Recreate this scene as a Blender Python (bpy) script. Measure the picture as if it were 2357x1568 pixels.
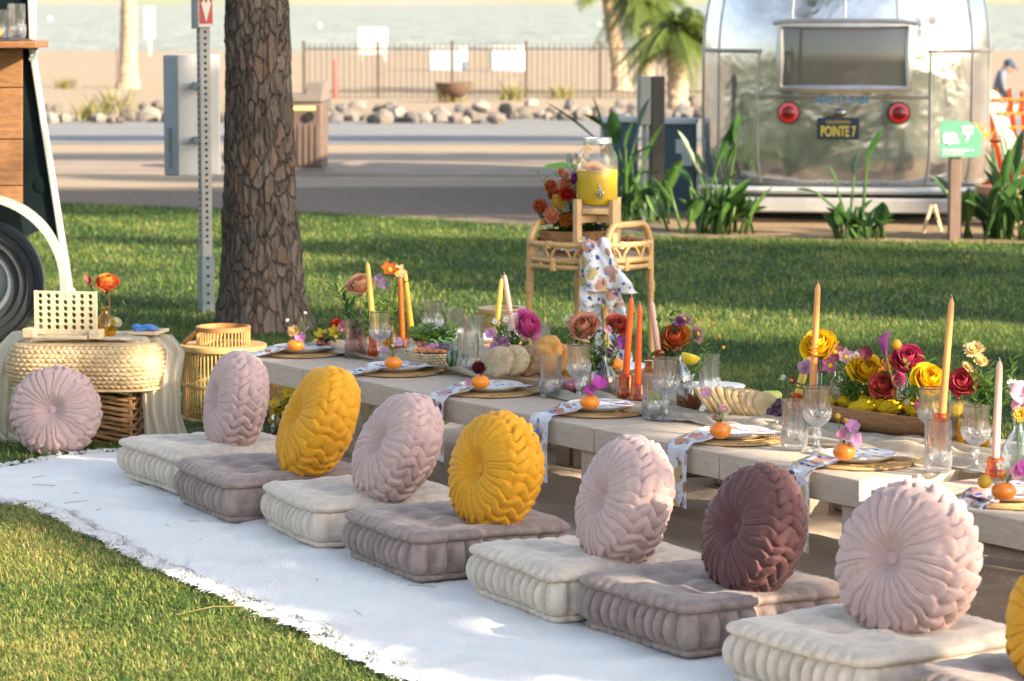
import bpy, math, random
import numpy as np
from mathutils import Vector, Matrix, noise as mnoise

# ------------------------------------------------------------ camera, sky, sun, exposure
for _o in list(bpy.data.objects): bpy.data.objects.remove(_o)
scene = bpy.context.scene
FPX, CX, CY, CAMH = 7071.0, 1178.5, 784.0, 1.75       # focal length / centre on a 2357 px wide picture
PITCH = math.atan(CY / FPX)
cam_d = bpy.data.cameras.new('camera'); cam = bpy.data.objects.new('camera', cam_d)
scene.collection.objects.link(cam); scene.camera = cam
cam.location = (0, 0, CAMH); cam.rotation_euler = (math.pi/2 - PITCH, 0, 0)
cam_d.sensor_width = 36.0; cam_d.lens = 36.0 * FPX / 2357.0
cam_d.clip_start = 0.1; cam_d.clip_end = 6000
cam_d.dof.use_dof = True; cam_d.dof.focus_distance = 10.2; cam_d.dof.aperture_fstop = 6.3

SUN_EL, SUN_AZ = math.radians(23), math.radians(-33)  # azimuth from +X, negative = camera side
SUN = Vector((math.cos(SUN_EL)*math.cos(SUN_AZ), math.cos(SUN_EL)*math.sin(SUN_AZ), math.sin(SUN_EL)))
world = bpy.data.worlds.new('World'); scene.world = world; world.use_nodes = True
_n = world.node_tree; _bg = _n.nodes['Background']
_sky = _n.nodes.new('ShaderNodeTexSky'); _sky.sky_type = 'NISHITA'; _sky.sun_disc = False
_sky.sun_elevation = SUN_EL; _sky.sun_rotation = math.atan2(SUN.x, SUN.y)
_sky.air_density = 1.0; _sky.dust_density = 1.6; _sky.ozone_density = 1.0
_hs = _n.nodes.new('ShaderNodeHueSaturation'); _hs.inputs['Saturation'].default_value = .68
_n.links.new(_sky.outputs[0], _hs.inputs['Color']); _n.links.new(_hs.outputs[0], _bg.inputs[0]); _bg.inputs[1].default_value = 0.115
sun_d = bpy.data.lights.new('sun', 'SUN'); sun = bpy.data.objects.new('sun', sun_d)
scene.collection.objects.link(sun)
sun_d.energy = 5.0; sun_d.angle = math.radians(0.5); sun_d.color = (1.0, 0.84, 0.62)
sun.rotation_euler = SUN.to_track_quat('Z', 'Y').to_euler(); sun.location = (20, -10, 20)
vs = scene.view_settings
vs.view_transform = 'Standard'; vs.look = 'None'; vs.gamma = 1.0; vs.exposure = 1.75; vs.use_curve_mapping = False
scene.render.engine = 'CYCLES'
scene.cycles.max_bounces = 24; scene.cycles.transparent_max_bounces = 24
scene.cycles.transmission_bounces = 24; scene.cycles.caustics_refractive = False; scene.cycles.caustics_reflective = False

# ------------------------------------------------------------ helpers
R_ = random.Random(7)
C = scene.collection
PI = math.pi; TAU = 2*math.pi
def rad(a): return math.radians(a)
def ray(x, y):
    u = (x-CX)/FPX; v = (CY-y)/FPX
    return Vector((u, math.cos(PITCH)+v*math.sin(PITCH), -math.sin(PITCH)+v*math.cos(PITCH)))
def D(x, y, z=0.0):
    """point at height z seen at picture position x, y"""
    d = ray(x, y); t = (z-CAMH)/d.z
    return Vector((d.x*t, d.y*t, z))
def W(x, y, Y):
    """point at depth Y seen at picture position x, y"""
    d = ray(x, y); t = Y/d.y
    return Vector((d.x*t, Y, CAMH+d.z*t))
def lerp(a, b, t): return a+(b-a)*t
def gz(Y):
    P = ((-999, 0), (36, 0), (72, -.41), (162, -.9), (185, -1.6), (5000, -1.6))
    for (a, za), (b, zb) in zip(P, P[1:]):
        if Y <= b: return lerp(za, zb, (Y-a)/(b-a))
    return -1.6
def DG(x, y):
    """point of the sloping ground seen at x, y"""
    d = ray(x, y); Y = 5.0
    while Y < 400:
        if CAMH + d.z*Y/d.y <= gz(Y): break
        Y += .05
    return Vector((d.x*Y/d.y, Y, gz(Y)))
def srgb(h):
    h = h.lstrip('#'); r = [int(h[i:i+2], 16)/255 for i in (0, 2, 4)]
    return tuple(c/12.92 if c <= .04045 else ((c+.055)/1.055)**2.4 for c in r)

class MB:
    def __init__(s): s.v = []; s.f = []; s.m = []; s.mi = 0
    def add(s, vs_, fs):
        o = len(s.v); s.v.extend(tuple(q) for q in vs_)
        s.f.extend(tuple(i+o for i in q) for q in fs); s.m.extend([s.mi]*len(fs)); return s
    def box(s, c, d, R=None, taper=1.0):
        c = Vector(c); hx, hy, hz = d[0]/2, d[1]/2, d[2]/2
        P = []
        for z in (-hz, hz):
            k = taper if z > 0 else 1
            for x, y in ((-hx, -hy), (hx, -hy), (hx, hy), (-hx, hy)):
                p = Vector((x*k, y*k, z)); P.append((R @ p if R else p)+c)
        return s.add(P, [(3, 2, 1, 0), (4, 5, 6, 7), (0, 1, 5, 4), (1, 2, 6, 5), (2, 3, 7, 6), (3, 0, 4, 7)])
    def tube(s, pts, r, n=8, cap=True, closed=False, flat=1.0):
        pts = [Vector(p) for p in pts]; k = len(pts)
        rs = r if isinstance(r, (list, tuple)) else [r]*k
        up = None; P = []
        for i in range(k):
            a = pts[i-1] if (i > 0 or closed) else pts[i]; b = pts[(i+1) % k] if (i < k-1 or closed) else pts[i]
            t = (b-a)
            t = t.normalized() if t.length > 1e-9 else Vector((0, 0, 1))
            if up is None:
                up = Vector((0, 0, 1)) if abs(t.z) < .9 else Vector((1, 0, 0))
            up = (up - t*up.dot(t)); up = up.normalized() if up.length > 1e-6 else t.orthogonal().normalized()
            w = t.cross(up)
            for j in range(n):
                A = TAU*j/n; P.append(pts[i] + (up*math.cos(A)*flat + w*math.sin(A))*rs[i])
        F = []
        for i in range(k if closed else k-1):
            for j in range(n):
                a, b = i*n+j, i*n+(j+1) % n; c, d = ((i+1) % k)*n+(j+1) % n, ((i+1) % k)*n+j
                F.append((a, b, c, d))
        if cap and not closed:
            F.append(tuple(range(n))[::-1]); F.append(tuple((k-1)*n+j for j in range(n)))
        return s.add(P, F)
    def lathe(s, prof, n=24, o=(0, 0, 0), fn=None, M=None, cap=False):
        P = []; k = len(prof); o = Vector(o)
        for i, (r, z) in enumerate(prof):
            for j in range(n):
                A = TAU*j/n; q = fn(r, z, A, i) if fn else r
                p = Vector((q*math.cos(A), q*math.sin(A), z))
                P.append((M @ p if M else p)+o)
        F = [(i*n+j, i*n+(j+1) % n, (i+1)*n+(j+1) % n, (i+1)*n+j) for i in range(k-1) for j in range(n)]
        if cap: F.append(tuple(range(n))[::-1]); F.append(tuple((k-1)*n+j for j in range(n)))
        return s.add(P, F)
    def grid(s, fn, nu, nv, cu=False, cv=False):
        U = nu if cu else nu+1; V = nv if cv else nv+1
        P = [fn(i/nu, j/nv) for i in range(U) for j in range(V)]
        F = [(i*V+j, ((i+1) % U)*V+j, ((i+1) % U)*V+(j+1) % V, i*V+(j+1) % V) for i in range(nu) for j in range(nv)]
        return s.add(P, F)
    def ball(s, c, r, n=12, m=8, sc=(1, 1, 1), fn=None, M=None):
        c = Vector(c)
        def g(u, v):
            a = TAU*u; b = PI*(v-.5)*.999
            d = Vector((math.cos(b)*math.cos(a), math.cos(b)*math.sin(a), math.sin(b)))
            k = fn(d) if fn else 1
            p = Vector((d.x*sc[0], d.y*sc[1], d.z*sc[2]))*r*k
            return c+(M @ p if M else p)
        return s.grid(g, n, m, cu=True)
    def prism(s, poly, h, M=None, o=(0, 0, 0)):
        """poly in local xy, extruded 0..h along local z"""
        k = len(poly); o = Vector(o)
        P = [Vector((x, y, z)) for z in (0, h) for x, y in poly]
        P = [(M @ p if M else p)+o for p in P]
        return s.add(P, [tuple(range(k))[::-1], tuple(range(k, 2*k))]+[(i, (i+1) % k, k+(i+1) % k, k+i) for i in range(k)])
    def mesh(s, name, mats, smooth=True, ang=40):
        me = bpy.data.meshes.new(name); me.from_pydata(s.v, [], s.f)
        for q in (mats if isinstance(mats, (list, tuple)) else [mats]): me.materials.append(q)
        if any(s.m): me.polygons.foreach_set('material_index', s.m)
        if smooth:
            me.polygons.foreach_set('use_smooth', [True]*len(s.f))
            if ang < 180: me.set_sharp_from_angle(angle=rad(ang))
        me.update(); return me
    def build(s, name, mats, parent=None, smooth=True, ang=40, bev=0, loc=None):
        me = s.mesh(name, mats, smooth, ang)
        return place(name, me, parent, bev, loc)
def place(name, me, parent=None, bev=0, loc=None, rot=None):
    o = bpy.data.objects.new(name, me); C.objects.link(o)
    if parent is not None: o.parent = parent
    if loc is not None: o.location = loc
    if rot is not None: o.rotation_euler = rot
    if bev:
        b = o.modifiers.new('bevel', 'BEVEL'); b.width = bev; b.segments = 2; b.limit_method = 'ANGLE'; b.angle_limit = rad(40)
    return o
def tag(o, label=None, cat=None, group=None, kind=None):
    if label: o['label'] = label
    if cat: o['category'] = cat
    if group: o['group'] = group
    if kind: o['kind'] = kind
    return o
def thing(name, label, cat, loc=(0, 0, 0), rz=0.0, group=None, rot=None):
    o = bpy.data.objects.new(name, None); C.objects.link(o); o.empty_display_size = .1
    o.location = loc; o.rotation_euler = rot if rot is not None else (0, 0, rz)
    return tag(o, label, cat, group)
def copy_tree(o, parent=None):
    c = o.copy(); C.objects.link(c); c.parent = parent
    for ch in list(o.children): copy_tree(ch, c)
    return c
def rotz(a): return Matrix.Rotation(a, 3, 'Z')
def frame(axis, spin=0.0):
    """3x3 whose local z is axis"""
    a = Vector(axis).normalized(); return a.to_track_quat('Z', 'Y').to_matrix() @ Matrix.Rotation(spin, 3, 'Z')
def nz(p, s=1.0): return mnoise.noise(Vector(p)*s)
def text_mesh(body, size, mat, depth=.0015, font_bold=0.0, sx=1.0):
    cu = bpy.data.curves.new('lettering', 'FONT'); cu.body = body; cu.size = size; cu.extrude = depth
    cu.align_x = 'CENTER'; cu.align_y = 'CENTER'; cu.offset = font_bold; cu.resolution_u = 3
    o = bpy.data.objects.new('lettering_source', cu); C.objects.link(o)
    bpy.context.view_layer.update()
    me = bpy.data.meshes.new_from_object(o.evaluated_get(bpy.context.evaluated_depsgraph_get()))
    bpy.data.objects.remove(o); bpy.data.curves.remove(cu)
    me.materials.clear(); me.materials.append(mat)
    if sx != 1.0:
        for v in me.vertices: v.co.x *= sx
    return me

# ------------------------------------------------------------ materials
class NT:
    def __init__(s, name):
        s.mat = bpy.data.materials.new(name); s.mat.use_nodes = True
        s.t = s.mat.node_tree; s.b = s.t.nodes['Principled BSDF']; s.out = s.t.nodes['Material Output']
    def n(s, typ, **kw):
        q = s.t.nodes.new(typ)
        for k, v in kw.items():
            if hasattr(q, k): setattr(q, k, v)
            else: q.inputs[k.replace('_', ' ')].default_value = v
        return q
    def l(s, a, b): s.t.links.new(a, b)
    def coord(s, kind='Object', scale=None):
        tc = s.n('ShaderNodeTexCoord')
        if scale is None: return tc.outputs[kind]
        mp = s.n('ShaderNodeMapping'); mp.inputs['Scale'].default_value = scale
        s.l(tc.outputs[kind], mp.inputs[0]); return mp.outputs[0]
    def noise(s, co, scale, detail=4, rough=.6, dist=0):
        q = s.n('ShaderNodeTexNoise'); q.inputs['Scale'].default_value = scale; q.inputs['Detail'].default_value = detail
        q.inputs['Roughness'].default_value = rough; q.inputs['Distortion'].default_value = dist
        s.l(co, q.inputs['Vector']); return q.outputs['Fac']
    def ramp(s, fac, stops, interp='LINEAR'):
        q = s.n('ShaderNodeValToRGB'); q.color_ramp.interpolation = interp
        e = q.color_ramp.elements
        while len(e) < len(stops): e.new(.5)
        for i, (p, c) in enumerate(stops): e[i].position = p; e[i].color = (*c, 1) if len(c) == 3 else c
        s.l(fac, q.inputs[0]); return q.outputs[0]
    def mix(s, fac, a, b, mode='MIX'):
        q = s.n('ShaderNodeMix'); q.data_type = 'RGBA'; q.blend_type = mode
        for sock, v in ((q.inputs[0], fac), (q.inputs[6], a), (q.inputs[7], b)):
            if isinstance(v, (int, float)): sock.default_value = v
            elif isinstance(v, (tuple, list)): sock.default_value = (*v, 1) if len(v) == 3 else v
            else: s.l(v, sock)
        return q.outputs[2]
    def math(s, op, a, b=0.0):
        q = s.n('ShaderNodeMath'); q.operation = op
        for i, v in enumerate((a, b)):
            if isinstance(v, (int, float)): q.inputs[i].default_value = v
            else: s.l(v, q.inputs[i])
        return q.outputs[0]
    def bump(s, h, strength=.3, dist=.01, normal=None):
        q = s.n('ShaderNodeBump'); q.inputs['Strength'].default_value = strength; q.inputs['Distance'].default_value = dist
        s.l(h, q.inputs['Height'])
        if normal is not None: s.l(normal, q.inputs['Normal'])
        s.l(q.outputs[0], s.b.inputs['Normal']); return q.outputs[0]
def dk(c, k): return tuple(min(1, x*k) for x in c[:3])
def M_(name, col, rough=.6, metal=0.0, var=.12, vs_=8.0, bump=None, spec=.5, sheen=0, sss=0, trans=0, coat=0, col2=None, ior=None, stretch=None):
    m = NT(name); b = m.b
    co = m.coord('Object', stretch) if stretch else m.coord()
    f = m.noise(co, vs_)
    c2 = col2 if col2 else None
    a = m.ramp(f, [(.3, dk(col, 1-var) if not c2 else col), (.7, dk(col, 1+var) if not c2 else c2)])
    m.l(a, b.inputs['Base Color'])
    b.inputs['Roughness'].default_value = rough; b.inputs['Metallic'].default_value = metal
    b.inputs['Specular IOR Level'].default_value = spec
    if sheen:
        b.inputs['Sheen Weight'].default_value = sheen; b.inputs['Sheen Roughness'].default_value = .4
        b.inputs['Sheen Tint'].default_value = (*[min(1, .4+x*.6) for x in col], 1)
    if sss: b.inputs['Subsurface Weight'].default_value = sss; b.inputs['Subsurface Scale'].default_value = .01; b.inputs['Subsurface Radius'].default_value = (1, .6, .3)
    if trans: b.inputs['Transmission Weight'].default_value = trans
    if ior: b.inputs['IOR'].default_value = ior
    if coat: b.inputs['Coat Weight'].default_value = coat; b.inputs['Coat Roughness'].default_value = .08
    if bump: m.bump(m.noise(co, bump[0], 6), bump[1], bump[2] if len(bump) > 2 else .01)
    return m.mat
def glass_mat(name, col=(1, 1, 1), refl=.9, body=.06):
    """thin drinking glass: clear, with edge reflection and a faint body tone"""
    m = NT(name); t = m.t
    tr = m.n('ShaderNodeBsdfTransparent'); tr.inputs[0].default_value = (*col, 1)
    gl = m.n('ShaderNodeBsdfGlossy'); gl.inputs['Roughness'].default_value = .03; gl.inputs[0].default_value = (1, 1, 1, 1)
    df = m.n('ShaderNodeBsdfTranslucent'); df.inputs[0].default_value = (*col, 1)
    lw = m.n('ShaderNodeLayerWeight'); lw.inputs[0].default_value = .35
    fac = m.math('MULTIPLY', lw.outputs['Fresnel'], refl*.5); fac = m.math('ADD', fac, .03)
    a = m.n('ShaderNodeMixShader'); a.inputs[0].default_value = body; m.l(tr.outputs[0], a.inputs[1]); m.l(df.outputs[0], a.inputs[2])
    c = m.n('ShaderNodeMixShader'); m.l(fac, c.inputs[0]); m.l(a.outputs[0], c.inputs[1]); m.l(gl.outputs[0], c.inputs[2])
    m.l(c.outputs[0], m.out.inputs[0]); return m.mat
def leaf_mat(name, col, col2=None, tl=.35, rough=.45, sc=30):
    m = NT(name); b = m.b
    f = m.noise(m.coord(), sc, 2)
    c = m.ramp(f, [(.3, dk(col, .8)), (.7, col2 or dk(col, 1.25))])
    m.l(c, b.inputs['Base Color']); b.inputs['Roughness'].default_value = rough
    tr = m.n('ShaderNodeBsdfTranslucent'); m.l(c, tr.inputs[0])
    mx = m.n('ShaderNodeMixShader'); mx.inputs[0].default_value = tl
    m.l(b.outputs[0], mx.inputs[1]); m.l(tr.outputs[0], mx.inputs[2]); m.l(mx.outputs[0], m.out.inputs[0])
    return m.mat
def wood_mat(name, c1, c2, scale=(1, 12, 12), rough=.55, bump=.25):
    m = NT(name); co = m.coord('Object', scale)
    f = m.noise(co, 3.0, 6, .65, .6)
    g = m.noise(co, 14.0, 3, .6)
    c = m.ramp(f, [(.3, c1), (.7, c2)]); c = m.mix(.35, c, m.ramp(g, [(.35, dk(c1, .6)), (.65, dk(c2, 1.1))]))
    m.l(c, m.b.inputs['Base Color']); m.b.inputs['Roughness'].default_value = rough
    m.bump(f, bump, .004); return m.mat

# ------------------------------------------------------------ the setting: ground, road, lawn, beach, water
def sand_mat():
    m = NT('sandy_dirt'); co = m.coord()
    a = m.noise(co, .35, 5); b = m.noise(co, 3.0, 6, .7); g = m.noise(co, 45, 4, .8)
    c = m.ramp(a, [(.3, (.25, .185, .115)), (.7, (.33, .25, .165))])
    c = m.mix(.45, c, m.ramp(b, [(.3, (.20, .145, .09)), (.7, (.35, .275, .19))]))
    c = m.mix(.35, c, m.ramp(g, [(.35, (.14, .10, .065)), (.65, (.42, .34, .24))]))
    m.l(c, m.b.inputs['Base Color']); m.b.inputs['Roughness'].default_value = .95
    m.bump(g, .5, .02); return m.mat
def lawn_mat():
    m = NT('lawn_soil'); co = m.coord()
    a = m.noise(co, .8, 4); g = m.noise(co, 60, 4, .8)
    c = m.ramp(a, [(.35, (.035, .07, .018)), (.65, (.08, .11, .03))])
    c = m.mix(.5, c, m.ramp(g, [(.35, (.02, .035, .01)), (.65, (.11, .11, .04))]))
    m.l(c, m.b.inputs['Base Color']); m.b.inputs['Roughness'].default_value = 1
    m.bump(g, .8, .02); return m.mat
def asphalt_mat():
    m = NT('asphalt'); co = m.coord()
    a = m.noise(co, .5, 4); g = m.noise(co, 70, 3, .8)
    c = m.ramp(a, [(.3, (.13, .13, .135)), (.7, (.18, .178, .18))])
    c = m.mix(.3, c, m.ramp(g, [(.3, (.08, .08, .085)), (.7, (.34, .33, .32))]))
    m.l(c, m.b.inputs['Base Color']); m.b.inputs['Roughness'].default_value = .9; m.bump(g, .3, .01); return m.mat
def mulch_mat():
    m = NT('mulch'); co = m.coord()
    g = m.noise(co, 22, 5, .8, .8); a = m.noise(co, 1.2, 3)
    c = m.ramp(g, [(.3, (.10, .06, .03)), (.55, (.30, .19, .10)), (.72, (.48, .34, .2))])
    c = m.mix(m.math('MULTIPLY', a, .4), c, (.25, .2, .1))
    m.l(c, m.b.inputs['Base Color']); m.b.inputs['Roughness'].default_value = 1; m.bump(g, .9, .03); return m.mat
def water_mat():
    m = NT('bay_water'); co = m.coord('Object', (1, .35, 1))
    w1 = m.noise(co, .35, 5, .6, .5); w2 = m.noise(co, 2.2, 4, .6)
    h = m.math('ADD', w1, m.math('MULTIPLY', w2, .3))
    c = m.ramp(w1, [(.35, (.21, .235, .205)), (.65, (.32, .335, .295))])
    m.l(c, m.b.inputs['Base Color']); m.b.inputs['Roughness'].default_value = .5; m.b.inputs['IOR'].default_value = 1.22; m.b.inputs['Specular IOR Level'].default_value = .25
    m.bump(h, 1.0, .9); return m.mat
SAND, LAWN, ASPH, MULCH, WATER = sand_mat(), lawn_mat(), asphalt_mat(), mulch_mat(), water_mat()

mb = MB(); ys = [-60, 0, 36, 40, 48, 56, 64, 72, 90, 110, 135, 162, 185, 400]
xs = [-500, -100, -40, -20, 0, 20, 40, 100, 500]
mb.grid(lambda u, v: (xs[round(u*(len(xs)-1))], ys[round(v*(len(ys)-1))], gz(ys[round(v*(len(ys)-1))])), len(xs)-1, len(ys)-1)
tag(mb.build('ground', SAND), kind='structure')
# asphalt road running across
Y0, Y1 = DG(900, 334).y, DG(900, 274).y
mb = MB(); mb.grid(lambda u, v: (-120+240*u, lerp(Y0, Y1, v)+.25*math.sin(u*31), gz(lerp(Y0, Y1, v)+.25*math.sin(u*31))+.006), 60, 3)
tag(mb.build('road', ASPH), kind='structure')
# paved strip nearer to the lawn, its shade darkened into the colour
PAVED = M_('shaded_paving', (.24, .185, .14), .95, var=.2, vs_=1.5, bump=(40, .4, .02))
Y2, Y3 = DG(900, 402).y, DG(900, 350).y
mb = MB(); mb.grid(lambda u, v: (-120+240*u, lerp(Y2, Y3, v)+.3*math.sin(u*47+v*2), .006), 80, 3)
tag(mb.build('path', PAVED), kind='structure')
# lawn sheet
LB = [DG(x, y) for x, y in ((-1500, 455), (-300, 462), (140, 471), (480, 482), (760, 494), (1000, 508), (1200, 522), (1420, 537), (1540, 548), (1800, 553), (2100, 560), (2357, 562), (3200, 566))]
def lawn_edge(x):
    if x <= LB[0].x: return LB[0].y
    for a, b in zip(LB, LB[1:]):
        if x <= b.x: return lerp(a.y, b.y, (x-a.x)/(b.x-a.x))+.12*nz((x*2.3, 0, 0))
    return LB[-1].y
mb = MB(); lx = [-60, -30, -15]+[-8+i*.25 for i in range(65)]+[10, 15, 30, 60]
mb.grid(lambda u, v: (lx[round(u*(len(lx)-1))], lerp(-40, lawn_edge(lx[round(u*(len(lx)-1))]), v**.5), .004), len(lx)-1, 8)
tag(mb.build('lawn', LAWN), kind='structure')
# rough brown dirt strip along the far edge of the lawn
DIRT = M_('mulch_dirt', (.115, .082, .058), 1.0, var=.35, vs_=18, col2=(.235, .175, .125), bump=(60, .9, .03))
mb = MB(); sx_ = [-40, -20, -12]+[-8+i*.4 for i in range(24)]
mb.grid(lambda u, v: (sx_[round(u*(len(sx_)-1))], lerp(lawn_edge(sx_[round(u*(len(sx_)-1))])-.15, DG(700, 433).y+.25*nz((sx_[round(u*(len(sx_)-1))]*.8, 4, 0)), v), .0085), len(sx_)-1, 3)
tag(mb.build('dirt_strip', DIRT), kind='structure')
# mulch bed under the silver trailer
mb = MB(); pb = [DG(1440, 538), DG(1540, 551), DG(1800, 556), DG(2100, 563), DG(2357, 565), DG(2700, 568)]
P = [(p.x, p.y-.02, .008) for p in pb]+[(14, 30, .008), (1.2, 29, .008)]
mb.add(P, [tuple(range(len(P)))]); tag(mb.build('mulch_bed', MULCH), kind='structure')
# bay
mb = MB(); mb.grid(lambda u, v: (-1800+3600*u, lerp(150, 2600, v), -.9), 8, 8)
tag(mb.build('water', WATER), kind='structure')
SHORE = M_('far_shore_land', (.34, .27, .22), .95, var=.35, vs_=.012, col2=(.20, .24, .13))
def far_h(x): return max(2.2, 11+9*nz((x*.004, 3, 0))+5*nz((x*.02, 1, 0)))
mb = MB(); mb.grid(lambda u, v: (-1800+3600*u, 1600+v*400+60*nz((u*30, 0, 0)), -1+(far_h(-1800+3600*u)+1)*v**.5), 160, 4)
tag(mb.build('far_shore', SHORE), kind='structure')

# ------------------------------------------------------------ beach furniture
ROCKM = [M_('boulder_stone', c, .9, var=.3, vs_=5, bump=(9, .8, .05)) for c in ((.15, .13, .11), (.21, .18, .155), (.30, .265, .23), (.17, .16, .155))]
def rock_mesh(seed, mat):
    r = random.Random(seed); off = Vector((r.uniform(0, 50), r.uniform(0, 50), 0)); mb = MB()
    def f(d):
        k = 1+.28*nz(d*1.3+off)+.16*nz(d*3.1+off)
        return k*(1-.25*max(0, nz(d*.9+off*2)))
    mb.ball((0, 0, 0), 1, 12, 8, fn=f); return mb.mesh('boulder', mat, True, 28)
rocks = [rock_mesh(i, ROCKM[i % 4]) for i in range(8)]
r = random.Random(3); x = 96
while x < 1620:
    w = r.uniform(24, 54); y = 283+r.uniform(-5, 3)-(8 if x > 1150 else 0)
    if not (150 < x < 205):
        for row in range(2 if r.random() < .6 else 1):
            p = DG(x+w*.4*row, y-26*row); s = 7071/p.y; k = w/s/2*(1 if row == 0 else .8)
            o = place('boulder', rocks[r.randrange(8)], None, 0, p+Vector((0, 0, k*.5)), (r.uniform(-.3, .3), r.uniform(-.3, .3), r.uniform(0, 6)))
            o.scale = (k*1.1, k*.9, k*r.uniform(.7, 1.0))
            tag(o, 'rough grey boulder in the row of rocks behind the road', 'boulder', 'boulders edging the road')
    x += w*r.uniform(.55, .9)
# iron fence
IRON = M_('dark_iron', (.10, .08, .065), .5, .4, var=.2)
fa, fb = DG(700, 226), DG(1640, 226); fh = 1.17
fen = thing('iron_fence', 'low dark iron picket fence along the beach sand', 'fence', (fa.x, fa.y, fa.z))
L = fb.x-fa.x
mb = MB(); mb.box((0, 0, fh*.5), (.02, .02, fh)); pk = mb.mesh('picket', IRON, False)
mb = MB(); mb.box((0, 0, fh*.52), (.07, .07, fh*1.05)); po = mb.mesh('post', IRON, False)
for zz in (.14, fh-.12):
    mb = MB(); mb.box((L/2, 0, zz), (L, .03, .04)); mb.build('rail', IRON, fen, False)
k = 0; q = 0.0
while q < L:
    place('post' if k % 13 == 0 else 'picket', po if k % 13 == 0 else pk, fen, 0, (q, 0, 0)); q += .122; k += 1
def pole(name, label, cat, x, y0, y1, wpx, mat, n=10, Yp=None):
    b = DG(x, y1) if Yp is None else Vector((W(x, y1, Yp).x, Yp, gz(Yp))); t = W(x, y0, b.y); w = wpx/7071*b.y
    mb = MB(); mb.tube([b, (b.x, b.y, t.z-w*.3), (b.x, b.y, t.z)], [w/2, w/2, w*.3], n); return tag(mb.build(name, mat), label, cat)
pole('marker_post', 'slim red marker post in line with the beach fence', 'post', 772, 138, 228, 9, M_('red_paint', (.45, .07, .04), .5))
pole('beach_post', 'thin dark post on the sand left of the palm trunk', 'post', 272, 112, 240, 5, IRON)
# white signs on posts
WHITE = M_('white_paint', (.52, .52, .50), .45, var=.05)
def board(name, label, x0, x1, y0, y1, yg, legs=2, Yd=None):
    g = DG((x0+x1)/2, yg); a = W(x0, y1, g.y); b = W(x1, y0, g.y)
    t = thing(name, label, 'sign', (g.x, g.y, g.z)); cx = (a.x+b.x)/2-g.x
    mb = MB(); mb.box((cx, 0, (a.z+b.z)/2-g.z), (b.x-a.x, .04, b.z-a.z)); mb.build('panel', WHITE, t, bev=.01)
    for i in range(legs):
        lx_ = cx+(0 if legs == 1 else (-.42+.84*i)*(b.x-a.x))
        mb = MB(); mb.tube([(lx_, .06, 0), (lx_, .06, b.z-g.z-.02)], .035, 8); mb.build('leg', WHITE, t)
board('notice_board', 'blank white notice board on two legs by the water', 825, 890, 64, 125, 140)
board('shore_sign', 'narrow white sign on a thin pole right of the palm trunk', 333, 355, 16, 88, 130, 1)
# pale storage lockers on the sand
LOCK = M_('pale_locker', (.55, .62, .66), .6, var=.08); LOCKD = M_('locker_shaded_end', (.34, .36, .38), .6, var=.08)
for lab, x0, x1, y0, y1 in (('grey white beach locker right of the notice board', 988, 1060, 106, 160), ('pale blue beach locker, the right one of two', 1128, 1196, 104, 161)):
    g = DG((x0+x1)/2, y1+3); w = (x1-x0)/7071*g.y; h = (y1-y0)/7071*g.y
    t = thing('beach_locker', lab, 'locker', g, rad(-14), 'lockers on the beach')
    mb = MB(); mb.box((0, w*.45, h*.45), (w, w*.9, h*.9)); mb.build('body', LOCK, t, bev=.02)
    mb = MB(); mb.box((0, w*.45, h*.95), (w*1.04, w*.94, h*.1)); mb.build('lid', WHITE, t, bev=.02)
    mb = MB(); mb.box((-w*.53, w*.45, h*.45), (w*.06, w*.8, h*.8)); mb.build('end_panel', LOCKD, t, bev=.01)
# fire bowl
g = DG(1045, 236); t = thing('fire_bowl', 'dark rusty fire bowl standing on the sand before the fence', 'fire bowl', g)
RUST = M_('rusty_iron', (.12, .075, .05), .8, var=.3, vs_=12); s = 7071/g.y
mb = MB(); mb.lathe([(.02, .14), (.18, .17), (.30, .28), (.36, .40), (.39, .40), (.33, .25), (.2, .13), (.02, .1)], 20); mb.build('bowl', RUST, t)
for i in range(3):
    a = i*TAU/3; mb = MB(); mb.tube([(.16*math.cos(a), .16*math.sin(a), .18), (.24*math.cos(a), .24*math.sin(a), 0)], .02, 6); mb.build('leg', RUST, t)
# mooring buoys
for lab, x, y in (('white mooring buoy on the bay left of the palm', 114, 48), ('white mooring buoy on the bay right of the pine', 735, 64), ('small white buoy on the bay near the palms', 1378, 62)):
    g = D(x, y, -.9); t = thing('buoy', lab, 'buoy', g, 0, 'buoys on the bay'); k = 10/7071*g.y
    mb = MB(); mb.ball((0, 0, k*.4), k*.55, 12, 8, (1, 1, 1.35)); mb.build('float', WHITE, t)
    mb = MB(); mb.tube([(0, 0, k*.9), (0, 0, k*1.5)], k*.1, 6); mb.build('ring', IRON, t)

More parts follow.
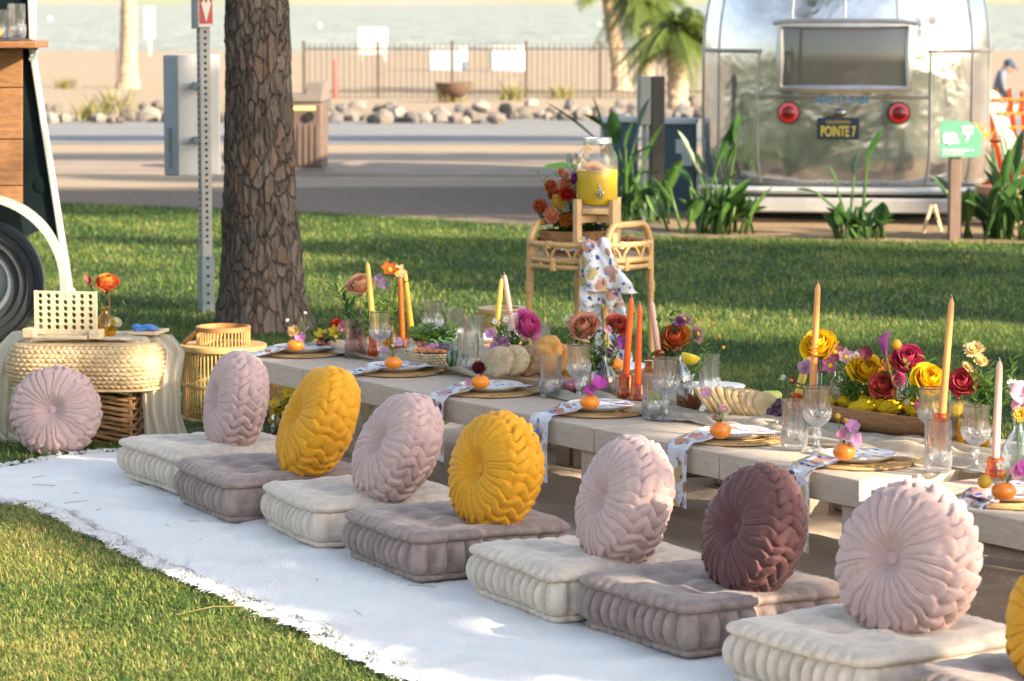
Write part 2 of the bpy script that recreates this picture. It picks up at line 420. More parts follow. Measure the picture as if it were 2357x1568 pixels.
# ------------------------------------------------------------ palms
PBARK = M_('palm_bark', (.42, .31, .21), .95, var=.35, vs_=6, bump=(14, .9, .05), stretch=(1, 1, 3))
FROND = leaf_mat('palm_frond', (.07, .125, .02), (.18, .23, .05), .4)
def palm(label, base, top, r0, r1, nf=16, fl=1.6, droop=.9, seed=0):
    t = thing('palm_tree', label, 'palm', base); r = random.Random(seed); b = Vector(base); T = Vector(top)-b
    mb = MB(); K = 34
    def f(u, v):
        p = T*v; rr = lerp(r0*1.0, r1, v)*(1+.5*math.exp(-v*14))*(1+.06*math.sin(v*T.length*38)+.10*nz((math.cos(TAU*u)*2, math.sin(TAU*u)*2, v*T.length*5)))
        return (p.x+rr*math.cos(TAU*u), p.y+rr*math.sin(TAU*u), p.z)
    mb.grid(f, 14, K*2, cu=True); mb.build('trunk', PBARK, t)
    for k in range(nf):
        a = r.uniform(0, TAU); el = r.uniform(-.5, 1.2); mb = MB(); L = fl*r.uniform(.75, 1.15); pts = []
        for i in range(9):
            q = i/8; h = math.sin(el)*L*q-droop*q*q*L*.8; d = math.cos(el)*L*q
            pts.append(T+Vector((math.cos(a)*d, math.sin(a)*d, h)))
        mb.tube(pts, [.025*(1-.8*i/8) for i in range(9)], 4)
        for i in range(1, 40):
            q = i/40*8; j = min(7, int(q)); p = pts[j].lerp(pts[j+1], q-j); dv = (pts[j+1]-pts[j]).normalized(); sd = dv.cross(Vector((0, 0, 1))).normalized()
            ln = L*.34*(math.sin(PI*min(1, i/40*.85+.15)))
            for sg in (-1, 1):
                e = p+(sd*sg*.8+dv*.6+Vector((0, 0, -.35-.3*r.random())))*ln; wv = dv*.011*fl
                mb.add([p-wv, p+wv, (p+e)/2+wv*1.1, e, (p+e)/2-wv*1.1], [(0, 1, 2, 3, 4)])
        mb.build('frond', FROND, t, False)
    return t
def palm_px(label, x0, y0, x1, y1, wpx, **kw):
    g = DG(x0, y0); tp = W(x1, y1, g.y+.2); palm(label, g, tp, wpx/7071*g.y/2, wpx*.8/7071*g.y/2, **kw)
palm_px('single pale palm trunk on the sand left of the pine', 294, 203, 300, -260, 40, nf=18, fl=2.2, seed=1)
palm_px('leaning pale palm trunk left of the palm group', 1432, 212, 1392, -60, 38, nf=14, fl=1.7, seed=2)
palm_px('palm behind the dark post with drooping yellow green fronds', 1562, 268, 1553, 62, 50, nf=44, fl=.95, droop=.9, seed=3)
palm_px('slim palm in the middle of the palm group', 1490, 220, 1478, -20, 34, nf=46, fl=1.25, droop=1.1, seed=4)
# dry weeds among the rocks
WEED = leaf_mat('dry_weed', (.20, .19, .05), (.38, .33, .12), .4)
def weed(label, x, y, h, n, seed, mat=WEED, grp=None):
    g = DG(x, y); r = random.Random(seed); mb = MB()
    for i in range(n):
        a = r.uniform(0, TAU); l = h*r.uniform(.5, 1.1); b = Vector((r.gauss(0, h*.4), r.gauss(0, h*.2), 0)); t_ = b+Vector((math.cos(a)*l*.5, math.sin(a)*l*.5, l))
        w = Vector((math.cos(a+1.57), math.sin(a+1.57), 0))*.012
        mb.add([b-w, b+w, (b+t_)/2+w*1.4+Vector((0, 0, l*.1)), t_], [(0, 1, 2, 3)])
    return tag(mb.build('weed', mat, loc=g), label, 'weed', grp)
for i, (x, y, h) in enumerate(((262, 262, .5), (205, 280, .35), (560, 282, .4), (1040, 236, .35), (1170, 232, .45), (1290, 228, .3), (150, 205, .3))):
    weed('tuft of dry green weeds growing at the beach edge', x, y, h, 60, i, grp='weeds at the beach edge')

# ------------------------------------------------------------ pine trunk, post with sign, grey cabinet, litter bin
def bark_mat():
    m = NT('pine_bark'); co = m.coord('Object', (1, 1, .38))
    v = m.n('ShaderNodeTexVoronoi'); v.feature = 'DISTANCE_TO_EDGE'; v.inputs['Scale'].default_value = 23
    nn = m.n('ShaderNodeTexNoise'); nn.inputs['Scale'].default_value = 7; nn.inputs['Detail'].default_value = 5; m.l(co, nn.inputs['Vector'])
    mx = m.mix(.12, co, nn.outputs['Color']); m.l(mx, v.inputs['Vector'])
    vc = m.n('ShaderNodeTexVoronoi'); vc.inputs['Scale'].default_value = 23; m.l(mx, vc.inputs['Vector'])
    hsv = m.n('ShaderNodeSeparateColor'); m.l(vc.outputs['Color'], hsv.inputs[0])
    plate = m.ramp(hsv.outputs[0], [(0, (.07, .048, .034)), (.45, (.125, .088, .062)), (.8, (.19, .14, .108)), (1, (.19, .085, .035))])
    g = m.noise(m.coord('Object', (1, 1, .5)), 60, 5, .75)
    plate = m.mix(.5, plate, m.ramp(g, [(.3, (.035, .026, .020)), (.7, (.24, .185, .145))]))
    e = m.ramp(v.outputs[0], [(.0, (.0, .0, .0)), (.10, (1, 1, 1))])
    c = m.mix(m.math('ADD', m.math('MULTIPLY', e, .6), .4), (.05, .038, .03), plate)
    m.l(c, m.b.inputs['Base Color']); m.b.inputs['Roughness'].default_value = .95
    h = m.math('ADD', e, m.math('MULTIPLY', g, .5)); m.bump(h, 1.0, .02); return m.mat
BARK = bark_mat()
NEEDLE = leaf_mat('pine_needles', (.045, .085, .02), (.09, .14, .035), .3)
def pine(label, base, H, r0, crown_z0, crown_r, nclump, seed, bark_detail=False, group=None, lean=(0, 0), leaf=.16, per=46, squash=1.0):
    """trunk with cracked bark plates, limbs and needle clumps"""
    t = thing('pine_tree', label, 'tree', base, 0, group); r = random.Random(seed)
    mb = MB(); nu, nv = (150, 420) if bark_detail else (14, 24); hv = 3.2 if bark_detail else H
    off = Vector((seed*3.1, 0, 0))
    def f(u, v):
        z = hv*v; a = TAU*u; c, s = math.cos(a), math.sin(a)
        rr = r0*(1-.80*(z/H))*(1+.30*math.exp(-z*3.0)+.06*math.exp(-z*1.0)+.10*math.exp(-z*8)*(1+math.sin(3*a+1)))
        if bark_detail:
            q = Vector((c*6.0, s*6.0, z*2.3))+off; q = q+Vector((nz(q*.6+Vector((3, 0, 0))), nz(q*.6+Vector((0, 3, 0))), nz(q*.6)))*.9
            q = q+Vector((nz(q*1.9), nz(q*1.9+Vector((9, 0, 0))), .6*nz(q*1.1+Vector((0, 9, 0)))))*.62
            dd, pp = mnoise.voronoi(Vector((q.x*1.35, q.y*1.35, q.z*1.0)))
            e = min(1, (dd[1]-dd[0])*3.2); cell = (pp[0].x*7.3+pp[0].y*3.7+pp[0].z*5.1) % 1
            rr += -.012*(1-e)*(.45+.55*abs(nz(q*.8+Vector((7, 7, 0))))*2)+.011*(cell-.4)*e+.008*nz(q*4)*e
        else: rr *= 1+.1*nz((c*2, s*2, z*1.5+seed))
        return (rr*c+lean[0]*z, rr*s+lean[1]*z, z-.02)
    mb.grid(f, nu, nv, cu=True); mb.build('trunk', BARK, t, ang=180)
    if bark_detail:
        mb = MB(); mb.tube([(lean[0]*z, lean[1]*z, z) for z in (3.15, 5, 7, H)], [r0*(1-.8*z/H)*1.02 for z in (3.15, 5, 7, H)], 14); mb.build('upper_trunk', BARK, t)
    mb = MB(); tips = []
    for k in range(nclump):
        z = lerp(crown_z0, H*1.02, r.random()**.8); a = r.uniform(0, TAU); q = (z-crown_z0)/(H-crown_z0+1e-3)
        R = crown_r*(.35+.65*math.sin(PI*min(1, .25+.75*q)))*r.uniform(.35, 1.0)
        tip = Vector((math.cos(a)*R+lean[0]*z, math.sin(a)*R+lean[1]*z, z*squash+R*.25+(1-squash)*crown_z0)); tips.append(tip)
        b = Vector((lean[0]*z, lean[1]*z, max(crown_z0*.9, z-R*.25)))
        mb.tube([b, b.lerp(tip, .5)+Vector((0, 0, .1*R)), tip], [.05, .032, .012], 5)
    mb.build('limb', BARK, t)
    V = []; Fc = []
    for tip in tips:
        for i in range(per):
            p = tip+Vector((r.gauss(0, .34), r.gauss(0, .34), r.gauss(0, .20)))*crown_r*.30
            d = Vector((r.uniform(-1, 1), r.uniform(-1, 1), r.uniform(-.5, 1))).normalized(); w = d.orthogonal().normalized()*leaf*.35
            L = leaf*r.uniform(.7, 1.5); o = len(V)
            V += [p-w, p+w, p+w*.7+d*L, p-w*.7+d*L]; Fc.append((o, o+1, o+2, o+3))
    mb = MB(); mb.add(V, Fc); mb.build('crown', NEEDLE, t, False)
    return t
tb = DG(603, 764)
pine('big pine with cracked brown bark standing behind the table', tb, 9.5, .193, 5.2, 2.6, 40, 5, True, lean=(-.006, 0))
# perforated steel post with arrow sign
GALV = M_('galvanised_steel', (.33, .32, .30), .6, .2, var=.12, vs_=14); GALVD = M_('galvanised_dull', (.20, .235, .245), .6, .2, var=.12, vs_=20)
HOLE = M_('hole_dark', (.012, .012, .012), .9, var=0)
pb_ = DG(475, 722); s_ = pb_.y/7071
post = thing('sign_post', 'perforated steel post with a red and white arrow sign', 'post', pb_, rad(24))
w = .062; mb = MB(); mb.box((0, 0, 1.2), (w, w, 2.5)); mb.build('tube', GALV, post, bev=.004)
mb = MB(); mb.box((0, 0, .16), (w*1.2, w*1.2, .33)); mb.build('sleeve', GALVD, post, bev=.004)
mb = MB(); mb.lathe([(.0001, 0), (.0085, 0), (.0085, .002), (.0001, .002)], 10, M=frame((0, -1, 0))); hf = mb.mesh('hole', HOLE, False)
for i in range(46): place('hole', hf, post, 0, (0, -w/2, .40+i*.0345))
for i in range(46): place('hole', hf, post, 0, (-w/2, 0, .40+i*.0345), (0, 0, rad(-90)))
for i in range(6): place('hole', hf, post, 0, (0, -w*.6, .06+i*.05))
RED = M_('sign_red', (.46, .035, .03), .4, var=.05); CREAM = M_('sign_white', (.66, .62, .55), .45, var=.05)
zb = W(475, 62, pb_.y).z-pb_.z; sw = 37*s_
mb = MB(); mb.box((0, -.045, zb+.30), (sw, .006, .60)); sp = mb.build('sign_plate', CREAM, post)
mb = MB(); mb.box((0, -.050, zb+.305), (sw*.84, .004, .575)); mb.build('red_field', RED, sp)
mb = MB(); mb.prism([(-sw*.21, .60), (-sw*.21, .135), (-sw*.33, .135), (0, .025), (sw*.33, .135), (sw*.21, .135), (sw*.21, .60)], .003, Matrix(((1, 0, 0), (0, 0, 1), (0, 1, 0))), (0, -.056, zb)); mb.build('white_arrow', CREAM, sp)
mb = MB()
for i in range(4): mb.box((0, -.0575, zb+.17+i*.095), (sw*.14, .002, .07))
mb.build('arrow_lettering', RED, sp)
mb = MB(); mb.box((-.052, .0, zb+.30), (.006, .085, .62)); mb.build('side_plate', GALVD, post)
# white metal cabinet on the post
CAB = M_('cabinet_white', (.50, .48, .46), .5, var=.06, vs_=4); CABB = M_('cabinet_grey_side', (.40, .44, .48), .5, var=.05)
Yc = pb_.y+.22; a = W(379, 405, Yc); b = W(503, 127, Yc)
t = thing('metal_cabinet', 'white metal cabinet mounted behind the steel post', 'cabinet', (a.x, Yc, a.z), rad(4)); cw, ch = b.x-a.x, b.z-a.z
Mx = Matrix(((1, 0, 0), (0, 1, 0), (0, 0, 1)))
mb = MB(); mb.prism([(cw*.26, -.02), (cw, .03), (cw, .24), (0, .24), (0, .05)], ch); mb.build('body', CAB, t, False, bev=.006)
mb = MB(); mb.prism([(-.002, .042), (cw*.24, -.022), (cw*.245, -.028), (-.002, .034)], ch*.98, None, (0, 0, ch*.01)); mb.build('left_door', CABB, t, False)
mb = MB(); mb.tube([(cw*.085, .002, ch*.06), (cw*.085, .002, ch*.40)], .008, 6); mb.build('handle', GALVD, t)
mb = MB(); mb.box((cw*.62, -.03, ch*.3), (cw*.16, .10, .04)); mb.box((cw*.62, -.03, ch*.75), (cw*.16, .10, .04)); mb.build('bracket', GALVD, t, bev=.003)
# litter bin
BINM = M_('bin_brown', (.12, .08, .06), .7, var=.15, vs_=7, bump=(30, .2, .004)); BINT = M_('bin_grey_brown', (.19, .155, .135), .7, var=.1, vs_=7)
g = DG(700, 398); s_ = g.y/7071; bw = 104*s_; bh = 150*s_; th = 196*s_
t = thing('litter_bin', 'brown park litter bin half hidden behind the pine trunk', 'litter bin', (W(693, 398, g.y).x, g.y+.25, 0), rad(-6))
mb = MB(); mb.box((0, 0, bh/2+.04), (bw, bw*.85, bh), taper=1.05); bd = mb.build('body', BINM, t, bev=.02)
for i in range(7): mb = MB(); mb.box((-bw*.40+bw*.8*i/6, -bw*.435, bh*.42), (bw*.075, .02, bh*.62)); mb.build('slat', BINM, bd, bev=.004)
mb = MB(); mb.lathe([(.0001, 0), (11*s_, 0), (11*s_, .02), (.0001, .02)], 20, (bw*.24, -bw*.455, bh*.86), M=frame((0, -1, 0))); mb.build('opening', HOLE, bd)
mb = MB(); mb.box((bw*.1, -bw*.45, bh*.985), (bw*.55, .012, .045)); mb.build('yellow_label', M_('bin_label', (.62, .50, .22), .6), bd)
mb = MB(); mb.box((0, 0, .02), (bw*1.2, bw*1.05, .05)); mb.build('base', BINT, t, bev=.01)
mb = MB()
mb.prism([(-.5*bw, 0), (.5*bw, 0), (.60*bw, 46*s_), (.2*bw, 46*s_), (.14*bw, 18*s_), (-.5*bw, 18*s_)], bw*.86, Matrix(((1, 0, 0), (0, 0, -1), (0, 1, 0))), (0, bw*.43, bh*1.02+.04)); mb.build('hood', BINT, t, False, bev=.01)

# ------------------------------------------------------------ silver travel trailer
def alu_mat():
    m = NT('polished_aluminium'); co = m.coord()
    a = m.noise(co, 2.3, 3, .55, .3); g = m.noise(co, 40, 3); c = m.noise(co, 5, 4)
    m.l(m.ramp(c, [(.3, (.56, .545, .52)), (.7, (.70, .685, .66))]), m.b.inputs['Base Color'])
    m.b.inputs['Metallic'].default_value = .87
    m.l(m.ramp(c, [(.3, (.08,)*3), (.7, (.17,)*3)]), m.b.inputs['Roughness'])
    m.bump(m.math('ADD', a, m.math('MULTIPLY', g, .01)), .5, .03); return m.mat
ALU = alu_mat(); ALUF = M_('window_frame_alloy', (.55, .53, .50), .35, .9, var=.1); RIV = M_('rivet_alloy', (.5, .48, .45), .4, .9, var=.1)
g = DG(1950, 522); s_ = g.y/7071
tr = thing('travel_trailer', 'rounded polished silver travel trailer seen from behind', 'caravan', (g.x, g.y+.35, 0), rad(-7))
hw = 346*s_; zb = 83*s_; zt = zb+2.25; Dp = 1.05
def half_w(z):
    q = (z-zb)/(zt-zb)
    if q < .12: return hw*(.955+.045*math.sin(PI/2*q/.12))
    if q < .42: return hw
    a = (q-.42)/.58; return hw*max(.0, (1-a**2.6))**(1/2.4)
def shell(u, z, out=0.0):
    """u -1..1 across the rear, wraps round the sides"""
    w = half_w(z); q = (z-zb)/(zt-zb); dp = Dp*(.62+.38*w/hw)
    a = u*PI/2*1.0; sx = math.copysign(abs(math.sin(a))**.80, a); cy = abs(math.cos(a))**.72
    tilt = .10*max(0, .45-q)-.0; back = .40*max(0, q-.45)**1.7*1.6
    return Vector(((w+out)*sx, -(dp+out)*cy+Dp+back*(1)+tilt*.4, z))
mb = MB(); nz_ = 44
zs = [zb+(zt-zb)*(1-(1-i/nz_)**1.25) for i in range(nz_+1)]
mb.grid(lambda u, v: shell(-1+2*u, min(zt-.002, zs[round(v*nz_)])), 72, nz_)
body = mb.build('body', ALU, tr, ang=180)
mb = MB()   # long side walls running away from the rear
for sg in (-1, 1):
    mb.grid(lambda u, v: Vector((sg*half_w(min(zt-.002, zs[round(v*nz_)])), shell(1, min(zt-.002, zs[round(v*nz_)])).y+u*4.6, zs[round(v*nz_)])), 6, nz_)
mb.build('side_wall', ALU, tr, ang=180)
# seams with rivets
def uline(z, u0, u1, n=24): return [shell(lerp(u0, u1, i/n), z, .006) for i in range(n+1)]
def vline(u, z0, z1, n=16): return [shell(u, lerp(z0, z1, i/n), .006) for i in range(n+1)]
zw = lambda y: CAMH-(y/7071)*g.y
zseam = zw(122); zseam2 = zw(212); zbot = zw(432)
seams = [uline(zseam, -.98, -.32), uline(zseam, .32, .98), uline(zbot, -.98, .98, 40), vline(-.335, zbot, zseam), vline(.335, zbot, zseam), uline(zw(228), -.335, .335)]
seams += [vline(u, zb+.02, zt-.3) for u in (-.62, .62, -.86, .86)]+[vline(u, zw(46), zt-.2) for u in (-.18, 0, .18)]
rv = MB(); rv.ball((0, 0, 0), .011, 6, 4)
for ln in seams:
    mb = MB(); mb.tube(ln, .009, 5); mb.build('panel_seam', ALUF, body)
mb = MB()
for ln in seams[:6]:
    for a, b in zip(ln, ln[1:]):
        for q in (.15, .5, .85): mb.ball(a.lerp(b, q)+Vector((0, -.006, .018)), .009, 5, 3)
tag(mb.build('rivets', RIV, body), kind='stuff')
# rear window
GLS = NT('trailer_window_glass'); GLS.b.inputs['Base Color'].default_value = (.12, .112, .092, 1); GLS.b.inputs['Roughness'].default_value = .04; GLS.b.inputs['Coat Weight'].default_value = 1
wz0, wz1 = zw(206), zw(58); wx = 150*s_
def rear(x, z, out=0.0):
    lo, hi = -.6, .6
    for _ in range(30):
        mid = (lo+hi)/2
        if shell(mid, z).x < x: lo = mid
        else: hi = mid
    p = shell(lo, z); return Vector((x, p.y-out, z))
mb = MB(); mb.grid(lambda u, v: rear(lerp(-wx, wx, u), lerp(wz0, wz1, v), .035), 10, 8); win = mb.build('window', GLS.mat, tr)
rim = [rear(x, z, .045) for x, z in [(-wx, wz0), (-wx, (wz0+wz1)/2), (-wx, wz1), (-wx/2, wz1), (0, wz1), (wx/2, wz1), (wx, wz1), (wx, (wz0+wz1)/2), (wx, wz0), (wx/2, wz0), (0, wz0), (-wx/2, wz0)]]
mb = MB(); mb.tube(rim, .034, 6, closed=True); mb.build('frame', ALUF, win)
BLIND = M_('window_blind', (.05, .047, .038), .8, var=.15)
for i in range(0):
    z = lerp(wz0+.03, wz1-.05, i/11); mb = MB(); mb.grid(lambda u, v: rear(lerp(-wx*.96, wx*.96, u), z+.03*v, .0375+.002*v), 6, 1); mb.build('blind_slat', BLIND, win)
mb = MB(); mb.tube([rear(lerp(-wx*1.10, wx*1.10, i/10), zw(48)-.02*abs(i/5-1)**6, .07) for i in range(11)], .03, 8, flat=.6); mb.build('rain_gutter', ALUF, tr)
# tail lights, plate, lettering
LRED = NT('tail_light_red'); LRED.b.inputs['Base Color'].default_value = (.55, .012, .012, 1); LRED.b.inputs['Roughness'].default_value = .12; LRED.b.inputs['Coat Weight'].default_value = .8
LDK = NT('tail_light_core'); LDK.b.inputs['Base Color'].default_value = (.16, .004, .006, 1); LDK.b.inputs['Roughness'].default_value = .08
BLK = M_('black_rubber', (.015, .015, .016), .6, var=.2)
for sx in (-1, 1):
    p = rear(sx*128*s_, zw(262), .02); Mf = frame((0, -1, .05))
    mb = MB(); mb.lathe([(.0001, 0), (.088, 0), (.088, .03), (.0001, .03)], 28, p, M=Mf); tl = mb.build('tail_light', BLK, tr)
    mb = MB(); mb.lathe([(.050, .03), (.080, .03), (.076, .05), (.052, .052)], 28, p, M=Mf); mb.build('red_ring', LRED.mat, tl)
    mb = MB(); mb.lathe([(.053, .045), (.045, .058), (.025, .066), (.0005, .068)], 24, p, M=Mf); mb.build('lens', LDK.mat, tl)
PLB = M_('plate_blue', (.006, .018, .040), .5, var=.05); PLY = M_('plate_yellow', (.62, .46, .06), .5, var=.05)
pz, pw, ph = zw(298), 98*s_, 50*s_
p = rear(-12*s_, pz, .075); mb = MB(); mb.box(p, (pw, .012, ph)); pl = mb.build('number_plate', PLB, tr, bev=.004)
RX = (rad(90), 0, 0)
def lettering(body, size, mat, parent, loc, bold=0, sx=1.0, rot=RX):
    o = place('lettering', text_mesh(body, size, mat, .001, bold, sx), parent, 0, loc, rot); return o
lettering('POINTE 7', .115, PLY, pl, p+Vector((0, -.009, -.024)), .002, .56)
lettering('CALIFORNIA', .034, PLY, pl, p+Vector((0, -.009, .052)), .0)
SCR = M_('script_blue', (.10, .22, .33), .4, .2, var=.1)
lettering('AIRSTREAM', .085, SCR, tr, rear(-5*s_, zw(233), .014), .002, 1.0)
mb = MB(); mb.ball(rear(-8*s_, zw(261), .03), .05, 12, 8, (1, .9, .75)); mb.box(rear(-8*s_, zw(270), .02), (.05, .03, .05)); mb.build('plate_lamp', M_('lamp_chrome', (.25, .24, .22), .25, .9), tr)
# bumper, chassis, stands
mb = MB(); mb.tube([Vector((0, -.10, zb-.02))+Vector((x*hw*.97, .22*abs(x)**4, 0)) for x in [i/8-1 for i in range(17)]], .045, 8, flat=.7); mb.build('rub_rail', M_('rail_white', (.42, .42, .41), .4, .3), tr)
mb = MB(); mb.box((.02, -.16, zb-.13), (hw*1.62, .10, .115)); mb.build('bumper', M_('bumper_grey', (.33, .32, .31), .45, .2, var=.1), tr, bev=.015)
mb = MB(); mb.box((0, 2.4, zb-.06), (hw*1.8, 4.6, .12)); mb.build('chassis', BLK, tr)
mb = MB(); mb.box((0, .6, .10), (hw*1.7, .06, .20)); mb.build('skirt', BLK, tr)
for sx in (-.55, .55):
    mb = MB(); mb.lathe([(.0, -.1), (.2, -.1), (.33, -.09), (.35, -.04), (.35, .04), (.33, .09), (.2, .1), (.0, .1)], 24, (sx*2*hw*.8, 3.0, .34), M=frame((1, 0, 0))); mb.build('wheel', BLK, tr)
JW = M_('jack_wood', (.62, .46, .28), .7)
t = thing('jack_stand', 'small pale wooden trestle under the silver trailer bumper', 'stand', DG(2146, 540))
for sg in (-1, 1): mb = MB(); mb.tube([(sg*.07, 0, 0), (sg*.012, 0, .22)], .014, 6); mb.build('leg', JW, t)

# ------------------------------------------------------------ things round the silver trailer
DWOOD = wood_mat('dark_post_wood', (.010, .007, .005), (.024, .017, .012), (6, 6, .8))
g = DG(1510, 508); s_ = g.y/7071
t = thing('utility_post', 'dark square wooden post left of the silver trailer', 'post', g, rad(12)); hh = (505-174)*s_
mb = MB(); mb.box((0, 0, hh/2), (32*s_, 32*s_, hh)); mb.build('post', DWOOD, t, bev=.008)
PGREY = M_('meter_grey', (.19, .20, .185), .6, var=.1)
mb = MB(); mb.box((-30*s_, 0, hh*.83), (28*s_, .10, hh*.34)); mb.build('meter_box', PGREY, t, bev=.01)
mb = MB(); mb.tube([(-28*s_, 0, hh*.68), (-28*s_, 0, 0)], .022, 8); mb.build('conduit', PGREY, t)
BLUE = M_('cabinet_blue', (.045, .085, .12), .5, var=.12, vs_=4); LAB = M_('paper_label', (.55, .57, .57), .6, var=.05)
g = DG(1560, 492); s_ = g.y/7071; w, h = 84*s_, 205*s_
t = thing('utility_cabinet', 'dark blue utility cabinet with white notices behind the post', 'cabinet', (g.x+.02, g.y+.35, 0), rad(-5))
mb = MB(); mb.box((0, 0, h/2), (w, .3, h)); mb.build('body', BLUE, t, bev=.01)
mb = MB(); mb.box((0, -.01, h*1.02), (w*1.06, .34, h*.06)); mb.build('lid', LAB, t, bev=.008)
for cx_, cz, ww, h2 in ((.12, .74, .34, .16), (.26, .62, .30, .20)): mb = MB(); mb.box((cx_*w, -.153-.002*cz, cz*h), (ww*w, .004, h2*h)); mb.build('notice', LAB, t)
t = thing('utility_cabinet', 'dark blue utility box half hidden by the bird of paradise', 'cabinet', (W(1432, 300, g.y).x, g.y+.7, 0), rad(5), 'utility cabinets')
mb = MB(); mb.box((0, 0, h*.5), (w*.95, .3, h)); mb.build('body', BLUE, t, bev=.01)
mb = MB(); mb.box((0, -.01, h*1.02), (w, .34, h*.06)); mb.build('lid', LAB, t, bev=.008)
# green site sign
GRN = M_('sign_green', (.085, .26, .165), .5, var=.06, vs_=3); SIGNW = M_('sign_print_white', (.66, .70, .66), .5, var=.03)
SWD = wood_mat('sign_post_wood', (.11, .065, .045), (.18, .12, .09), (8, 8, .8))
g = DG(2195, 556); s_ = g.y/7071; t = thing('site_sign', 'mint green campsite sign with cut corner on a wooden post', 'sign', g, rad(3))
hh = (556-330)*s_; mb = MB(); mb.box((0, 0, hh/2), (26*s_, 26*s_, hh)); mb.build('post', SWD, t, bev=.006)
X = lambda x: (x-2195)*s_
Zs = lambda y: (556-y)*s_
V3 = Matrix(((1, 0, 0), (0, 0, 1), (0, 1, 0)))
mb = MB(); mb.prism([(X(2155), Zs(361)), (X(2250), Zs(361)), (X(2254), Zs(305)), (X(2225), Zs(279)), (X(2157), Zs(276))], .012, V3, (0, -.062, 0)); pn = mb.build('panel', GRN, t, False)
lettering('SITE', 24*s_*1.05, SIGNW, pn, (X(2219), -.066, Zs(299)), .001, .62)
lettering('7', 30*s_, SIGNW, pn, (X(2219), -.066, Zs(317)), .002, 1.0)
mb = MB(); cav = [(2163, 328), (2162, 312), (2166, 306), (2186, 304), (2194, 308), (2197, 321), (2200, 327), (2197, 329)]
mb.prism([(X(x), Zs(y)) for x, y in cav], .003, V3, (0, -.068, 0)); mb.build('caravan_symbol', SIGNW, pn, False)
mb = MB(); mb.box(((X(2172)+X(2182))/2, -.0695, Zs(313)), (10*s_, .002, 5*s_)); mb.box((X(2190), -.0695, Zs(320)), (4*s_, .002, 11*s_)); mb.build('symbol_window', GRN, pn)
mb = MB(); mb.lathe([(.0001, 0), (4.5*s_, 0), (4.5*s_, .003), (.0001, .003)], 14, (X(2178), -.066, Zs(329)), M=frame((0, -1, 0))); mb.build('symbol_wheel', SIGNW, pn)
rr = random.Random(2); mb = MB()
for y, x0, x1 in ((345, 2163, 2232), (353, 2163, 2210)):
    x = x0
    while x < x1:
        w = rr.uniform(2.2, 3.6); mb.box((X(x+w/2), -.067, Zs(y)), (w*s_, .002, rr.uniform(3.2, 4.6)*s_)); x += w+(1.1 if rr.random() < .8 else 4)
mb.build('small_print', SIGNW, pn)
# orange garden chair and pale lounge frame
ORG = M_('chair_orange', (.62, .17, .02), .5, var=.12, vs_=6); PALE = wood_mat('chair_pale_wood', (.62, .50, .36), (.76, .66, .50))
g = DG(2345, 470); s_ = g.y/7071
t = thing('garden_chair', 'orange slatted wooden garden chair at the right edge', 'chair', (W(2345, 300, g.y).x, g.y, 0), rad(20))
for i in range(6):
    a = (i-2.5)*.075; mb = MB()
    mb.tube([(-.01+(i-2.5)*.085, .05, .30), ((i-2.5)*.105, .20, .70), ((i-2.5)*.125, .30, .98-.012*(i-2.5)**2)], .042, 4, flat=.3); mb.build('back_slat', ORG, t, False)
for zz, yy in ((.52, .17), (.80, .28)): mb = MB(); mb.box((0, yy, zz), (.62, .03, .07)); mb.build('back_rail', PALE, t, bev=.005)
for i in range(5): mb = MB(); mb.box((0, -.45+i*.1, .34-.02*i), (.54, .085, .022)); mb.build('seat_slat', ORG, t, bev=.004)
for sg in (-1, 1):
    mb = MB(); mb.box((sg*.36, -.16, .56), (.12, .74, .025)); mb.build('arm', ORG, t, bev=.005)
    mb = MB(); mb.box((sg*.31, -.46, .275), (.03, .10, .55)); mb.build('front_leg', ORG, t, bev=.004)
    mb = MB(); mb.tube([(sg*.29, -.5, .36), (sg*.29, .45, .03)], .05, 4, flat=.35); mb.build('rear_leg', ORG, t, False)
t = thing('lounge_frame', 'pale wooden lounger frame leaning beside the orange chair', 'lounger', (W(2292, 300, g.y-.4).x, g.y-.4, 0), 0)
a, b = W(2284, 215, g.y-.4)-t.location, W(2330, 345, g.y-.7)-t.location
for off in (0, .38):
    mb = MB(); mb.tube([a+Vector((off, .1, 0)), b+Vector((off, 0, 0))], .07, 4, flat=.55); mb.build('side_rail', PALE, t, False)
    mb = MB(); mb.tube([b+Vector((off, 0, 0)), (b.x+off+.05, b.y-.1, 0)], .05, 4, flat=.6); mb.build('leg', PALE, t, False)
for q in (.15, .4, .65, .9): mb = MB(); mb.box(a.lerp(b, q)+Vector((.19, .04, .02)), (.40, .06, .022)); mb.build('slat', ORG, t, bev=.004)
# terracotta planter pot
POT = M_('terracotta', (.36, .19, .12), .8, var=.15, vs_=9)
g = DG(2308, 520); t = thing('planter_pot', 'terracotta pot behind the green site sign', 'pot', g)
mb = MB(); mb.lathe([(.14, 0), (.19, .26), (.215, .26), (.215, .31), (.19, .31), (.18, .22), (.02, .2)], 24); mb.build('pot', POT, t)
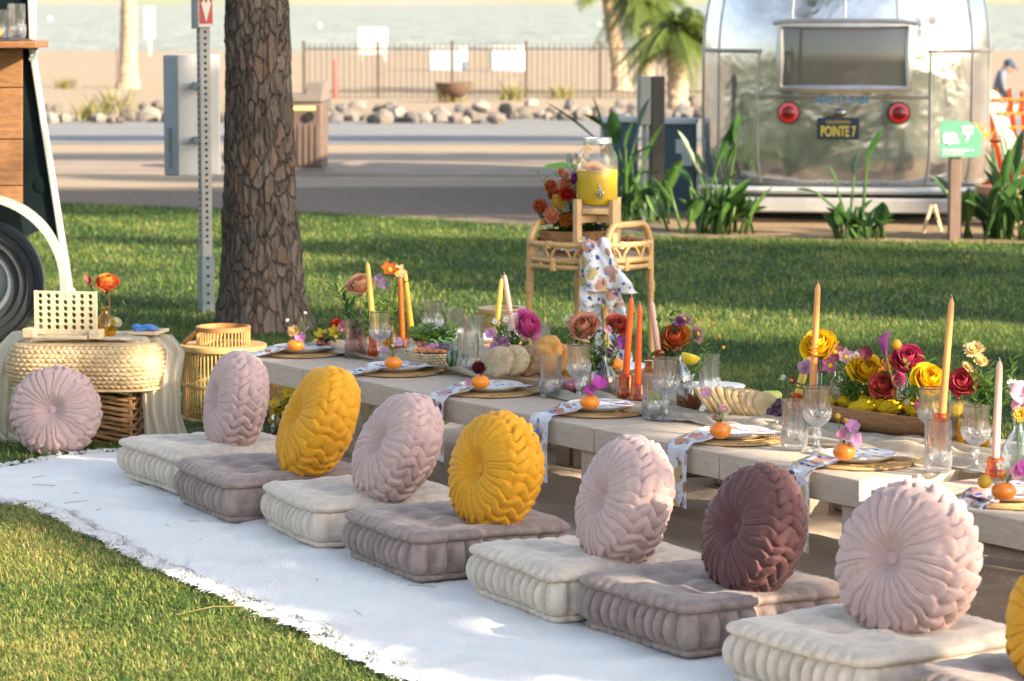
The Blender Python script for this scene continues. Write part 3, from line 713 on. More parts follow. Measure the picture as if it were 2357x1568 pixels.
# bird of paradise clumps
BOP = leaf_mat('paradise_leaf', (.022, .075, .018), (.06, .14, .035), .25, .35, 6); BOPS = leaf_mat('paradise_stem', (.04, .11, .02), (.10, .20, .04), .2, .4, 6)
FLO = leaf_mat('paradise_flower', (.65, .20, .02), (.8, .35, .04), .3, .5, 20)
def paddle(mb, base, tip, w, seed, roll=None):
    """one long blade on a stalk"""
    b, t_ = Vector(base), Vector(tip); d = (t_-b); r = random.Random(seed)
    side = d.cross(Vector((0, 0, 1))); side = side.normalized() if side.length > .02 else Vector((1, 0, 0))
    side = (Matrix.Rotation(r.uniform(-1.0, 1.0) if roll is None else roll, 3, d.normalized()) @ side)
    nrm = side.cross(d).normalized(); n = 7
    def f(u, v):
        prof = math.sin(PI*min(1, (v*.96+.04)))**.65*(1-.25*v); q = (u-.5)*2
        p = b+d*v+side*q*w*prof+nrm*(abs(q)*w*.45*prof)+Vector((0, 0, -.10*d.length*v*v))
        return p
    mb.grid(f, 4, n)
def strelitzia(label, g, leaves, seed):
    t = thing('bird_of_paradise', label, 'plant', g, 0, 'bird of paradise clumps'); r = random.Random(seed); g = Vector(g)
    for i, (x0, y0, x1, y1, w) in enumerate(leaves):
        dy = r.uniform(-.25, .25); a = W(x0, y0, g.y+dy*.6)-g; b = W(x1, y1, g.y+dy)-g
        base = Vector((r.uniform(-.10, .10), r.uniform(-.1, .1), 0))
        mb = MB(); mb.tube([base, base.lerp(a, .5)+Vector((0, 0, .05)), a], [.014, .011, .008], 6); mb.build('stalk', BOPS, t)
        mb = MB(); paddle(mb, a, b, w*1.05e-4*g.y, seed*31+i); mb.build('leaf', BOP, t, ang=180)
    return t
def low_leaves(t, n, h, sp, seed, mat=BOPS):
    r = random.Random(seed)
    for i in range(n):
        a = r.uniform(0, TAU); L = h*r.uniform(.6, 1.1); mb = MB(); b = Vector((r.gauss(0, sp), r.gauss(0, sp*.6), 0))
        m_ = b+Vector((math.cos(a)*L*.22, math.sin(a)*L*.18, L*.7)); e = b+Vector((math.cos(a)*L*.55, math.sin(a)*L*.4, L*(.95 if r.random() < .6 else .6)))
        mb.tube([b, b.lerp(m_, .6), m_], [.012, .012, .008], 5); paddle(mb, b.lerp(m_, .45), e, .058, seed*7+i); mb.build('leaf', mat if r.random() < .6 else BOP, t, ang=180)
g1 = DG(1440, 515)
t = strelitzia('bird of paradise behind the drink dispenser', g1, [(1380, 330, 1255, 218, 14), (1330, 385, 1246, 378, 16), (1395, 330, 1362, 205, 16), (1470, 300, 1498, 175+40, 22), (1420, 330, 1408, 245, 24), (1450, 360, 1520, 325, 16), (1470, 400, 1525, 392, 14), (1440, 340, 1462, 265, 24), (1480, 380, 1530, 270, 18), (1345, 420, 1325, 345, 16), (1465, 450, 1520, 430, 14), (1400, 300, 1340, 255, 12), (1440, 420, 1480, 330, 16), (1420, 430, 1395, 330, 18)], 11)
low_leaves(t, 20, .55, .16, 3)
g2 = DG(1638, 540)
t = strelitzia('bird of paradise in front of the trailer left corner', g2, [(1600, 380, 1560, 290, 14), (1655, 370, 1710, 250, 18), (1670, 385, 1690, 330, 16), (1620, 400, 1600, 345, 16), (1660, 430, 1702, 395, 18), (1590, 420, 1552, 375, 14), (1670, 470, 1725, 440, 12), (1645, 400, 1640, 330, 18), (1695, 330, 1703, 250, 20)], 12)
low_leaves(t, 36, .48, .17, 4)
g3 = DG(1972, 552)
t = strelitzia('bird of paradise in front of the trailer number plate', g3, [(1996, 372, 2036, 282, 18), (1966, 405, 1976, 340, 20), (1928, 440, 1906, 372, 16), (1880, 445, 1832, 432, 18), (1940, 510, 1900, 472, 18), (1985, 520, 2030, 490, 14), (1960, 520, 1930, 480, 16), (1990, 500, 2035, 505, 14)], 13)
low_leaves(t, 20, .32, .10, 5, BOP)
g4 = DG(2318, 552)
t = strelitzia('bird of paradise right of the green site sign', g4, [(2300, 420, 2262, 345, 18), (2290, 400, 2280, 318, 18), (2318, 390, 2300, 285, 16), (2340, 400, 2357, 285, 22), (2270, 490, 2220, 455, 18), (2335, 430, 2380, 330, 26), (2300, 450, 2270, 330, 16), (2345, 450, 2400, 390, 26), (2310, 430, 2325, 330, 18), (2330, 380, 2345, 300, 16)], 14)
low_leaves(t, 38, .55, .20, 6, BOP)
for i, (x, y) in enumerate(((2255, 308), (2275, 322))):
    p = W(x, y, g4.y)-Vector(g4); mb = MB()
    for k in range(4): mb.add([p, p+Vector((-.04+.02*k, 0, .03)), p+Vector((-.09+.05*k, 0, .10)), p+Vector((-.02+.02*k, .01, .04))], [(0, 1, 2, 3)])
    mb.build('flower', FLO, t, False)
# person sitting on a low kerb of stone far behind
SHIRT = M_('shirt_grey_blue', (.13, .15, .19), .8, var=.15); CAP = M_('cap_navy', (.012, .04, .085), .7, var=.1); SKIN = M_('skin', (.36, .19, .13), .6, sss=.1)
Yp = 60.0; hd = W(2318, 150, Yp); gp = Vector((W(2300, 215, Yp).x, Yp, gz(Yp)))
t = thing('person', 'person in grey blue shirt and navy cap looking down on the beach', 'person', gp)
def L_(p): return Vector(p)-gp
hz = hd.z-gz(Yp); sx0 = W(2300, 215, Yp).x
J = {'pelvis': (-.03, 0, hz-.66), 'waist': (-.02, 0, hz-.50), 'chest': (.02, 0, hz-.30), 'neck': (.08, 0, hz-.12), 'head': (.15, 0, hz-.03),
     'shL': (.02, .17, hz-.20), 'elL': (.04, .24, hz-.45), 'haL': (.24, .16, hz-.58), 'shR': (.02, -.17, hz-.20), 'elR': (.05, -.22, hz-.46), 'haR': (.26, -.12, hz-.58),
     'hiL': (-.02, .10, hz-.68), 'knL': (.36, .13, hz-.62), 'anL': (.40, .13, .08), 'toL': (.55, .13, .03), 'hiR': (-.02, -.10, hz-.68), 'knR': (.38, -.13, hz-.62), 'anR': (.44, -.13, .08), 'toR': (.6, -.13, .03)}
E_ = [('pelvis', 'waist'), ('waist', 'chest'), ('chest', 'neck'), ('neck', 'head'), ('chest', 'shL'), ('shL', 'elL'), ('elL', 'haL'), ('chest', 'shR'), ('shR', 'elR'), ('elR', 'haR'), ('pelvis', 'hiL'), ('hiL', 'knL'), ('knL', 'anL'), ('anL', 'toL'), ('pelvis', 'hiR'), ('hiR', 'knR'), ('knR', 'anR'), ('anR', 'toR')]
RR = dict(pelvis=.16, waist=.14, chest=.15, neck=.06, head=.09, shL=.075, elL=.05, haL=.035, shR=.075, elR=.05, haR=.035, hiL=.10, knL=.07, anL=.05, toL=.04, hiR=.10, knR=.07, anR=.05, toR=.04)
ks = list(J); me = bpy.data.meshes.new('body'); me.from_pydata([J[k] for k in ks], [(ks.index(a), ks.index(b)) for a, b in E_], []); me.materials.append(SHIRT)
bo = place('body', me, t); sm = bo.modifiers.new('skin', 'SKIN'); sl = me.skin_vertices[0].data if me.skin_vertices else None
if sl is None:
    bm_ok = me.attributes
for i, k in enumerate(ks):
    if me.skin_vertices: me.skin_vertices[0].data[i].radius = (RR[k], RR[k]); me.skin_vertices[0].data[i].use_root = (k == 'pelvis')
bo.modifiers.new('sub', 'SUBSURF').levels = 1; bo.modifiers['sub'].render_levels = 2
hc = Vector(J['head'])+Vector((.02, 0, 0)); Mh = Matrix.Rotation(rad(28), 3, 'Y')
mb = MB(); mb.ball(hc, .112, 14, 10, (.95, .78, 1.12), M=Mh); mb.ball(hc+Mh @ Vector((.105, 0, -.01)), .02, 6, 5); mb.ball(hc+Mh @ Vector((0, -.088, 0)), .025, 6, 5, (.6, .5, 1)); mb.build('head', SKIN, t)
mb = MB(); mb.ball(hc+Mh @ Vector((-.005, 0, .045)), .122, 14, 8, (.98, .84, .85), M=Mh); mb.box(hc+Mh @ Vector((.13, 0, .04)), (.12, .15, .014), Mh); mb.build('cap', CAP, t)
o = place('stone_kerb', rocks[2], None, 0, gp+Vector((-.05, 0, (hz-.80)*.4))); o.scale = (.3, .5, max(.1, (hz-.78)*.62)); tag(o, 'flat stone the far person sits on', 'boulder')

# ------------------------------------------------------------ wooden serving trailer at the left edge
PLNK = wood_mat('bar_plank_wood', (.13, .055, .02), (.30, .145, .055), (1.2, 9, 9)); SHELFW = wood_mat('bar_shelf_wood', (.14, .055, .02), (.28, .12, .045), (1.5, 9, 9))
NAVY = M_('trailer_black_paint', (.004, .008, .009), .75, spec=.06, var=.5, vs_=2, bump=(5, .15, .01)); TRIM = M_('trailer_white_trim', (.36, .36, .335), .5, var=.1, vs_=6)
TYRE = M_('tyre_rubber', (.022, .024, .027), .8, var=.25, vs_=8, bump=(40, .2, .004)); RIMM = M_('wheel_rim', (.20, .21, .22), .5, .4)
YT = D(20, 797).y; sT = YT/7071; gT = Vector((W(-48, 797, YT).x, YT, 0))
ft = thing('serving_trailer', 'black and wood plank serving trailer cut by the left edge', 'trailer', gT)
def TP(x, y): p = W(x, y, YT)-gT; return (p.x, p.z)
VX = Matrix(((1, 0, 0), (0, 0, -1), (0, 1, 0)))   # local xy -> world xz, thickness towards the camera (-y)
cx0, cy0 = -48, 652
arc = [(cx0+200*math.cos(rad(a)), cy0-200*math.sin(rad(a))) for a in range(-8, 181, 6)]
mb = MB(); mb.prism([TP(*q) for q in [(-420, -120), (62, -120), (74, 108), (168, 682)]+arc+[(-420, 652)]], .03, VX, (0, 0, 0)); mb.build('side_panel', NAVY, ft, False)
mb = MB(); mb.prism([TP(*q) for q in [(-420, -120), (-60, -120), (-50, 108), (30, 560), (-420, 560)]], .85, VX, (0, 1.2, 0)); mb.build('inner_body', NAVY, ft, False)
for i, (a, b) in enumerate(((111, 200), (202, 319), (321, 425))):
    mb = MB(); mb.prism([TP(-420, b), TP(55, b), TP(55, a), TP(-420, a)], .018, VX, (0, -.031, 0)); mb.build('plank', PLNK, ft, False, bev=.003)
ar2 = [(cx0+209*math.cos(rad(a)), cy0-209*math.sin(rad(a))) for a in range(60, 181, 8)]
mb = MB(); mb.prism([TP(*q) for q in [(-420, 427), (55, 427)][::1]+[(55, 470)]+ar2+[(-420, 652)]][::-1], .018, VX, (0, -.031, 0)); mb.build('plank', PLNK, ft, False)
o_ = [(cx0+210*math.cos(rad(a)), cy0-210*math.sin(rad(a))) for a in range(-9, 182, 5)]; i_ = [(cx0+194*math.cos(rad(a)), cy0-194*math.sin(rad(a))) for a in range(-9, 182, 5)]
mb = MB(); mb.prism([TP(*q) for q in o_+i_[::-1]], .10, VX, (0, -.02, 0)); mb.build('fender_rim', TRIM, ft, False)
mb = MB(); mb.prism([TP(*q) for q in ((69, 108), (82, 108), (173, 683), (159, 683))], .05, VX, (0, -.012, 0)); mb.build('edge_trim', TRIM, ft, False, bev=.006)
mb = MB(); mb.prism([TP(*q) for q in ((64, -120), (88, -120), (84, 92), (70, 92))], .05, VX, (0, -.012, 0)); mb.build('window_trim', TRIM, ft, False, bev=.006)
mb = MB(); p = TP(160, 670); mb.ball((p[0], -.06, p[1]), 17*sT, 14, 10, (1.15, 1, .8)); mb.build('marker_lamp', TRIM, ft)
p = TP(98, 425); mb = MB(); mb.lathe([(.0001, .004), (15*sT, .003), (18*sT, .0), (18*sT, -.01)], 20, (p[0], -.035, p[1]), M=frame((0, -1, 0))); mb.build('cap', NAVY, ft)
wl = thing('x', '', ''); bpy.data.objects.remove(wl)
rw = 145*sT; zc = TP(cx0, cy0)[1]
prof = [(.52, -.09), (.60, -.105), (.72, -.112), (.88, -.108), (.97, -.085), (1.0, -.04), (1.0, .04), (.97, .085), (.80, .10), (.55, .09)]
mb = MB(); mb.lathe([(r*rw, z) for r, z in prof], 48, (0, .10, zc), M=frame((0, -1, 0)))
wh = mb.build('wheel', TYRE, ft)
for q in (.66, .78, .92):
    mb = MB(); mb.lathe([(q*rw, .100), ((q+.012)*rw, .112), ((q+.024)*rw, .100)], 48, (0, .10, zc), M=frame((0, -1, 0))); mb.build('tyre_ridge', TYRE, wh)
mb = MB(); mb.lathe([(.0005, .06), (.15*rw, .07), (.2*rw, .04), (.42*rw, .03), (.47*rw, .08), (.56*rw, .085), (.57*rw, .03)], 36, (0, .10, zc), M=frame((0, -1, 0))); mb.build('rim', RIMM, wh)
# serving shelf
p0, p1 = TP(-420, 108), TP(113, 93)
mb = MB(); mb.box(((p0[0]+p1[0])/2, -.22, (p0[1]+p1[1])/2), (p1[0]-p0[0], .40, p1[1]-p0[1])); sh = mb.build('shelf', SHELFW, ft, bev=.004)
mb = MB(); mb.box((TP(-90, 92)[0], -.24, TP(0, 92)[1]+.004), (.70, .34, .008)); mb.build('shelf_mat', M_('dark_mat', (.035, .035, .035), .6), sh)
mb = MB(); mb.tube([(TP(97, 108)[0], -.2, TP(0, 109)[1]), (TP(98, 125)[0], -.2, TP(0, 122)[1]), (TP(92, 133)[0], -.2, TP(0, 131)[1]), (TP(82, 137)[0], -.2, TP(0, 136)[1])], .010, 8); mb.build('bracket', GALVD, sh)

# ------------------------------------------------------------ glassware shapes
GLASS = glass_mat('clear_glass', (.97, .98, .98), 1.0, .05); CRYSTAL = NT('cut_crystal')
def crystal_mat():
    m = CRYSTAL
    tr = m.n('ShaderNodeBsdfTransparent'); tr.inputs[0].default_value = (.99, .992, .995, 1)
    df = m.n('ShaderNodeBsdfTranslucent'); df.inputs[0].default_value = (.95, .97, 1, 1)
    gl = m.n('ShaderNodeBsdfGlossy'); gl.inputs['Roughness'].default_value = .06
    lw = m.n('ShaderNodeLayerWeight'); lw.inputs[0].default_value = .3
    a = m.n('ShaderNodeMixShader'); a.inputs[0].default_value = .03; m.l(tr.outputs[0], a.inputs[1]); m.l(df.outputs[0], a.inputs[2])
    c = m.n('ShaderNodeMixShader'); m.l(m.math('ADD', m.math('MULTIPLY', lw.outputs['Fresnel'], .6), .04), c.inputs[0]); m.l(a.outputs[0], c.inputs[1]); m.l(gl.outputs[0], c.inputs[2])
    gs = m.n('ShaderNodeBsdfGlass'); gs.inputs['Roughness'].default_value = 0; gs.inputs['IOR'].default_value = 1.42
    e = m.n('ShaderNodeMixShader'); e.inputs[0].default_value = .28; m.l(c.outputs[0], e.inputs[1]); m.l(gs.outputs[0], e.inputs[2])
    m.l(e.outputs[0], m.out.inputs[0]); return m.mat
CRYSTAL = crystal_mat()
def cut_mat():
    m = NT('cut_glass_band'); tr = m.n('ShaderNodeBsdfTransparent'); tr.inputs[0].default_value = (.98, .985, .99, 1)
    df = m.n('ShaderNodeBsdfTranslucent'); df.inputs[0].default_value = (.92, .95, 1, 1); d2 = m.n('ShaderNodeBsdfDiffuse'); d2.inputs[0].default_value = (.85, .88, .92, 1)  # white scatter brightens the cut band in place of refracted sparkle
    gl = m.n('ShaderNodeBsdfGlossy'); gl.inputs['Roughness'].default_value = .05
    dd = m.n('ShaderNodeMixShader'); dd.inputs[0].default_value = .5; m.l(df.outputs[0], dd.inputs[1]); m.l(d2.outputs[0], dd.inputs[2])
    lw = m.n('ShaderNodeLayerWeight'); lw.inputs[0].default_value = .4
    a = m.n('ShaderNodeMixShader'); m.l(m.math('MULTIPLY', lw.outputs['Facing'], .38), a.inputs[0]); m.l(tr.outputs[0], a.inputs[1]); m.l(dd.outputs[0], a.inputs[2])
    c = m.n('ShaderNodeMixShader'); m.l(m.math('ADD', m.math('MULTIPLY', lw.outputs['Fresnel'], .6), .08), c.inputs[0]); m.l(a.outputs[0], c.inputs[1]); m.l(gl.outputs[0], c.inputs[2]); m.l(c.outputs[0], m.out.inputs[0]); return m.mat
CUTB = cut_mat()
def band(mb, z0, z1):
    for i, f in enumerate(mb.f):
        z = sum(mb.v[k][2] for k in f)/len(f)
        if z0 < z < z1: mb.m[i] = 1
GOLD = M_('gold_metal', (.80, .52, .20), .25, 1.0, var=.1); RIMG = M_('smoky_rim', (.20, .15, .10), .25, .7)
def highball_mesh(h=.142, r=.037):
    mb = MB(); out = [(.0005, .0), (.80*r, 0), (.90*r, .006), (.97*r, .02), (1.0*r, .036), (.98*r, .05), (.95*r, .065), (.955*r, .09), (.98*r, .115), (1.0*r, h)]
    inn = [(.955*r, h), (.93*r, .09), (.90*r, .05), (.86*r, .022), (.6*r, .016), (.0005, .014)]
    def fn(q, z, A, i):
        if i >= len(out): return q
        if z < .003 or z > h-.012: return q
        if z < .056: return q*(1+.075*abs(math.sin(A*9+z*170))*abs(math.sin(A*9-z*170))*2-.04)
        return q*(1+.045*math.cos(A*14))
    # finer rows in the cut band
    fine = []
    for (r0, z0), (r1, z1) in zip(out, out[1:]):
        k = 3 if .003 < z0 < .06 else 1
        fine += [(lerp(r0, r1, i/k), lerp(z0, z1, i/k)) for i in range(k)]
    fine.append(out[-1]); out = fine
    mb.lathe(out+inn, 72, fn=fn); band(mb, -.01, .058); return mb.mesh('glass_body', [CRYSTAL, CUTB], True, 60)
def goblet_mesh(h=.19, r=.040):
    mb = MB(); k = h/.19
    out = [(.0005, 0), (.036, 0), (.037, .003), (.030, .007), (.014, .014), (.009, .022), (.0065, .034), (.007, .044), (.011, .050), (.0125, .055), (.0095, .060), (.0075, .068), (.011, .076), (.020, .082), (.029, .090), (.036, .101), (.039, .113), (.0385, .125), (.037, .14), (.0365, .16), (.038, .19)]
    inn = [(.0365, .19), (.035, .16), (.0352, .14), (.0365, .122), (.034, .106), (.026, .094), (.012, .087), (.0005, .085)]
    fine = []
    for (r0, z0), (r1, z1) in zip(out, out[1:]):
        n = 3 if .078 < z0 < .125 else 1
        fine += [(lerp(r0, r1, i/n), lerp(z0, z1, i/n)) for i in range(n)]
    fine.append(out[-1]); no = len(fine)
    def fn(q, z, A, i):
        if i >= no: return q
        if .078 < z < .126: return q*(1+.09*abs(math.sin(A*8+z*150))*abs(math.sin(A*8-z*150))*2-.03)
        if z >= .126 and z < .183: return q*(1+.035*math.cos(A*14))
        if .03 < z < .078: return q*(1+.12*math.cos(A*6))
        return q
    mb.lathe([(a, b*k) for a, b in fine+inn], 72, fn=lambda q, z, A, i: fn(q, z/k, A, i)); band(mb, .004, .127); return mb.mesh('glass_body', [CRYSTAL, CUTB], True, 60)
HB, GB = highball_mesh(), goblet_mesh()
mb = MB(); mb.tube([(.0375*math.cos(TAU*i/40), .0375*math.sin(TAU*i/40), .19) for i in range(40)], .0013, 5, closed=True); RIMMESH = mb.mesh('rim', RIMG)
def highball(label, p, sc=1.0, group='ribbed tumblers on the table', rz=0):
    t = thing('tumbler', label, 'glass', p, rz, group); o = place('glass_body', HB, t); o.scale = (sc, sc, sc); return t
def goblet(label, p, sc=1.0, group='cut crystal goblets on the table', rz=0):
    t = thing('goblet', label, 'glass', p, rz, group); o = place('glass_body', GB, t); o.scale = (sc, sc, sc)
    o = place('rim', RIMMESH, t); o.scale = (sc, sc, sc); return t
# drinks on the trailer shelf
zs_ = gT.z+TP(0, 92)[1]+.009
def on_shelf(x): p = W(x, 90, YT-.2); return Vector((p.x, YT-.22, zs_))
highball('ribbed tumbler on the trailer serving shelf', on_shelf(40), 1.22, None)
highball('second tumbler on the trailer shelf cut by the frame edge', on_shelf(2), 1.0, None)
ORF = M_('orange_skin', (.78, .24, .012), .42, var=.12, vs_=20, bump=(180, .25, .001), sss=.08)
STEM = leaf_mat('calyx_green', (.07, .14, .03), None, .2)
def fruit_mesh(r=.032, flat=.74, lobes=0):
    mb = MB()
    def f(d): return (1+.03*math.cos(lobes*math.atan2(d.y, d.x))*(1-abs(d.z)))*(1-.10*math.exp(-((1-d.z)/.06)))
    mb.ball((0, 0, r*flat), r, 24, 14, (1, 1, flat), fn=f); return mb.mesh('skin', ORF)
FRUIT = fruit_mesh()
t = thing('orange', 'orange on the trailer shelf beside the tumblers', 'fruit', on_shelf(-8)-Vector((0, .06, 0))); place('skin', FRUIT, t).scale = (1.25,)*3
mb = MB(); mb.ball((0, 0, .078*.84), .006, 6, 4, (1, 1, .4)); mb.build('stem_end', STEM, t)

# ------------------------------------------------------------ flowers
PET = {}
def petal(col, col2=None, tl=.35):
    k = (col, col2)
    if k not in PET: PET[k] = leaf_mat('petal', col, col2, tl, .55, 18)
    return PET[k]
GREEN = leaf_mat('stem_green', (.07, .16, .025), (.14, .26, .05), .3); DGREEN = leaf_mat('leaf_dark_green', (.025, .08, .018), (.06, .14, .03), .25); LGREEN = leaf_mat('leaf_fresh_green', (.14, .28, .04), (.26, .40, .08), .4); GREYG = leaf_mat('leaf_grey_green', (.24, .27, .19), (.34, .36, .26), .3)
BROWNST = M_('stem_brown', (.17, .07, .035), .7); YEL = M_('flower_centre', (.72, .45, .02), .8, bump=(300, .5, .001))
def rose_mb(R, seed=0, openk=.75, n=28):
    R = R*1.12
    """whorl of cupped petals, local z up, centre at the origin"""
    r = random.Random(seed); mb = MB()
    for i in range(n):
        q = i/(n-1); rk = R*(.22+.66*q**.85); pm = lerp(2.75, 1.72-.12*openk, q)*1.0; a0 = i*2.39996+r.uniform(-.2, .2); hw_ = lerp(1.25, .72, q)*r.uniform(.9, 1.1)
        curl = (.10+.55*q*q*openk)*R*.55; wav = r.uniform(0, 6); zoff = -R*.10*q+R*.12*(1-q)
        def f(u, v):
            uu = (u-.5)*2; edge = 1-.20*abs(uu)**3; ps = pm*v*edge; a = a0+uu*hw_*(.35+.65*min(1, v*1.5))
            rr = rk*math.sin(min(ps, PI*.62 if q > .4 else PI*.9)); z = -rk*1.05*math.cos(ps)
            if v > .72: rr += curl*((v-.72)/.28)**2*(1+.25*math.sin(3*uu+wav)); z -= curl*.45*((v-.72)/.28)**2.2
            rr += R*.012*math.sin(5*uu+wav+4*v)
            return Vector((rr*math.cos(a), rr*math.sin(a), z*1.02+zoff))
        mb.mi = 0 if q < .55 else 1
        mb.grid(f, 6, 7)
    return mb
def calyx(mb, R, n=5):
    for k in range(n):
        a = TAU*k/n; d = Vector((math.cos(a), math.sin(a), 0)); w = Vector((-math.sin(a), math.cos(a), 0))*R*.14
        b = Vector((0, 0, -R*.95)); mb.add([b-w, b+w, d*R*.75+Vector((0, 0, -R*.85)), d*R*.3+w*1.2+Vector((0, 0, -R*.98)), ], [(0, 1, 3, 2)])
    mb.ball((0, 0, -R*.95), R*.20, 8, 6)
def leaf_blade(mb, b, tip, w, bend=.15):
    b, tip = Vector(b), Vector(tip); d = tip-b; s = d.cross(Vector((0, 0, 1))); s = s.normalized() if s.length > 1e-4 else Vector((1, 0, 0)); n = s.cross(d).normalized()
    mb.grid(lambda u, v: b+d*v+s*(u-.5)*2*w*math.sin(PI*min(1, v*.93+.05))**.8+n*(abs(u-.5)*w*.7+bend*d.length*math.sin(PI*v)*.5), 2, 5)
def stem_parts(t, head, foot, rad_=.0022, mat=None, leaves=0, seed=0, lm=None, ll=.05):
    """stem from foot to head (local), with leaves"""
    r = random.Random(seed); h, f = Vector(head), Vector(foot); m_ = (h+f)/2+Vector((r.gauss(0, .006), r.gauss(0, .006), 0))
    mb = MB(); mb.tube([f, f.lerp(m_, .5), m_, m_.lerp(h, .5), h], rad_, 6); mb.build('stem', mat or GREEN, t)
    for i in range(leaves):
        q = r.uniform(.35, .92); p = f.lerp(h, q); a = r.uniform(0, TAU); mb = MB()
        leaf_blade(mb, p, p+Vector((math.cos(a), math.sin(a), r.uniform(-.1, .6)))*ll*r.uniform(.7, 1.2), ll*.24); mb.build('leaf', lm or DGREEN, t, ang=180)
def flower(kind, label, head, foot, R, cols, axis=(0, -.4, 1), seed=0, leaves=1, stem=None, group=None, lm=None, ll=.05, cat='flower', name=None):
    """a cut flower with stem; head, foot are world points"""
    head, foot = Vector(head), Vector(foot); t = thing(name or kind, label, cat, foot, 0, group); h = head-foot; Mx_ = frame(axis, seed)
    ms = [petal(*c) if isinstance(c[0], tuple) else petal(c) for c in cols]
    if len(ms) == 1: ms = ms*2
    def put(mb, nm, mats):
        mb.v = [tuple(h+Mx_ @ Vector(q)) for q in mb.v]; mb.build(nm, mats, t, ang=180)
    if kind == 'rose':
        put(rose_mb(R, seed), 'petals', ms); mb = MB(); calyx(mb, R); put(mb, 'calyx', GREEN)
    elif kind == 'dahlia':
        mb = MB(); N = 100; r = random.Random(seed)
        for i in range(N):
            z = 1-1.72*(i+.5)/N; a = i*2.39996; q = math.sqrt(max(0, 1-z*z)); d = Vector((q*math.cos(a), q*math.sin(a), z)); s = d.cross(Vector((0, 0, 1))); s = s.normalized() if s.length > .01 else Vector((1, 0, 0)); up = s.cross(d)
            L = R*(.58+.20*r.random()); w = R*.19; b = d*R*.38; tp = d*(R*.38+L)-up*R*.10
            mb.mi = i % 2; mb.add([b, b.lerp(tp, .6)+s*w+up*w*.5, tp+up*w*.3, b.lerp(tp, .6)-s*w+up*w*.5, b.lerp(tp, .6)-up*w*.7], [(0, 1, 4), (1, 2, 4), (2, 3, 4), (3, 0, 4)])
        mb.mi = 0; mb.ball((0, 0, 0), R*.48, 12, 8); put(mb, 'petals', ms)
    elif kind in ('daisy', 'mum', 'lily'):
        mb = MB(); r = random.Random(seed); n = {'daisy': 12, 'mum': 22, 'lily': 6}[kind]
        for ring in range(1 if kind == 'daisy' else (3 if kind == 'mum' else 1)):
            for k in range(n):
                a = TAU*(k+ring*.5)/n+r.uniform(-.1, .1); d = Vector((math.cos(a), math.sin(a), .10+.45*ring+(.35 if kind == 'lily' else 0))).normalized(); L = R*(1-.22*ring)*r.uniform(.9, 1.08)
                mb.mi = ring % 2; leaf_blade(mb, d*R*.12, d*L, R*{'daisy': .15, 'mum': .12, 'lily': .28}[kind], -.15)
        put(mb, 'petals', ms); mb = MB(); mb.ball((0, 0, R*.10), R*.26, 10, 6, (1, 1, .6)); put(mb, 'centre', YEL)
    elif kind == 'sweet_pea':
        mb = MB(); r = random.Random(seed)
        for k in range(5):
            a = TAU*k/5+r.uniform(-.3, .3); d = Vector((math.cos(a), math.sin(a), r.uniform(.2, .9))); s = d.cross(Vector((0, 0, 1))).normalized(); mb.mi = k % 2
            mb.grid(lambda u, v: d*R*v+s*(u-.5)*R*1.5*math.sin(PI*min(1, .15+.75*v))+Vector((0, 0, R*.25*math.sin(4*u+k)*v)), 5, 4)
        put(mb, 'petals', ms)
    elif kind == 'ball':
        mb = MB(); mb.ball((0, 0, 0), R, 20, 14, fn=lambda d: 1+.03*math.sin(d.x*40)*math.sin(d.y*40)*math.sin(d.z*40)); put(mb, 'head', ms)
    elif kind == 'tulip':
        mb = MB()
        for k in range(6):
            a0 = TAU*k/6; rk = R*(.72 if k % 2 else .8); mb.mi = k % 2
            def f(u, v):
                uu = (u-.5)*2; a = a0+uu*.62*math.sin(PI*min(1, .2+v*.75)); rr = rk*math.sin(PI*min(.93, .1+.62*v))
                return Vector((rr*math.cos(a), rr*math.sin(a), R*(-1+2.1*v*(1-.12*uu*uu))))
            mb.grid(f, 5, 7)
        put(mb, 'petals', ms)
    elif kind == 'calla':
        mb = MB()
        def f(u, v):
            a = TAU*u; rr = R*.22*(.35+v**1.6*1.9)*(1+.35*math.cos(a)*v); return Vector((rr*math.cos(a), rr*math.sin(a), R*(-.8+1.8*v+.55*v*v*math.cos(a))))
        mb.grid(f, 16, 8, cu=True); put(mb, 'spathe', ms)
    stem_parts(t, h, (0, 0, 0), .0022 if R > .02 else .0013, stem, leaves, seed, lm, ll)
    return t
def sprig(label, tip, foot, mat, n=14, ll=.03, w=.3, seed=0, group=None, spread=.03):
    """leafy stem"""
    tip, foot = Vector(tip), Vector(foot); t = thing('sprig', label, 'foliage', foot, 0, group); r = random.Random(seed); h = tip-foot
    mid = h*.5+Vector((r.gauss(0, spread), r.gauss(0, spread*.5), 0)); mb = MB(); P = []
    for i in range(9): q = i/8; P.append(mid*2*q*(1-q)+h*q*q)
    mb.tube(P, [.0018*(1-.6*i/8) for i in range(9)], 5); mb.build('stem', GREEN, t); mb = MB()
    for i in range(n):
        q = .2+.8*i/(n-1); k = min(7, int(q*8)); p = P[k].lerp(P[k+1], min(1, q*8-k)); a = i*2.4+r.uniform(-.4, .4)
        d = (Vector((math.cos(a), math.sin(a)*.8, r.uniform(-.1, .7)))+h.normalized()*.5).normalized(); leaf_blade(mb, p, p+d*ll*1.3*r.uniform(.7, 1.2)*(1.1-.4*q), ll*w*.65*(1.1-.4*q))
    mb.build('leaves', mat, t, ang=180); return t

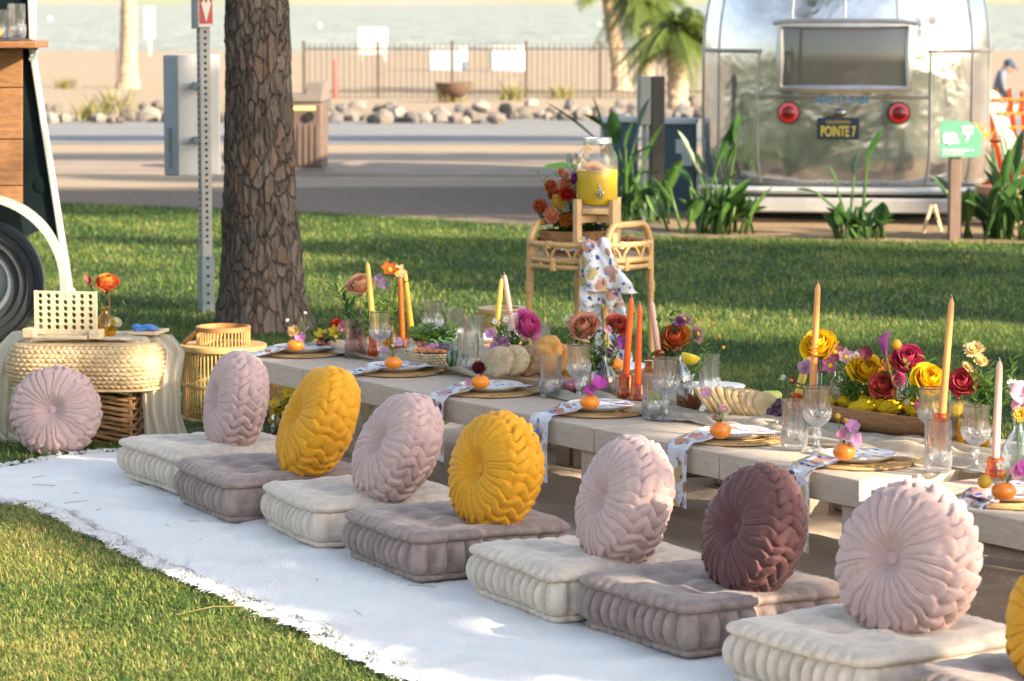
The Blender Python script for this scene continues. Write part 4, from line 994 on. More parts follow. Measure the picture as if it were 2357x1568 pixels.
# ------------------------------------------------------------ rugs
RUGW = NT('white_rug_weave')
def rug_mat(m, c1, c2, sc=(1, 1, 1), bs=90):
    co = m.coord('Object', sc); a = m.noise(co, 3, 4); b = m.noise(co, bs, 3, .7); w = m.n('ShaderNodeTexWave'); w.inputs['Scale'].default_value = 55; w.inputs['Distortion'].default_value = 3; w.inputs['Detail'].default_value = 2; m.l(co, w.inputs['Vector'])
    m.l(m.ramp(a, [(.3, c1), (.7, c2)]), m.b.inputs['Base Color']); m.b.inputs['Roughness'].default_value = .95; m.b.inputs['Sheen Weight'].default_value = .15
    m.bump(m.math('ADD', b, m.math('MULTIPLY', w.outputs['Fac'], .6)), .5, .004); return m.mat
RUGW = rug_mat(RUGW, (.72, .705, .67), (.80, .79, .76), bs=140); TANR = rug_mat(NT('tan_rug_weave'), (.52, .41, .30), (.64, .53, .41), bs=70)
ZTOP = .38
T0 = D(609, 833, ZTOP); T9 = D(1982, 1107, ZTOP); E1 = (T9-T0).normalized(); E2 = Vector((-E1.y, E1.x, 0))
def TS(s, t, z=0.0): q = T0+E1*s+E2*t; return Vector((q.x, q.y, z))
def s_of(x, y, z=ZTOP): return (D(x, y, z)-T0).dot(E1)
def t_of(p): return (Vector(p)-T0).dot(E2)
# tan rug under the table
ra = random.Random(5)
def tanrug(u, v):
    s = lerp(-.35, 5.6, u); t = lerp(-.30, 1.75, v); p = TS(s, t)
    z = .012+.016*max(0, nz((s*2.6, t*6.0, 3)))+.034*max(0, math.sin(t*19+s*2.1+2.5*nz((s*1.4, t, 0))))**2*max(0, nz((s*1.3, t*1.2, 8))+.25)+.004*nz((s*14, t*14, 2))
    return (p.x, p.y, z+.005)
mb = MB(); mb.grid(tanrug, 260, 110); tr_ = mb.build('rug', TANR, ang=180); tag(tr_, 'tan woven rug spread under the low table', 'rug')
def fringe(parent, line, out, length, n, mat, seed, wob=.6, rr=.0022, clump=5):
    """tassel strands along a polyline (list of points); out gives the outward direction"""
    r = random.Random(seed); P = [Vector(p) for p in line]; L = [0]
    for a, b in zip(P, P[1:]): L.append(L[-1]+(b-a).length)
    V = []; F = []; k = 0
    while k < n:
        q = r.random()*L[-1]; i = max(j for j in range(len(L)-1) if L[j] <= q); p = P[i].lerp(P[i+1], (q-L[i])/(L[i+1]-L[i])); base_a = r.gauss(0, wob*.5)
        for c in range(clump):
            l = length*r.uniform(.5, 1.1); d = Matrix.Rotation(base_a+r.gauss(0, .16), 3, 'Z') @ Vector(out); s = Vector((-d.y, d.x, 0))*rr*r.uniform(.7, 1.4)
            b = p+Vector((r.gauss(0, .004), r.gauss(0, .004), .001)); m_ = b+d*l*.5+Vector((0, 0, r.uniform(-.004, .009))); e = b+d*l+Vector((0, 0, r.uniform(-.004, .008)))
            e.z = max(.006, e.z); o = len(V); V += [b-s, b+s, m_+s, m_-s, e+s*.5, e-s*.5]; F += [(o, o+1, o+2, o+3), (o+3, o+2, o+4, o+5)]
            V += [b+Vector((0, 0, .003)), m_+Vector((0, 0, .005)), e+Vector((0, 0, .002))]; o2 = o+6; F += [(o, o2, o2+1, o+3), (o2, o+1, o+2, o2+1), (o+3, o2+1, o2+2, o+5), (o2+1, o+2, o+4, o2+2)]; k += 1
    mb = MB(); mb.add(V, F); tag(mb.build('fringe', mat, parent, True, 180), kind='stuff')
fringe(tr_, [TS(-.3+i*.29, -.30) for i in range(21)], -E2, .06, 900, TANR, 3)
# white rug in front: front (outer) polyline and back line under the cushions
FR = [(-120, 1128), (-20, 1168), (95, 1172), (180, 1213), (290, 1266), (380, 1312), (470, 1350), (580, 1396), (680, 1440), (780, 1490), (870, 1532), (950, 1570), (1180, 1680), (1500, 1840)]
BK = [(-60, 1098), (40, 1078), (150, 1058), (260, 1048), (350, 1036), (470, 1040), (600, 1075), (760, 1120), (950, 1180), (1150, 1250), (1350, 1320), (1600, 1400), (1900, 1500), (2300, 1640)]
def poly_at(P, q): i = min(len(P)-2, int(q*(len(P)-1))); return P[i].lerp(P[i+1], q*(len(P)-1)-i)
FW = [D(x, y) for x, y in FR]; BW = [D(x, y) for x, y in BK]
def wrug(u, v):
    f, b = poly_at(FW, u), poly_at(BW, u); p = f.lerp(b, v); e = math.exp(-v*7)
    p = p+Vector((nz((u*40, 0, 0)), nz((u*40, 5, 0)), 0))*.03*e
    z = .017+.008*nz((p.x*3, p.y*2, 0))+.008*nz((p.x*9, p.y*7, 1))+.010*max(0, nz((p.x*2.2+p.y*1.5, (p.x-p.y)*7, 5))-.15)+.003*nz((p.x*30, p.y*24, 2))+e*(.024*max(0, nz((u*22, v*6, 4))-.05))
    return (p.x, p.y, max(.009, z))
mb = MB(); mb.grid(wrug, 260, 56); wr = mb.build('rug', RUGW, ang=180); tag(wr, 'white woven rug with a shaggy fringed front edge', 'rug')
fl_ = [Vector(wrug(i/200, 0)) for i in range(12, 201)]
outd = Vector((-.60, -.80, 0)).normalized(); fringe(wr, fl_, outd, .066, 11000, RUGW, 8, 1.5, .0015, 16)
fringe(wr, [Vector(wrug(i/200, 0)) for i in range(0, 14)], Vector((-.3, -.95, 0)), .03, 260, RUGW, 9)
fringe(wr, [Vector(wrug(i/60, 1)) for i in range(0, 20)], Vector((-.2, .95, 0)), .05, 300, RUGW, 10, 1.0)
# bits of dry grass dropped on the rug
TW = M_('dry_twig', (.10, .07, .035), .9); r = random.Random(4)
for i in range(16):
    u, v = r.uniform(.1, .75), r.uniform(.12, .75); p = Vector(wrug(u, v)); a = r.uniform(0, PI); l = r.uniform(.012, .05); d = Vector((math.cos(a), math.sin(a), 0))*l
    mb = MB(); mb.tube([p-d+Vector((0, 0, .004)), p+Vector((0, l*.03, .005)), p+d+Vector((0, 0, .004))], .0008, 4); tag(mb.build('twig', TW), 'dry brown twig lying on the white rug', 'twig', 'twigs on the white rug')

# ------------------------------------------------------------ low tables
TBL = wood_mat('washed_table_wood', (.46, .375, .285), (.52, .43, .33), (1.5, 7, 7), .7, .15); TBL2 = wood_mat('table_leg_wood', (.42, .32, .24), (.52, .42, .32), (9, 9, 1), .7, .15)
def low_table(label, s0, s1, t0=0.0, wd=.92, dz=0.0, skew=0.0):
    o = TS(s0, t0); L = s1-s0-.006; t = thing('low_table', label, 'table', o, math.atan2(E1.y, E1.x)+skew, 'low picnic tables in a row')
    th = .082; z1 = ZTOP+dz; bw = .09
    for i in range(2):
        mb = MB(); mb.box((L*(.25+.5*i), bw/2, z1-th/2), (L/2-.003, bw, th)); mb.build('front_board', TBL, t, bev=.003)
        mb = MB(); mb.box((L*(.25+.5*i), wd-bw/2, z1-th/2), (L/2-.003, bw, th)); mb.build('back_board', TBL, t, bev=.003)
    n = 5; pw = (wd-2*bw)/n
    for i in range(n): mb = MB(); mb.box((L/2, bw+pw*(i+.5), z1-.0225-.002), (L-.002, pw-.0012, .045)); mb.build('plank', TBL, t, bev=.002)
    for x in (.0, 1): mb = MB(); mb.box((lerp(.03, L-.03, x), wd/2, z1-th*.78), (.055, wd-2*bw-.004, th*.5)); mb.build('cross_beam', TBL, t, bev=.002)
    for x in (.055, L-.055):
        for y in (.06, wd-.06): mb = MB(); mb.box((x, y, (z1-th)/2), (.085, .085, z1-th)); mb.build('leg', TBL2, t, bev=.003)
    return t
sA, sB, sC, sD = s_of(512, 815), s_of(889, 886), s_of(1354, 987), s_of(1981, 1107)
low_table('low pale wood table at the far end near the lantern', sA, sB, .012)
low_table('low pale wood table second from the far end', sB, sC, .004, skew=-.006)
low_table('low pale wood table under the candle pair and dough bowl', sC, sD, -.008, skew=.006)
low_table('low pale wood table at the right edge of the photo', sD+.10, sD+1.55, -.05, dz=-.008)

# ------------------------------------------------------------ floor cushions
def velvet(name, col, k=.25, vs_=9, bs=40, sheen=.6):
    m = NT(name); co = m.coord(); a = m.noise(co, vs_, 5, .65, .5); b = m.noise(m.coord('Object', (1, 1, .25)), bs, 4, .7)
    c = m.ramp(a, [(.3, dk(col, 1-k)), (.7, dk(col, 1+k))]); c = m.mix(.3, c, m.ramp(b, [(.3, dk(col, .7)), (.7, dk(col, 1.25))]))
    m.l(c, m.b.inputs['Base Color']); m.b.inputs['Roughness'].default_value = .8; m.b.inputs['Sheen Weight'].default_value = sheen; m.b.inputs['Sheen Roughness'].default_value = .35
    m.b.inputs['Sheen Tint'].default_value = (*[.35+.65*x for x in col], 1); m.bump(b, .12, .003); return m.mat
CRM = velvet('cushion_cream_velvet', (.56, .475, .385), .24, 22, 55); TAU_ = velvet('cushion_taupe_velvet', (.27, .205, .178), .42, 22, 55)
LC, HC = .52, .142
def cushion_parts(seed, LC=LC, HC=HC, nA=10, nB=4):
    """returns meshes (MB) for side band, top panel, bottom roll; corner at origin, +x along rolls, +y away"""
    rc = .05; per = []; r = random.Random(seed)
    cor = [(LC-rc, rc, -90), (LC-rc, LC-rc, 0), (rc, LC-rc, 90), (rc, rc, 180)]
    sides = [((rc, 0), (LC-rc, 0), (0, -1), nA), ((LC, rc), (LC, LC-rc), (1, 0), nB), ((LC-rc, LC), (rc, LC), (0, 1), nA), ((0, LC-rc), (0, rc), (-1, 0), nB)]
    for k, (a, b, nrm, n) in enumerate(sides):
        m_ = n*7
        for i in range(m_):
            q = i/m_; w = abs(math.sin(PI*q*n)); per.append((lerp(a[0], b[0], q), lerp(a[1], b[1], q), nrm[0], nrm[1], w, n, k+q))
        cx_, cy_, a0 = cor[k]
        for i in range(8):
            A = rad(a0+90*i/8); w = abs(math.sin(PI*i/8)); per.append((cx_+rc*math.cos(A), cy_+rc*math.sin(A), math.cos(A), math.sin(A), w, 9, k+1))
    N = len(per); se = seed*1.7
    def ring(z, out, roll, sag=0.0):
        R = []
        for x, y, nx, ny, w, n, kk in per:
            big = (.034 if n > 6 else .014)*(.72+.5*abs(math.sin(math.floor(kk*n+.001)*2.7+se)))
            o = out+roll*big*(w**.6-.62)+.006*nz((x*7, y*7, z*5+se)); R.append((x+nx*o, y+ny*o, z+.006*nz((x*5, y*5, se+3))+sag*(w**.5-.5)))
        return R
    def skin(rows):
        mb = MB(); P = [p for q in rows for p in q]; mb.add(P, [(i*N+j, i*N+(j+1) % N, (i+1)*N+(j+1) % N, (i+1)*N+j) for i in range(len(rows)-1) for j in range(N)]); return mb
    z0, z1 = .022, HC-.024
    side = skin([ring(lerp(z0, z1, i/9), -.012+.020*math.sin(PI*i/9)**.6, .25+.9*math.sin(PI*i/9)**.5) for i in range(10)])
    bot = skin([ring(.012+.012*math.sin(PI*(i/8-.5)), -.026+.018*math.cos(PI*(i/8-.5)), .30*math.cos(PI*(i/8-.5))) for i in range(9)])
    top_rows = [ring(HC-.014+.014*math.sin(PI*(i/6-.5)), -.010+.018*math.cos(PI*(i/6-.5)), .45*math.cos(PI*(i/6-.5)), .003) for i in range(6)]
    c = LC/2
    for q in (.965, .93, .88, .80, .68, .54, .40, .26, .13, .02):
        R = []
        for (x, y, nx, ny, w, n, kk) in per:
            X, Y = c+(x-c)*q, c+(y-c)*q
            d = min(math.hypot(X-c-tx*LC*.23, Y-c-ty*LC*.23) for tx in (-1, 0, 1) for ty in (-1, 0, 1))
            h = HC+.006-.010*math.exp(-((1-q)/.05)**2)+.010*min(1, (1-q)*3)-.020*math.exp(-(d/.045)**2)+.007*nz((X*6, Y*6, se+9))+.010*nz((X*2.5, Y*2.5, se))
            if q > .9: h += .004*w
            R.append((X, Y, h))
        top_rows.append(R)
    return side, skin(top_rows), bot
CUSH = {}
for key, mat in (('cream', CRM), ('taupe', TAU_)):
    for sd in (0, 1):
        a, b, c = cushion_parts(sd*5+(3 if key == 'taupe' else 1), nB=4 if sd else 7)
        CUSH[key, sd] = (a.mesh('side_rolls', mat, True, 180), b.mesh('top_panel', mat, True, 180), c.mesh('bottom_roll', mat, True, 180))
def cushion(label, x, y, key, sd, yaw=None, sc=1.0, grp='floor cushions along the near side', dz=.018):
    p = D(x, y, 0); ang = rad(-66.5) if yaw is None else yaw
    t = thing('floor_cushion', label, 'cushion', (p.x, p.y, dz), ang, grp)
    for nm, me in zip(('side_rolls', 'top_panel', 'bottom_roll'), CUSH[key, sd]): place(nm, me, t).scale = (sc, sc, sc)
    return t
cushion('cream tufted floor cushion at the far end of the row', 272, 1110, 'cream', 0, rad(-58), 1.0)
cushion('taupe tufted floor cushion under the far mustard pillow', 402, 1166, 'taupe', 1, rad(-64), 1.0)
cushion('cream tufted floor cushion between the two taupe ones at the far end', 602, 1222, 'cream', 1, rad(-66), 1.0)
cushion('taupe tufted floor cushion under the near mustard pillow', 790, 1294, 'taupe', 0, rad(-63), 1.02)
cushion('cream tufted floor cushion between the near mustard and plum pillows', 1076, 1380, 'cream', 0, rad(-62), 1.02)
cushion('taupe tufted floor cushion under the plum pillow', 1327, 1456, 'taupe', 0, rad(-59), 1.04)
cushion('cream tufted floor cushion nearest the camera', 1662, 1582, 'cream', 1, rad(-55), 1.06)
cushion('taupe tufted floor cushion cut by the bottom right corner', 2085, 1700, 'taupe', 1, rad(-55), 1.04)
for i, s_c in enumerate((.15, .80, 1.48, 2.15, 2.85, 3.55)):
    q = TS(s_c, .98); u_ = cushion(('cream floor cushion on the far side glimpsed below the second table', 'taupe floor cushion on the far side glimpsed behind the middle legs', 'cream floor cushion on the far side glimpsed between the mustard and pink pillows', 'cream floor cushion on the far side glimpsed left of the plum pillow', 'cream floor cushion on the far side glimpsed right of the plum pillow', 'taupe floor cushion on the far side glimpsed under the right table')[i], 0, 1000, 'taupe' if i in (1, 5) else 'cream', i % 2, math.atan2(E1.y, E1.x), 1.0, 'floor cushions along the far side'); u_.location = (q.x, q.y, .018); u_.scale = (1.1, 1.0, 1.35)

# ------------------------------------------------------------ round pleated pillows
PINK = velvet('pillow_blush_velvet', (.50, .345, .315), .07, 6, 90, .5); MUST = velvet('pillow_mustard_velvet', (.68, .31, .008), .08, 6, 90, .35); PLUM = velvet('pillow_plum_velvet', (.115, .045, .043), .12, 6, 90, .8)
def pillow_mesh(R, T, seed, mat, n=28):
    mb = MB(); NU, NV = n*19, 104; rr_ = random.Random(seed); wob = [rr_.uniform(-1, 1) for _ in range(n+1)]
    def tri(x): x = x % 1; return 4*abs(x-.5)-1
    def f(u, v):
        A = TAU*u; sg = 1 if v > .5 else -1; q = 1-abs(2*v-1)      # q: 0 at the button, 1 on the rim line
        rho = math.sin(PI/2*q)**.92; k = min(1, rho/.40); dent = .56+.44*(k*k*(3-2*k))
        hgt = sg*T*max(0, 1-rho**3.6)**.5*dent
        side = min(1, max(0, (q-.50)/.14)); side = side*side*(3-2*side)
        kk = u*n; i0 = int(kk) % n; jit = lerp(wob[i0], wob[(i0+1) % n], kk-int(kk))
        zv = (v-.5)*5.4+.25; zz = (.30+.10*jit)*tri(zv)*side
        wn = nz((math.cos(A)*3.3, math.sin(A)*3.3, v*9+seed)); ph = kk+zz+.25*jit*(1-.5*side)+.42*wn
        s_ = abs(math.sin(PI*ph)); fr0 = ph-math.floor(ph); col = math.floor(zv*2)
        cell = math.sin((math.floor(ph) % n)*12.9898+col*78.233+seed)*43758.5453; cell -= math.floor(cell)
        face = R*.050*min(1, q*2.2)**.8*(s_**.32-.75)+R*.022*min(1, q*3)*(abs(math.sin(PI*(ph*2+.25+.6*jit)))**.35-.7)+R*.02*(fr0-.5)*min(1, q*2)
        fr = ph-math.floor(ph); over = (fr**.75)*(1-max(0, (fr-.90)/.10)**.6)            # each panel laps over the next one
        zc_ = abs((zv+.25) % .5-.25)/.25
        rim = R*.066*(over-.5)+R*.044*(cell-.5)*s_**.3-.05*R*(1-zc_)**3*(1-s_)+.012*R*math.sin(PI*zc_*.5)*s_
        d = face*(1-side)+rim*side+R*.035*nz((math.cos(A)*1.6, math.sin(A)*1.6, seed+v*2.5))+R*.012*nz((math.cos(A)*9, math.sin(A)*9, v*16))*side
        nr, nh = rho**3, sg*max(0, 1-rho**3)**.6
        return Vector(((R*rho+d*nr)*math.cos(A), (R*rho+d*nr)*math.sin(A), hgt+d*nh))
    mb.grid(f, NU, NV, cu=True); return mb.mesh('cover', mat, True, 180)
PMESH = {}
def pillow(label, cx_, cy_, yb, R, psi, tau, mat, seed, zc=.138, dY=.03, T=.086):
    b = D(cx_, yb, zc); c = W(cx_, cy_, b.y+dY)
    ax = Vector((-math.sin(rad(psi))*math.cos(rad(tau)), -math.cos(rad(psi))*math.cos(rad(tau)), math.sin(rad(tau))))
    q = ax.to_track_quat('Z', 'Y').to_euler(); t = thing('round_pillow', label, 'pillow', c, 0, 'round pleated pillows', rot=q)
    k = (mat.name, seed % 2)
    if k not in PMESH: PMESH[k] = pillow_mesh(.178, T, seed, mat)
    o = place('cover', PMESH[k], t); s = R/.178; o.scale = (s, s, s); o.rotation_euler = (0, 0, seed*.7)
    mb = MB(); mb.lathe([(.0002, .010), (.010, .009), (.017, .005), (.019, -.002), (.017, -.012)], 22); mb.build('button', mat, t, loc=(0, 0, T*.58*s))
    return t
pillow('blush pillow at the far end of the table row', 543, 927, 1040, .187, 68, 11, PINK, 0)
pillow('mustard pillow leaning at the far end of the row', 732, 974, 1102, .200, 70, 24, MUST, 1)
pillow('blush pillow between the two mustard pillows', 915, 1034, 1162, .188, 62, 28, PINK, 3)
pillow('mustard pillow in the middle of the row', 1139, 1086, 1220, .186, 55, 15, MUST, 2)
pillow('blush pillow between the mustard and plum pillows', 1438, 1158, 1310, .194, 66, 17, PINK, 2)
pillow('dark plum pleated pillow', 1736, 1224, 1377, .183, 60, 17, PLUM, 5)
pillow('big blush pillow nearest the camera on the right', 2090, 1292, 1473, .207, 47, 15, PINK, 7)
pillow('mustard pillow cut by the right edge', 2492, 1440, 1600, .195, 45, 14, MUST, 4)
pillow('blush pillow leaning on the woven ottoman', 127, 948, 1050, .176, 4, 14, PINK, 9, zc=.0)

# ------------------------------------------------------------ woven ottoman with cloth, game, flowers
WEAVE = M_('hyacinth_weave', (.40, .26, .12), .75, var=.3, vs_=25, bump=(120, .3, .002), col2=(.58, .43, .25)); WICK = M_('dark_wicker', (.26, .135, .05), .7, var=.3, vs_=20, bump=(90, .3, .002))
def gauze_mat(name, col, tp=.12):
    m = NT(name); b = m.b; f = m.noise(m.coord('Object', (1, 1, .3)), 22, 5, .7, .5); c = m.ramp(f, [(.3, dk(col, .86)), (.7, dk(col, 1.1))]); m.l(c, b.inputs['Base Color']); b.inputs['Roughness'].default_value = .9
    m.bump(f, .35, .006)
    tr = m.n('ShaderNodeBsdfTranslucent'); m.l(c, tr.inputs[0]); tp_ = m.n('ShaderNodeBsdfTransparent')
    a = m.n('ShaderNodeMixShader'); a.inputs[0].default_value = .35; m.l(b.outputs[0], a.inputs[1]); m.l(tr.outputs[0], a.inputs[2])
    c2 = m.n('ShaderNodeMixShader'); c2.inputs[0].default_value = tp; m.l(a.outputs[0], c2.inputs[1]); m.l(tp_.outputs[0], c2.inputs[2]); m.l(c2.outputs[0], m.out.inputs[0]); return m.mat
GAUZE = gauze_mat('cream_gauze', (.72, .64, .50))
def drape(mb, path, wid, across, nf=5, amp=.02, seed=0, nu=50, nv=36, gather=None, zmin=None):
    """cloth strip along a polyline of Vectors; across: unit Vector (or list) of the width direction; wid: list of widths"""
    P = [Vector(p) for p in path]; n = len(P)-1
    def at(L, q): i = min(n-1, int(q*n)); f = q*n-i; f = f*f*(3-2*f)*.35+f*.65; return L[i]+(L[i+1]-L[i])*f
    def f(u, v):
        p = at(P, u); w = at(wid, u); ac = across if isinstance(across, Vector) else at(across, u); d = (at(P, min(1, u+.02))-at(P, max(0, u-.02))).normalized(); nr = d.cross(ac).normalized(); vv = (v-.5)
        k = amp*(.25+.75*min(1, u*2))*(1 if gather is None else at(gather, u))
        wv = k*(math.sin(TAU*nf*v+1.5*nz((u*2.5, v*2, seed)))+.7*nz((v*nf*1.7, u*4, seed+3)))
        q = p+ac*w*vv*(1+.10*nz((u*3, seed, 0)))+nr*wv+Vector((nz((u*6, v*6, seed+5)), nz((u*6, v*6, seed+8)), nz((u*6, v*6, seed+11))))*amp*.5
        if zmin is not None: q.z = max(zmin+.004*(1+math.sin(40*v+9*u)), q.z)
        return q
    mb.grid(f, nu, nv); return mb
go = D(212, 1034); go.y += .26; go.x = W(212, 1000, go.y).x; so = go.y/7071; ot = thing('woven_ottoman', 'woven hyacinth ottoman on a dark wicker base', 'ottoman', go, rad(-4))
HX, HY, RC = .285, .22, .12
def rrect(c, hx, hy, rc):
    """perimeter point and normal of a rounded rectangle, c in 0..1"""
    segs = [(2*(hx-rc)), PI*rc/2, 2*(hy-rc), PI*rc/2]*2; tot = sum(segs); q = (c % 1)*tot; k = 0
    while q > segs[k] and k < 7: q -= segs[k]; k += 1
    f = q/segs[k]; side = k//2; d = [(1, 0), (0, 1), (-1, 0), (0, -1)][side]; nrm = [(0, -1), (1, 0), (0, 1), (-1, 0)][side]
    corner = [(hx-rc, -hy+rc), (hx-rc, hy-rc), (-hx+rc, hy-rc), (-hx+rc, -hy+rc)][side]
    if k % 2 == 0:
        st = [(-hx+rc, -hy), (hx, -hy+rc), (hx-rc, hy), (-hx, hy-rc)][side]; return st[0]+d[0]*q, st[1]+d[1]*q, nrm[0], nrm[1]
    a = [-PI/2, 0, PI/2, PI][side]+PI/2*f; return corner[0]+rc*math.cos(a), corner[1]+rc*math.sin(a), math.cos(a), math.sin(a)
zo0, zo1 = .215, .405
mb = MB(); NR = 11; NP = 80
def weave(u, v):
    x, y, nx, ny = rrect(u, HX, HY, RC); row = v*NR; j = int(row); fr = row-j; bul = .045*math.sin(PI*min(.999, v))**.6-.02
    sl = (1 if j % 2 else -1)*.55*(fr-.5); ph = u*NP+sl+(.5 if j % 2 else 0); d = bul+.009*abs(math.sin(PI*ph))**.7*math.sin(PI*min(1, max(0, fr)))**.5+.003*nz((u*60, v*20, 0))
    return Vector((x+nx*d, y+ny*d, lerp(zo0, zo1, v)))
mb.grid(weave, NP*6, NR*7, cu=True); mb.build('woven_band', WEAVE, ot, ang=180)
mb = MB(); mb.grid(lambda u, v: (lambda q: Vector((q[0]*(1-v*.98)+q[2]*(-.02)*(1-v), q[1]*(1-v*.98), zo1-.004+.012*v**.5)))(rrect(u, HX, HY, RC)), 60, 6, cu=True); mb.build('top_panel', WEAVE, ot)
for q in range(4): mb = MB(); mb.tube([Vector((x+nx*.015, y+ny*.015, zo0+.012+.004*q)) for x, y, nx, ny in (rrect(i/40, HX, HY, RC) for i in range(40))], .006, 6, closed=True); mb.build('edge_cord', WEAVE, ot) if q == 0 else None
bx, by = .19, .17
posts = [(-bx, -by), (0, -by), (bx, -by), (bx, 0), (bx, by), (0, by), (-bx, by), (-bx, 0)]
for x, y in posts: mb = MB(); mb.tube([(x, y, .0), (x, y, .21)], .008, 6); mb.build('upright', WICK, ot)
for lv in range(10):
    for s2 in (0, 1):
        P = []
        for k in range(8):
            a, b = Vector((*posts[k], 0)), Vector((*posts[(k+1) % 8], 0)); up = 1 if k % 2 == s2 % 2 else -1
            for i in range(5):
                q = i/5; n_ = Vector(((a+b)/2).normalized()); P.append(a.lerp(b, q)+n_*(.010*math.sin(PI*q)+.008*(-1)**(k+lv))+Vector((0, 0, .012+lv*.0205+(.034*(q-.5) if up > 0 else -.034*(q-.5))+.004*nz((k, lv, q)))))
        if s2 == 0 or lv % 2 == 0: mb = MB(); mb.tube(P, .0075, 6, closed=True); mb.build('strand', WICK, ot)
def OT(x, y, dy=0.0, z=None):
    """world point on the ottoman at picture x, y"""
    return W(x, y, go.y+dy)
ZO = .417
AX = Vector((1, 0, 0)); AY = Vector((0, 1, 0))
t = thing('gauze_cloth', 'cream gauze cloth draped over the woven ottoman', 'cloth', go)
def G(x, y, dy): return W(x, y, go.y+dy)-go
mb = MB(); drape(mb, [(-.02, 0, ZO-.002), (.14, -.01, ZO+.004), (.25, -.03, ZO-.005), (.30, -.08, ZO-.06), (.295, -.14, .26), (.30, -.16, .12), (.32, -.17, .035), (.36, -.18, .022), (.40, -.19, .018)], [.24, .30, .26, .18, .15, .15, .18, .22, .16], [AY, AY, Vector((.5, .86, 0)), Vector((.86, .5, 0)), Vector((.92, .38, 0)), Vector((.95, .3, 0)), Vector((.95, .3, 0)), Vector((.9, .43, 0)), Vector((.8, .6, 0))], 4, .018, 2, 60, 40, zmin=.006); mb.build('right_fall', GAUZE, t, ang=180)
mb = MB(); drape(mb, [(.0, 0, ZO+.002), (-.15, 0, ZO+.005), (-.27, -.02, ZO-.005), (-.31, -.06, ZO-.08), (-.32, -.10, .26), (-.33, -.12, .12), (-.33, -.10, .035), (-.28, -.16, .018), (-.20, -.2, .012)], [.20, .30, .26, .18, .15, .14, .18, .2, .16], [AY, AY, Vector((-.4, .9, 0)), Vector((-.8, .6, 0)), Vector((-.9, .43, 0)), Vector((-.9, .43, 0)), Vector((-.9, .43, 0)), Vector((-.9, .43, 0)), Vector((-.9, .43, 0))], 4, .018, 7, 60, 40, zmin=.006); mb.build('left_fall', GAUZE, t, ang=180)
mb = MB(); mb.grid(lambda u, v: Vector((lerp(-.20, .22, u), lerp(-.17, .17, v), ZO+.003+.004*nz((u*6, v*6, 2)))), 24, 16); mb.build('top_fold', GAUZE, t, ang=180)
# four-in-a-row game board
MAPLE = wood_mat('maple_wood', (.56, .42, .25), (.70, .55, .36), (3, 14, 14), .55, .1); INK = M_('print_ink', (.25, .12, .05), .7)
a = OT(84, 765, -.08); gm = thing('game_board', 'upright wooden four in a row game board with round holes', 'game', (a.x, a.y, ZO+.006), rad(-11))
cwid, NC, NRW = .0345, 7, 6; gw, ghh = cwid*NC, cwid*NRW*.72; cz = ghh/NRW; mb = MB()
for yy, sg in ((0, -1), (.012, 1)):
    for i in range(NC):
        for j in range(NRW):
            cx_, cz_ = (i+.5)*cwid, .028+(j+.5)*cz; rr = .0098; V = []
            for k in range(16): A = TAU*k/16; V.append((cx_+rr*math.cos(A), yy, cz_+rr*math.sin(A)))
            for k in range(16):
                A = TAU*k/16; c_, s2 = math.cos(A), math.sin(A); m_ = max(abs(c_), abs(s2)); V.append((cx_+c_/m_*cwid/2, yy, cz_+s2/m_*cz/2))
            mb.add(V, [(k, (k+1) % 16, 16+(k+1) % 16, 16+k) for k in range(16)])
            if sg < 0: mb.add([(q[0], y2, q[2]) for y2 in (0, .012) for q in V[:16]], [(k, (k+1) % 16, 16+(k+1) % 16, 16+k) for k in range(16)])
mb.box((gw/2, .006, .020), (gw, .012, .016)); mb.box((gw/2, .006, .028+ghh+.003), (gw, .012, .006)); mb.box((-.004, .006, .02+ghh/2), (.008, .013, ghh+.03)); mb.box((gw+.004, .006, .02+ghh/2), (.008, .013, ghh+.03))
mb.build('hole_panel', MAPLE, gm, False)
for x in (-.02, gw+.012): mb = MB(); mb.box((x, .006, .018), (.045, .10, .036)); mb.build('foot', MAPLE, gm, bev=.002)
mb = MB(); mb.box((gw*.55, -.045, .007), (gw*.75, .03, .014)); mb.build('piece_tray', MAPLE, gm, bev=.002)
# tray with bandana cloth
a = OT(328, 785, -.06); t = thing('wooden_tray', 'flat wooden game tray with fine stripes on the ottoman', 'tray', (a.x, a.y, ZO+.012), rad(-12))
mb = MB(); mb.box((0, .07, .006), (.125, .16, .012)); mb.build('base', MAPLE, t, bev=.002)
for x in (-.042, -.036, .036, .042): mb = MB(); mb.box((x, .07, .0125), (.002, .15, .001)); mb.build('stripe', INK, t)
BLUEC = M_('blue_cotton', (.06, .17, .42), .85, var=.15); o_ = Vector((a.x, a.y, ZO+.026))
t = thing('bean_bag', 'blue cloth bean bags lying on the wooden tray', 'bean bag', o_)
for k, (x, y, rz, s2) in enumerate(((-.015, .04, .3, .030), (.026, .05, 1.0, .030), (.012, .085, .7, .034), (-.03, .06, 2, .022))):
    mb = MB(); Mz = rotz(rz)
    mb.grid(lambda u, v: Mz @ Vector(((u-.5)*2*s2*(1-.12*math.sin(PI*v)), (v-.5)*2*s2*(1-.12*math.sin(PI*u)), .012*(math.sin(PI*u)*math.sin(PI*v))**.5+.004*k+.004*nz((u*4, v*4, k))))+Vector((x, y, .0)), 10, 10); mb.build('bag', BLUEC, t, ang=180)
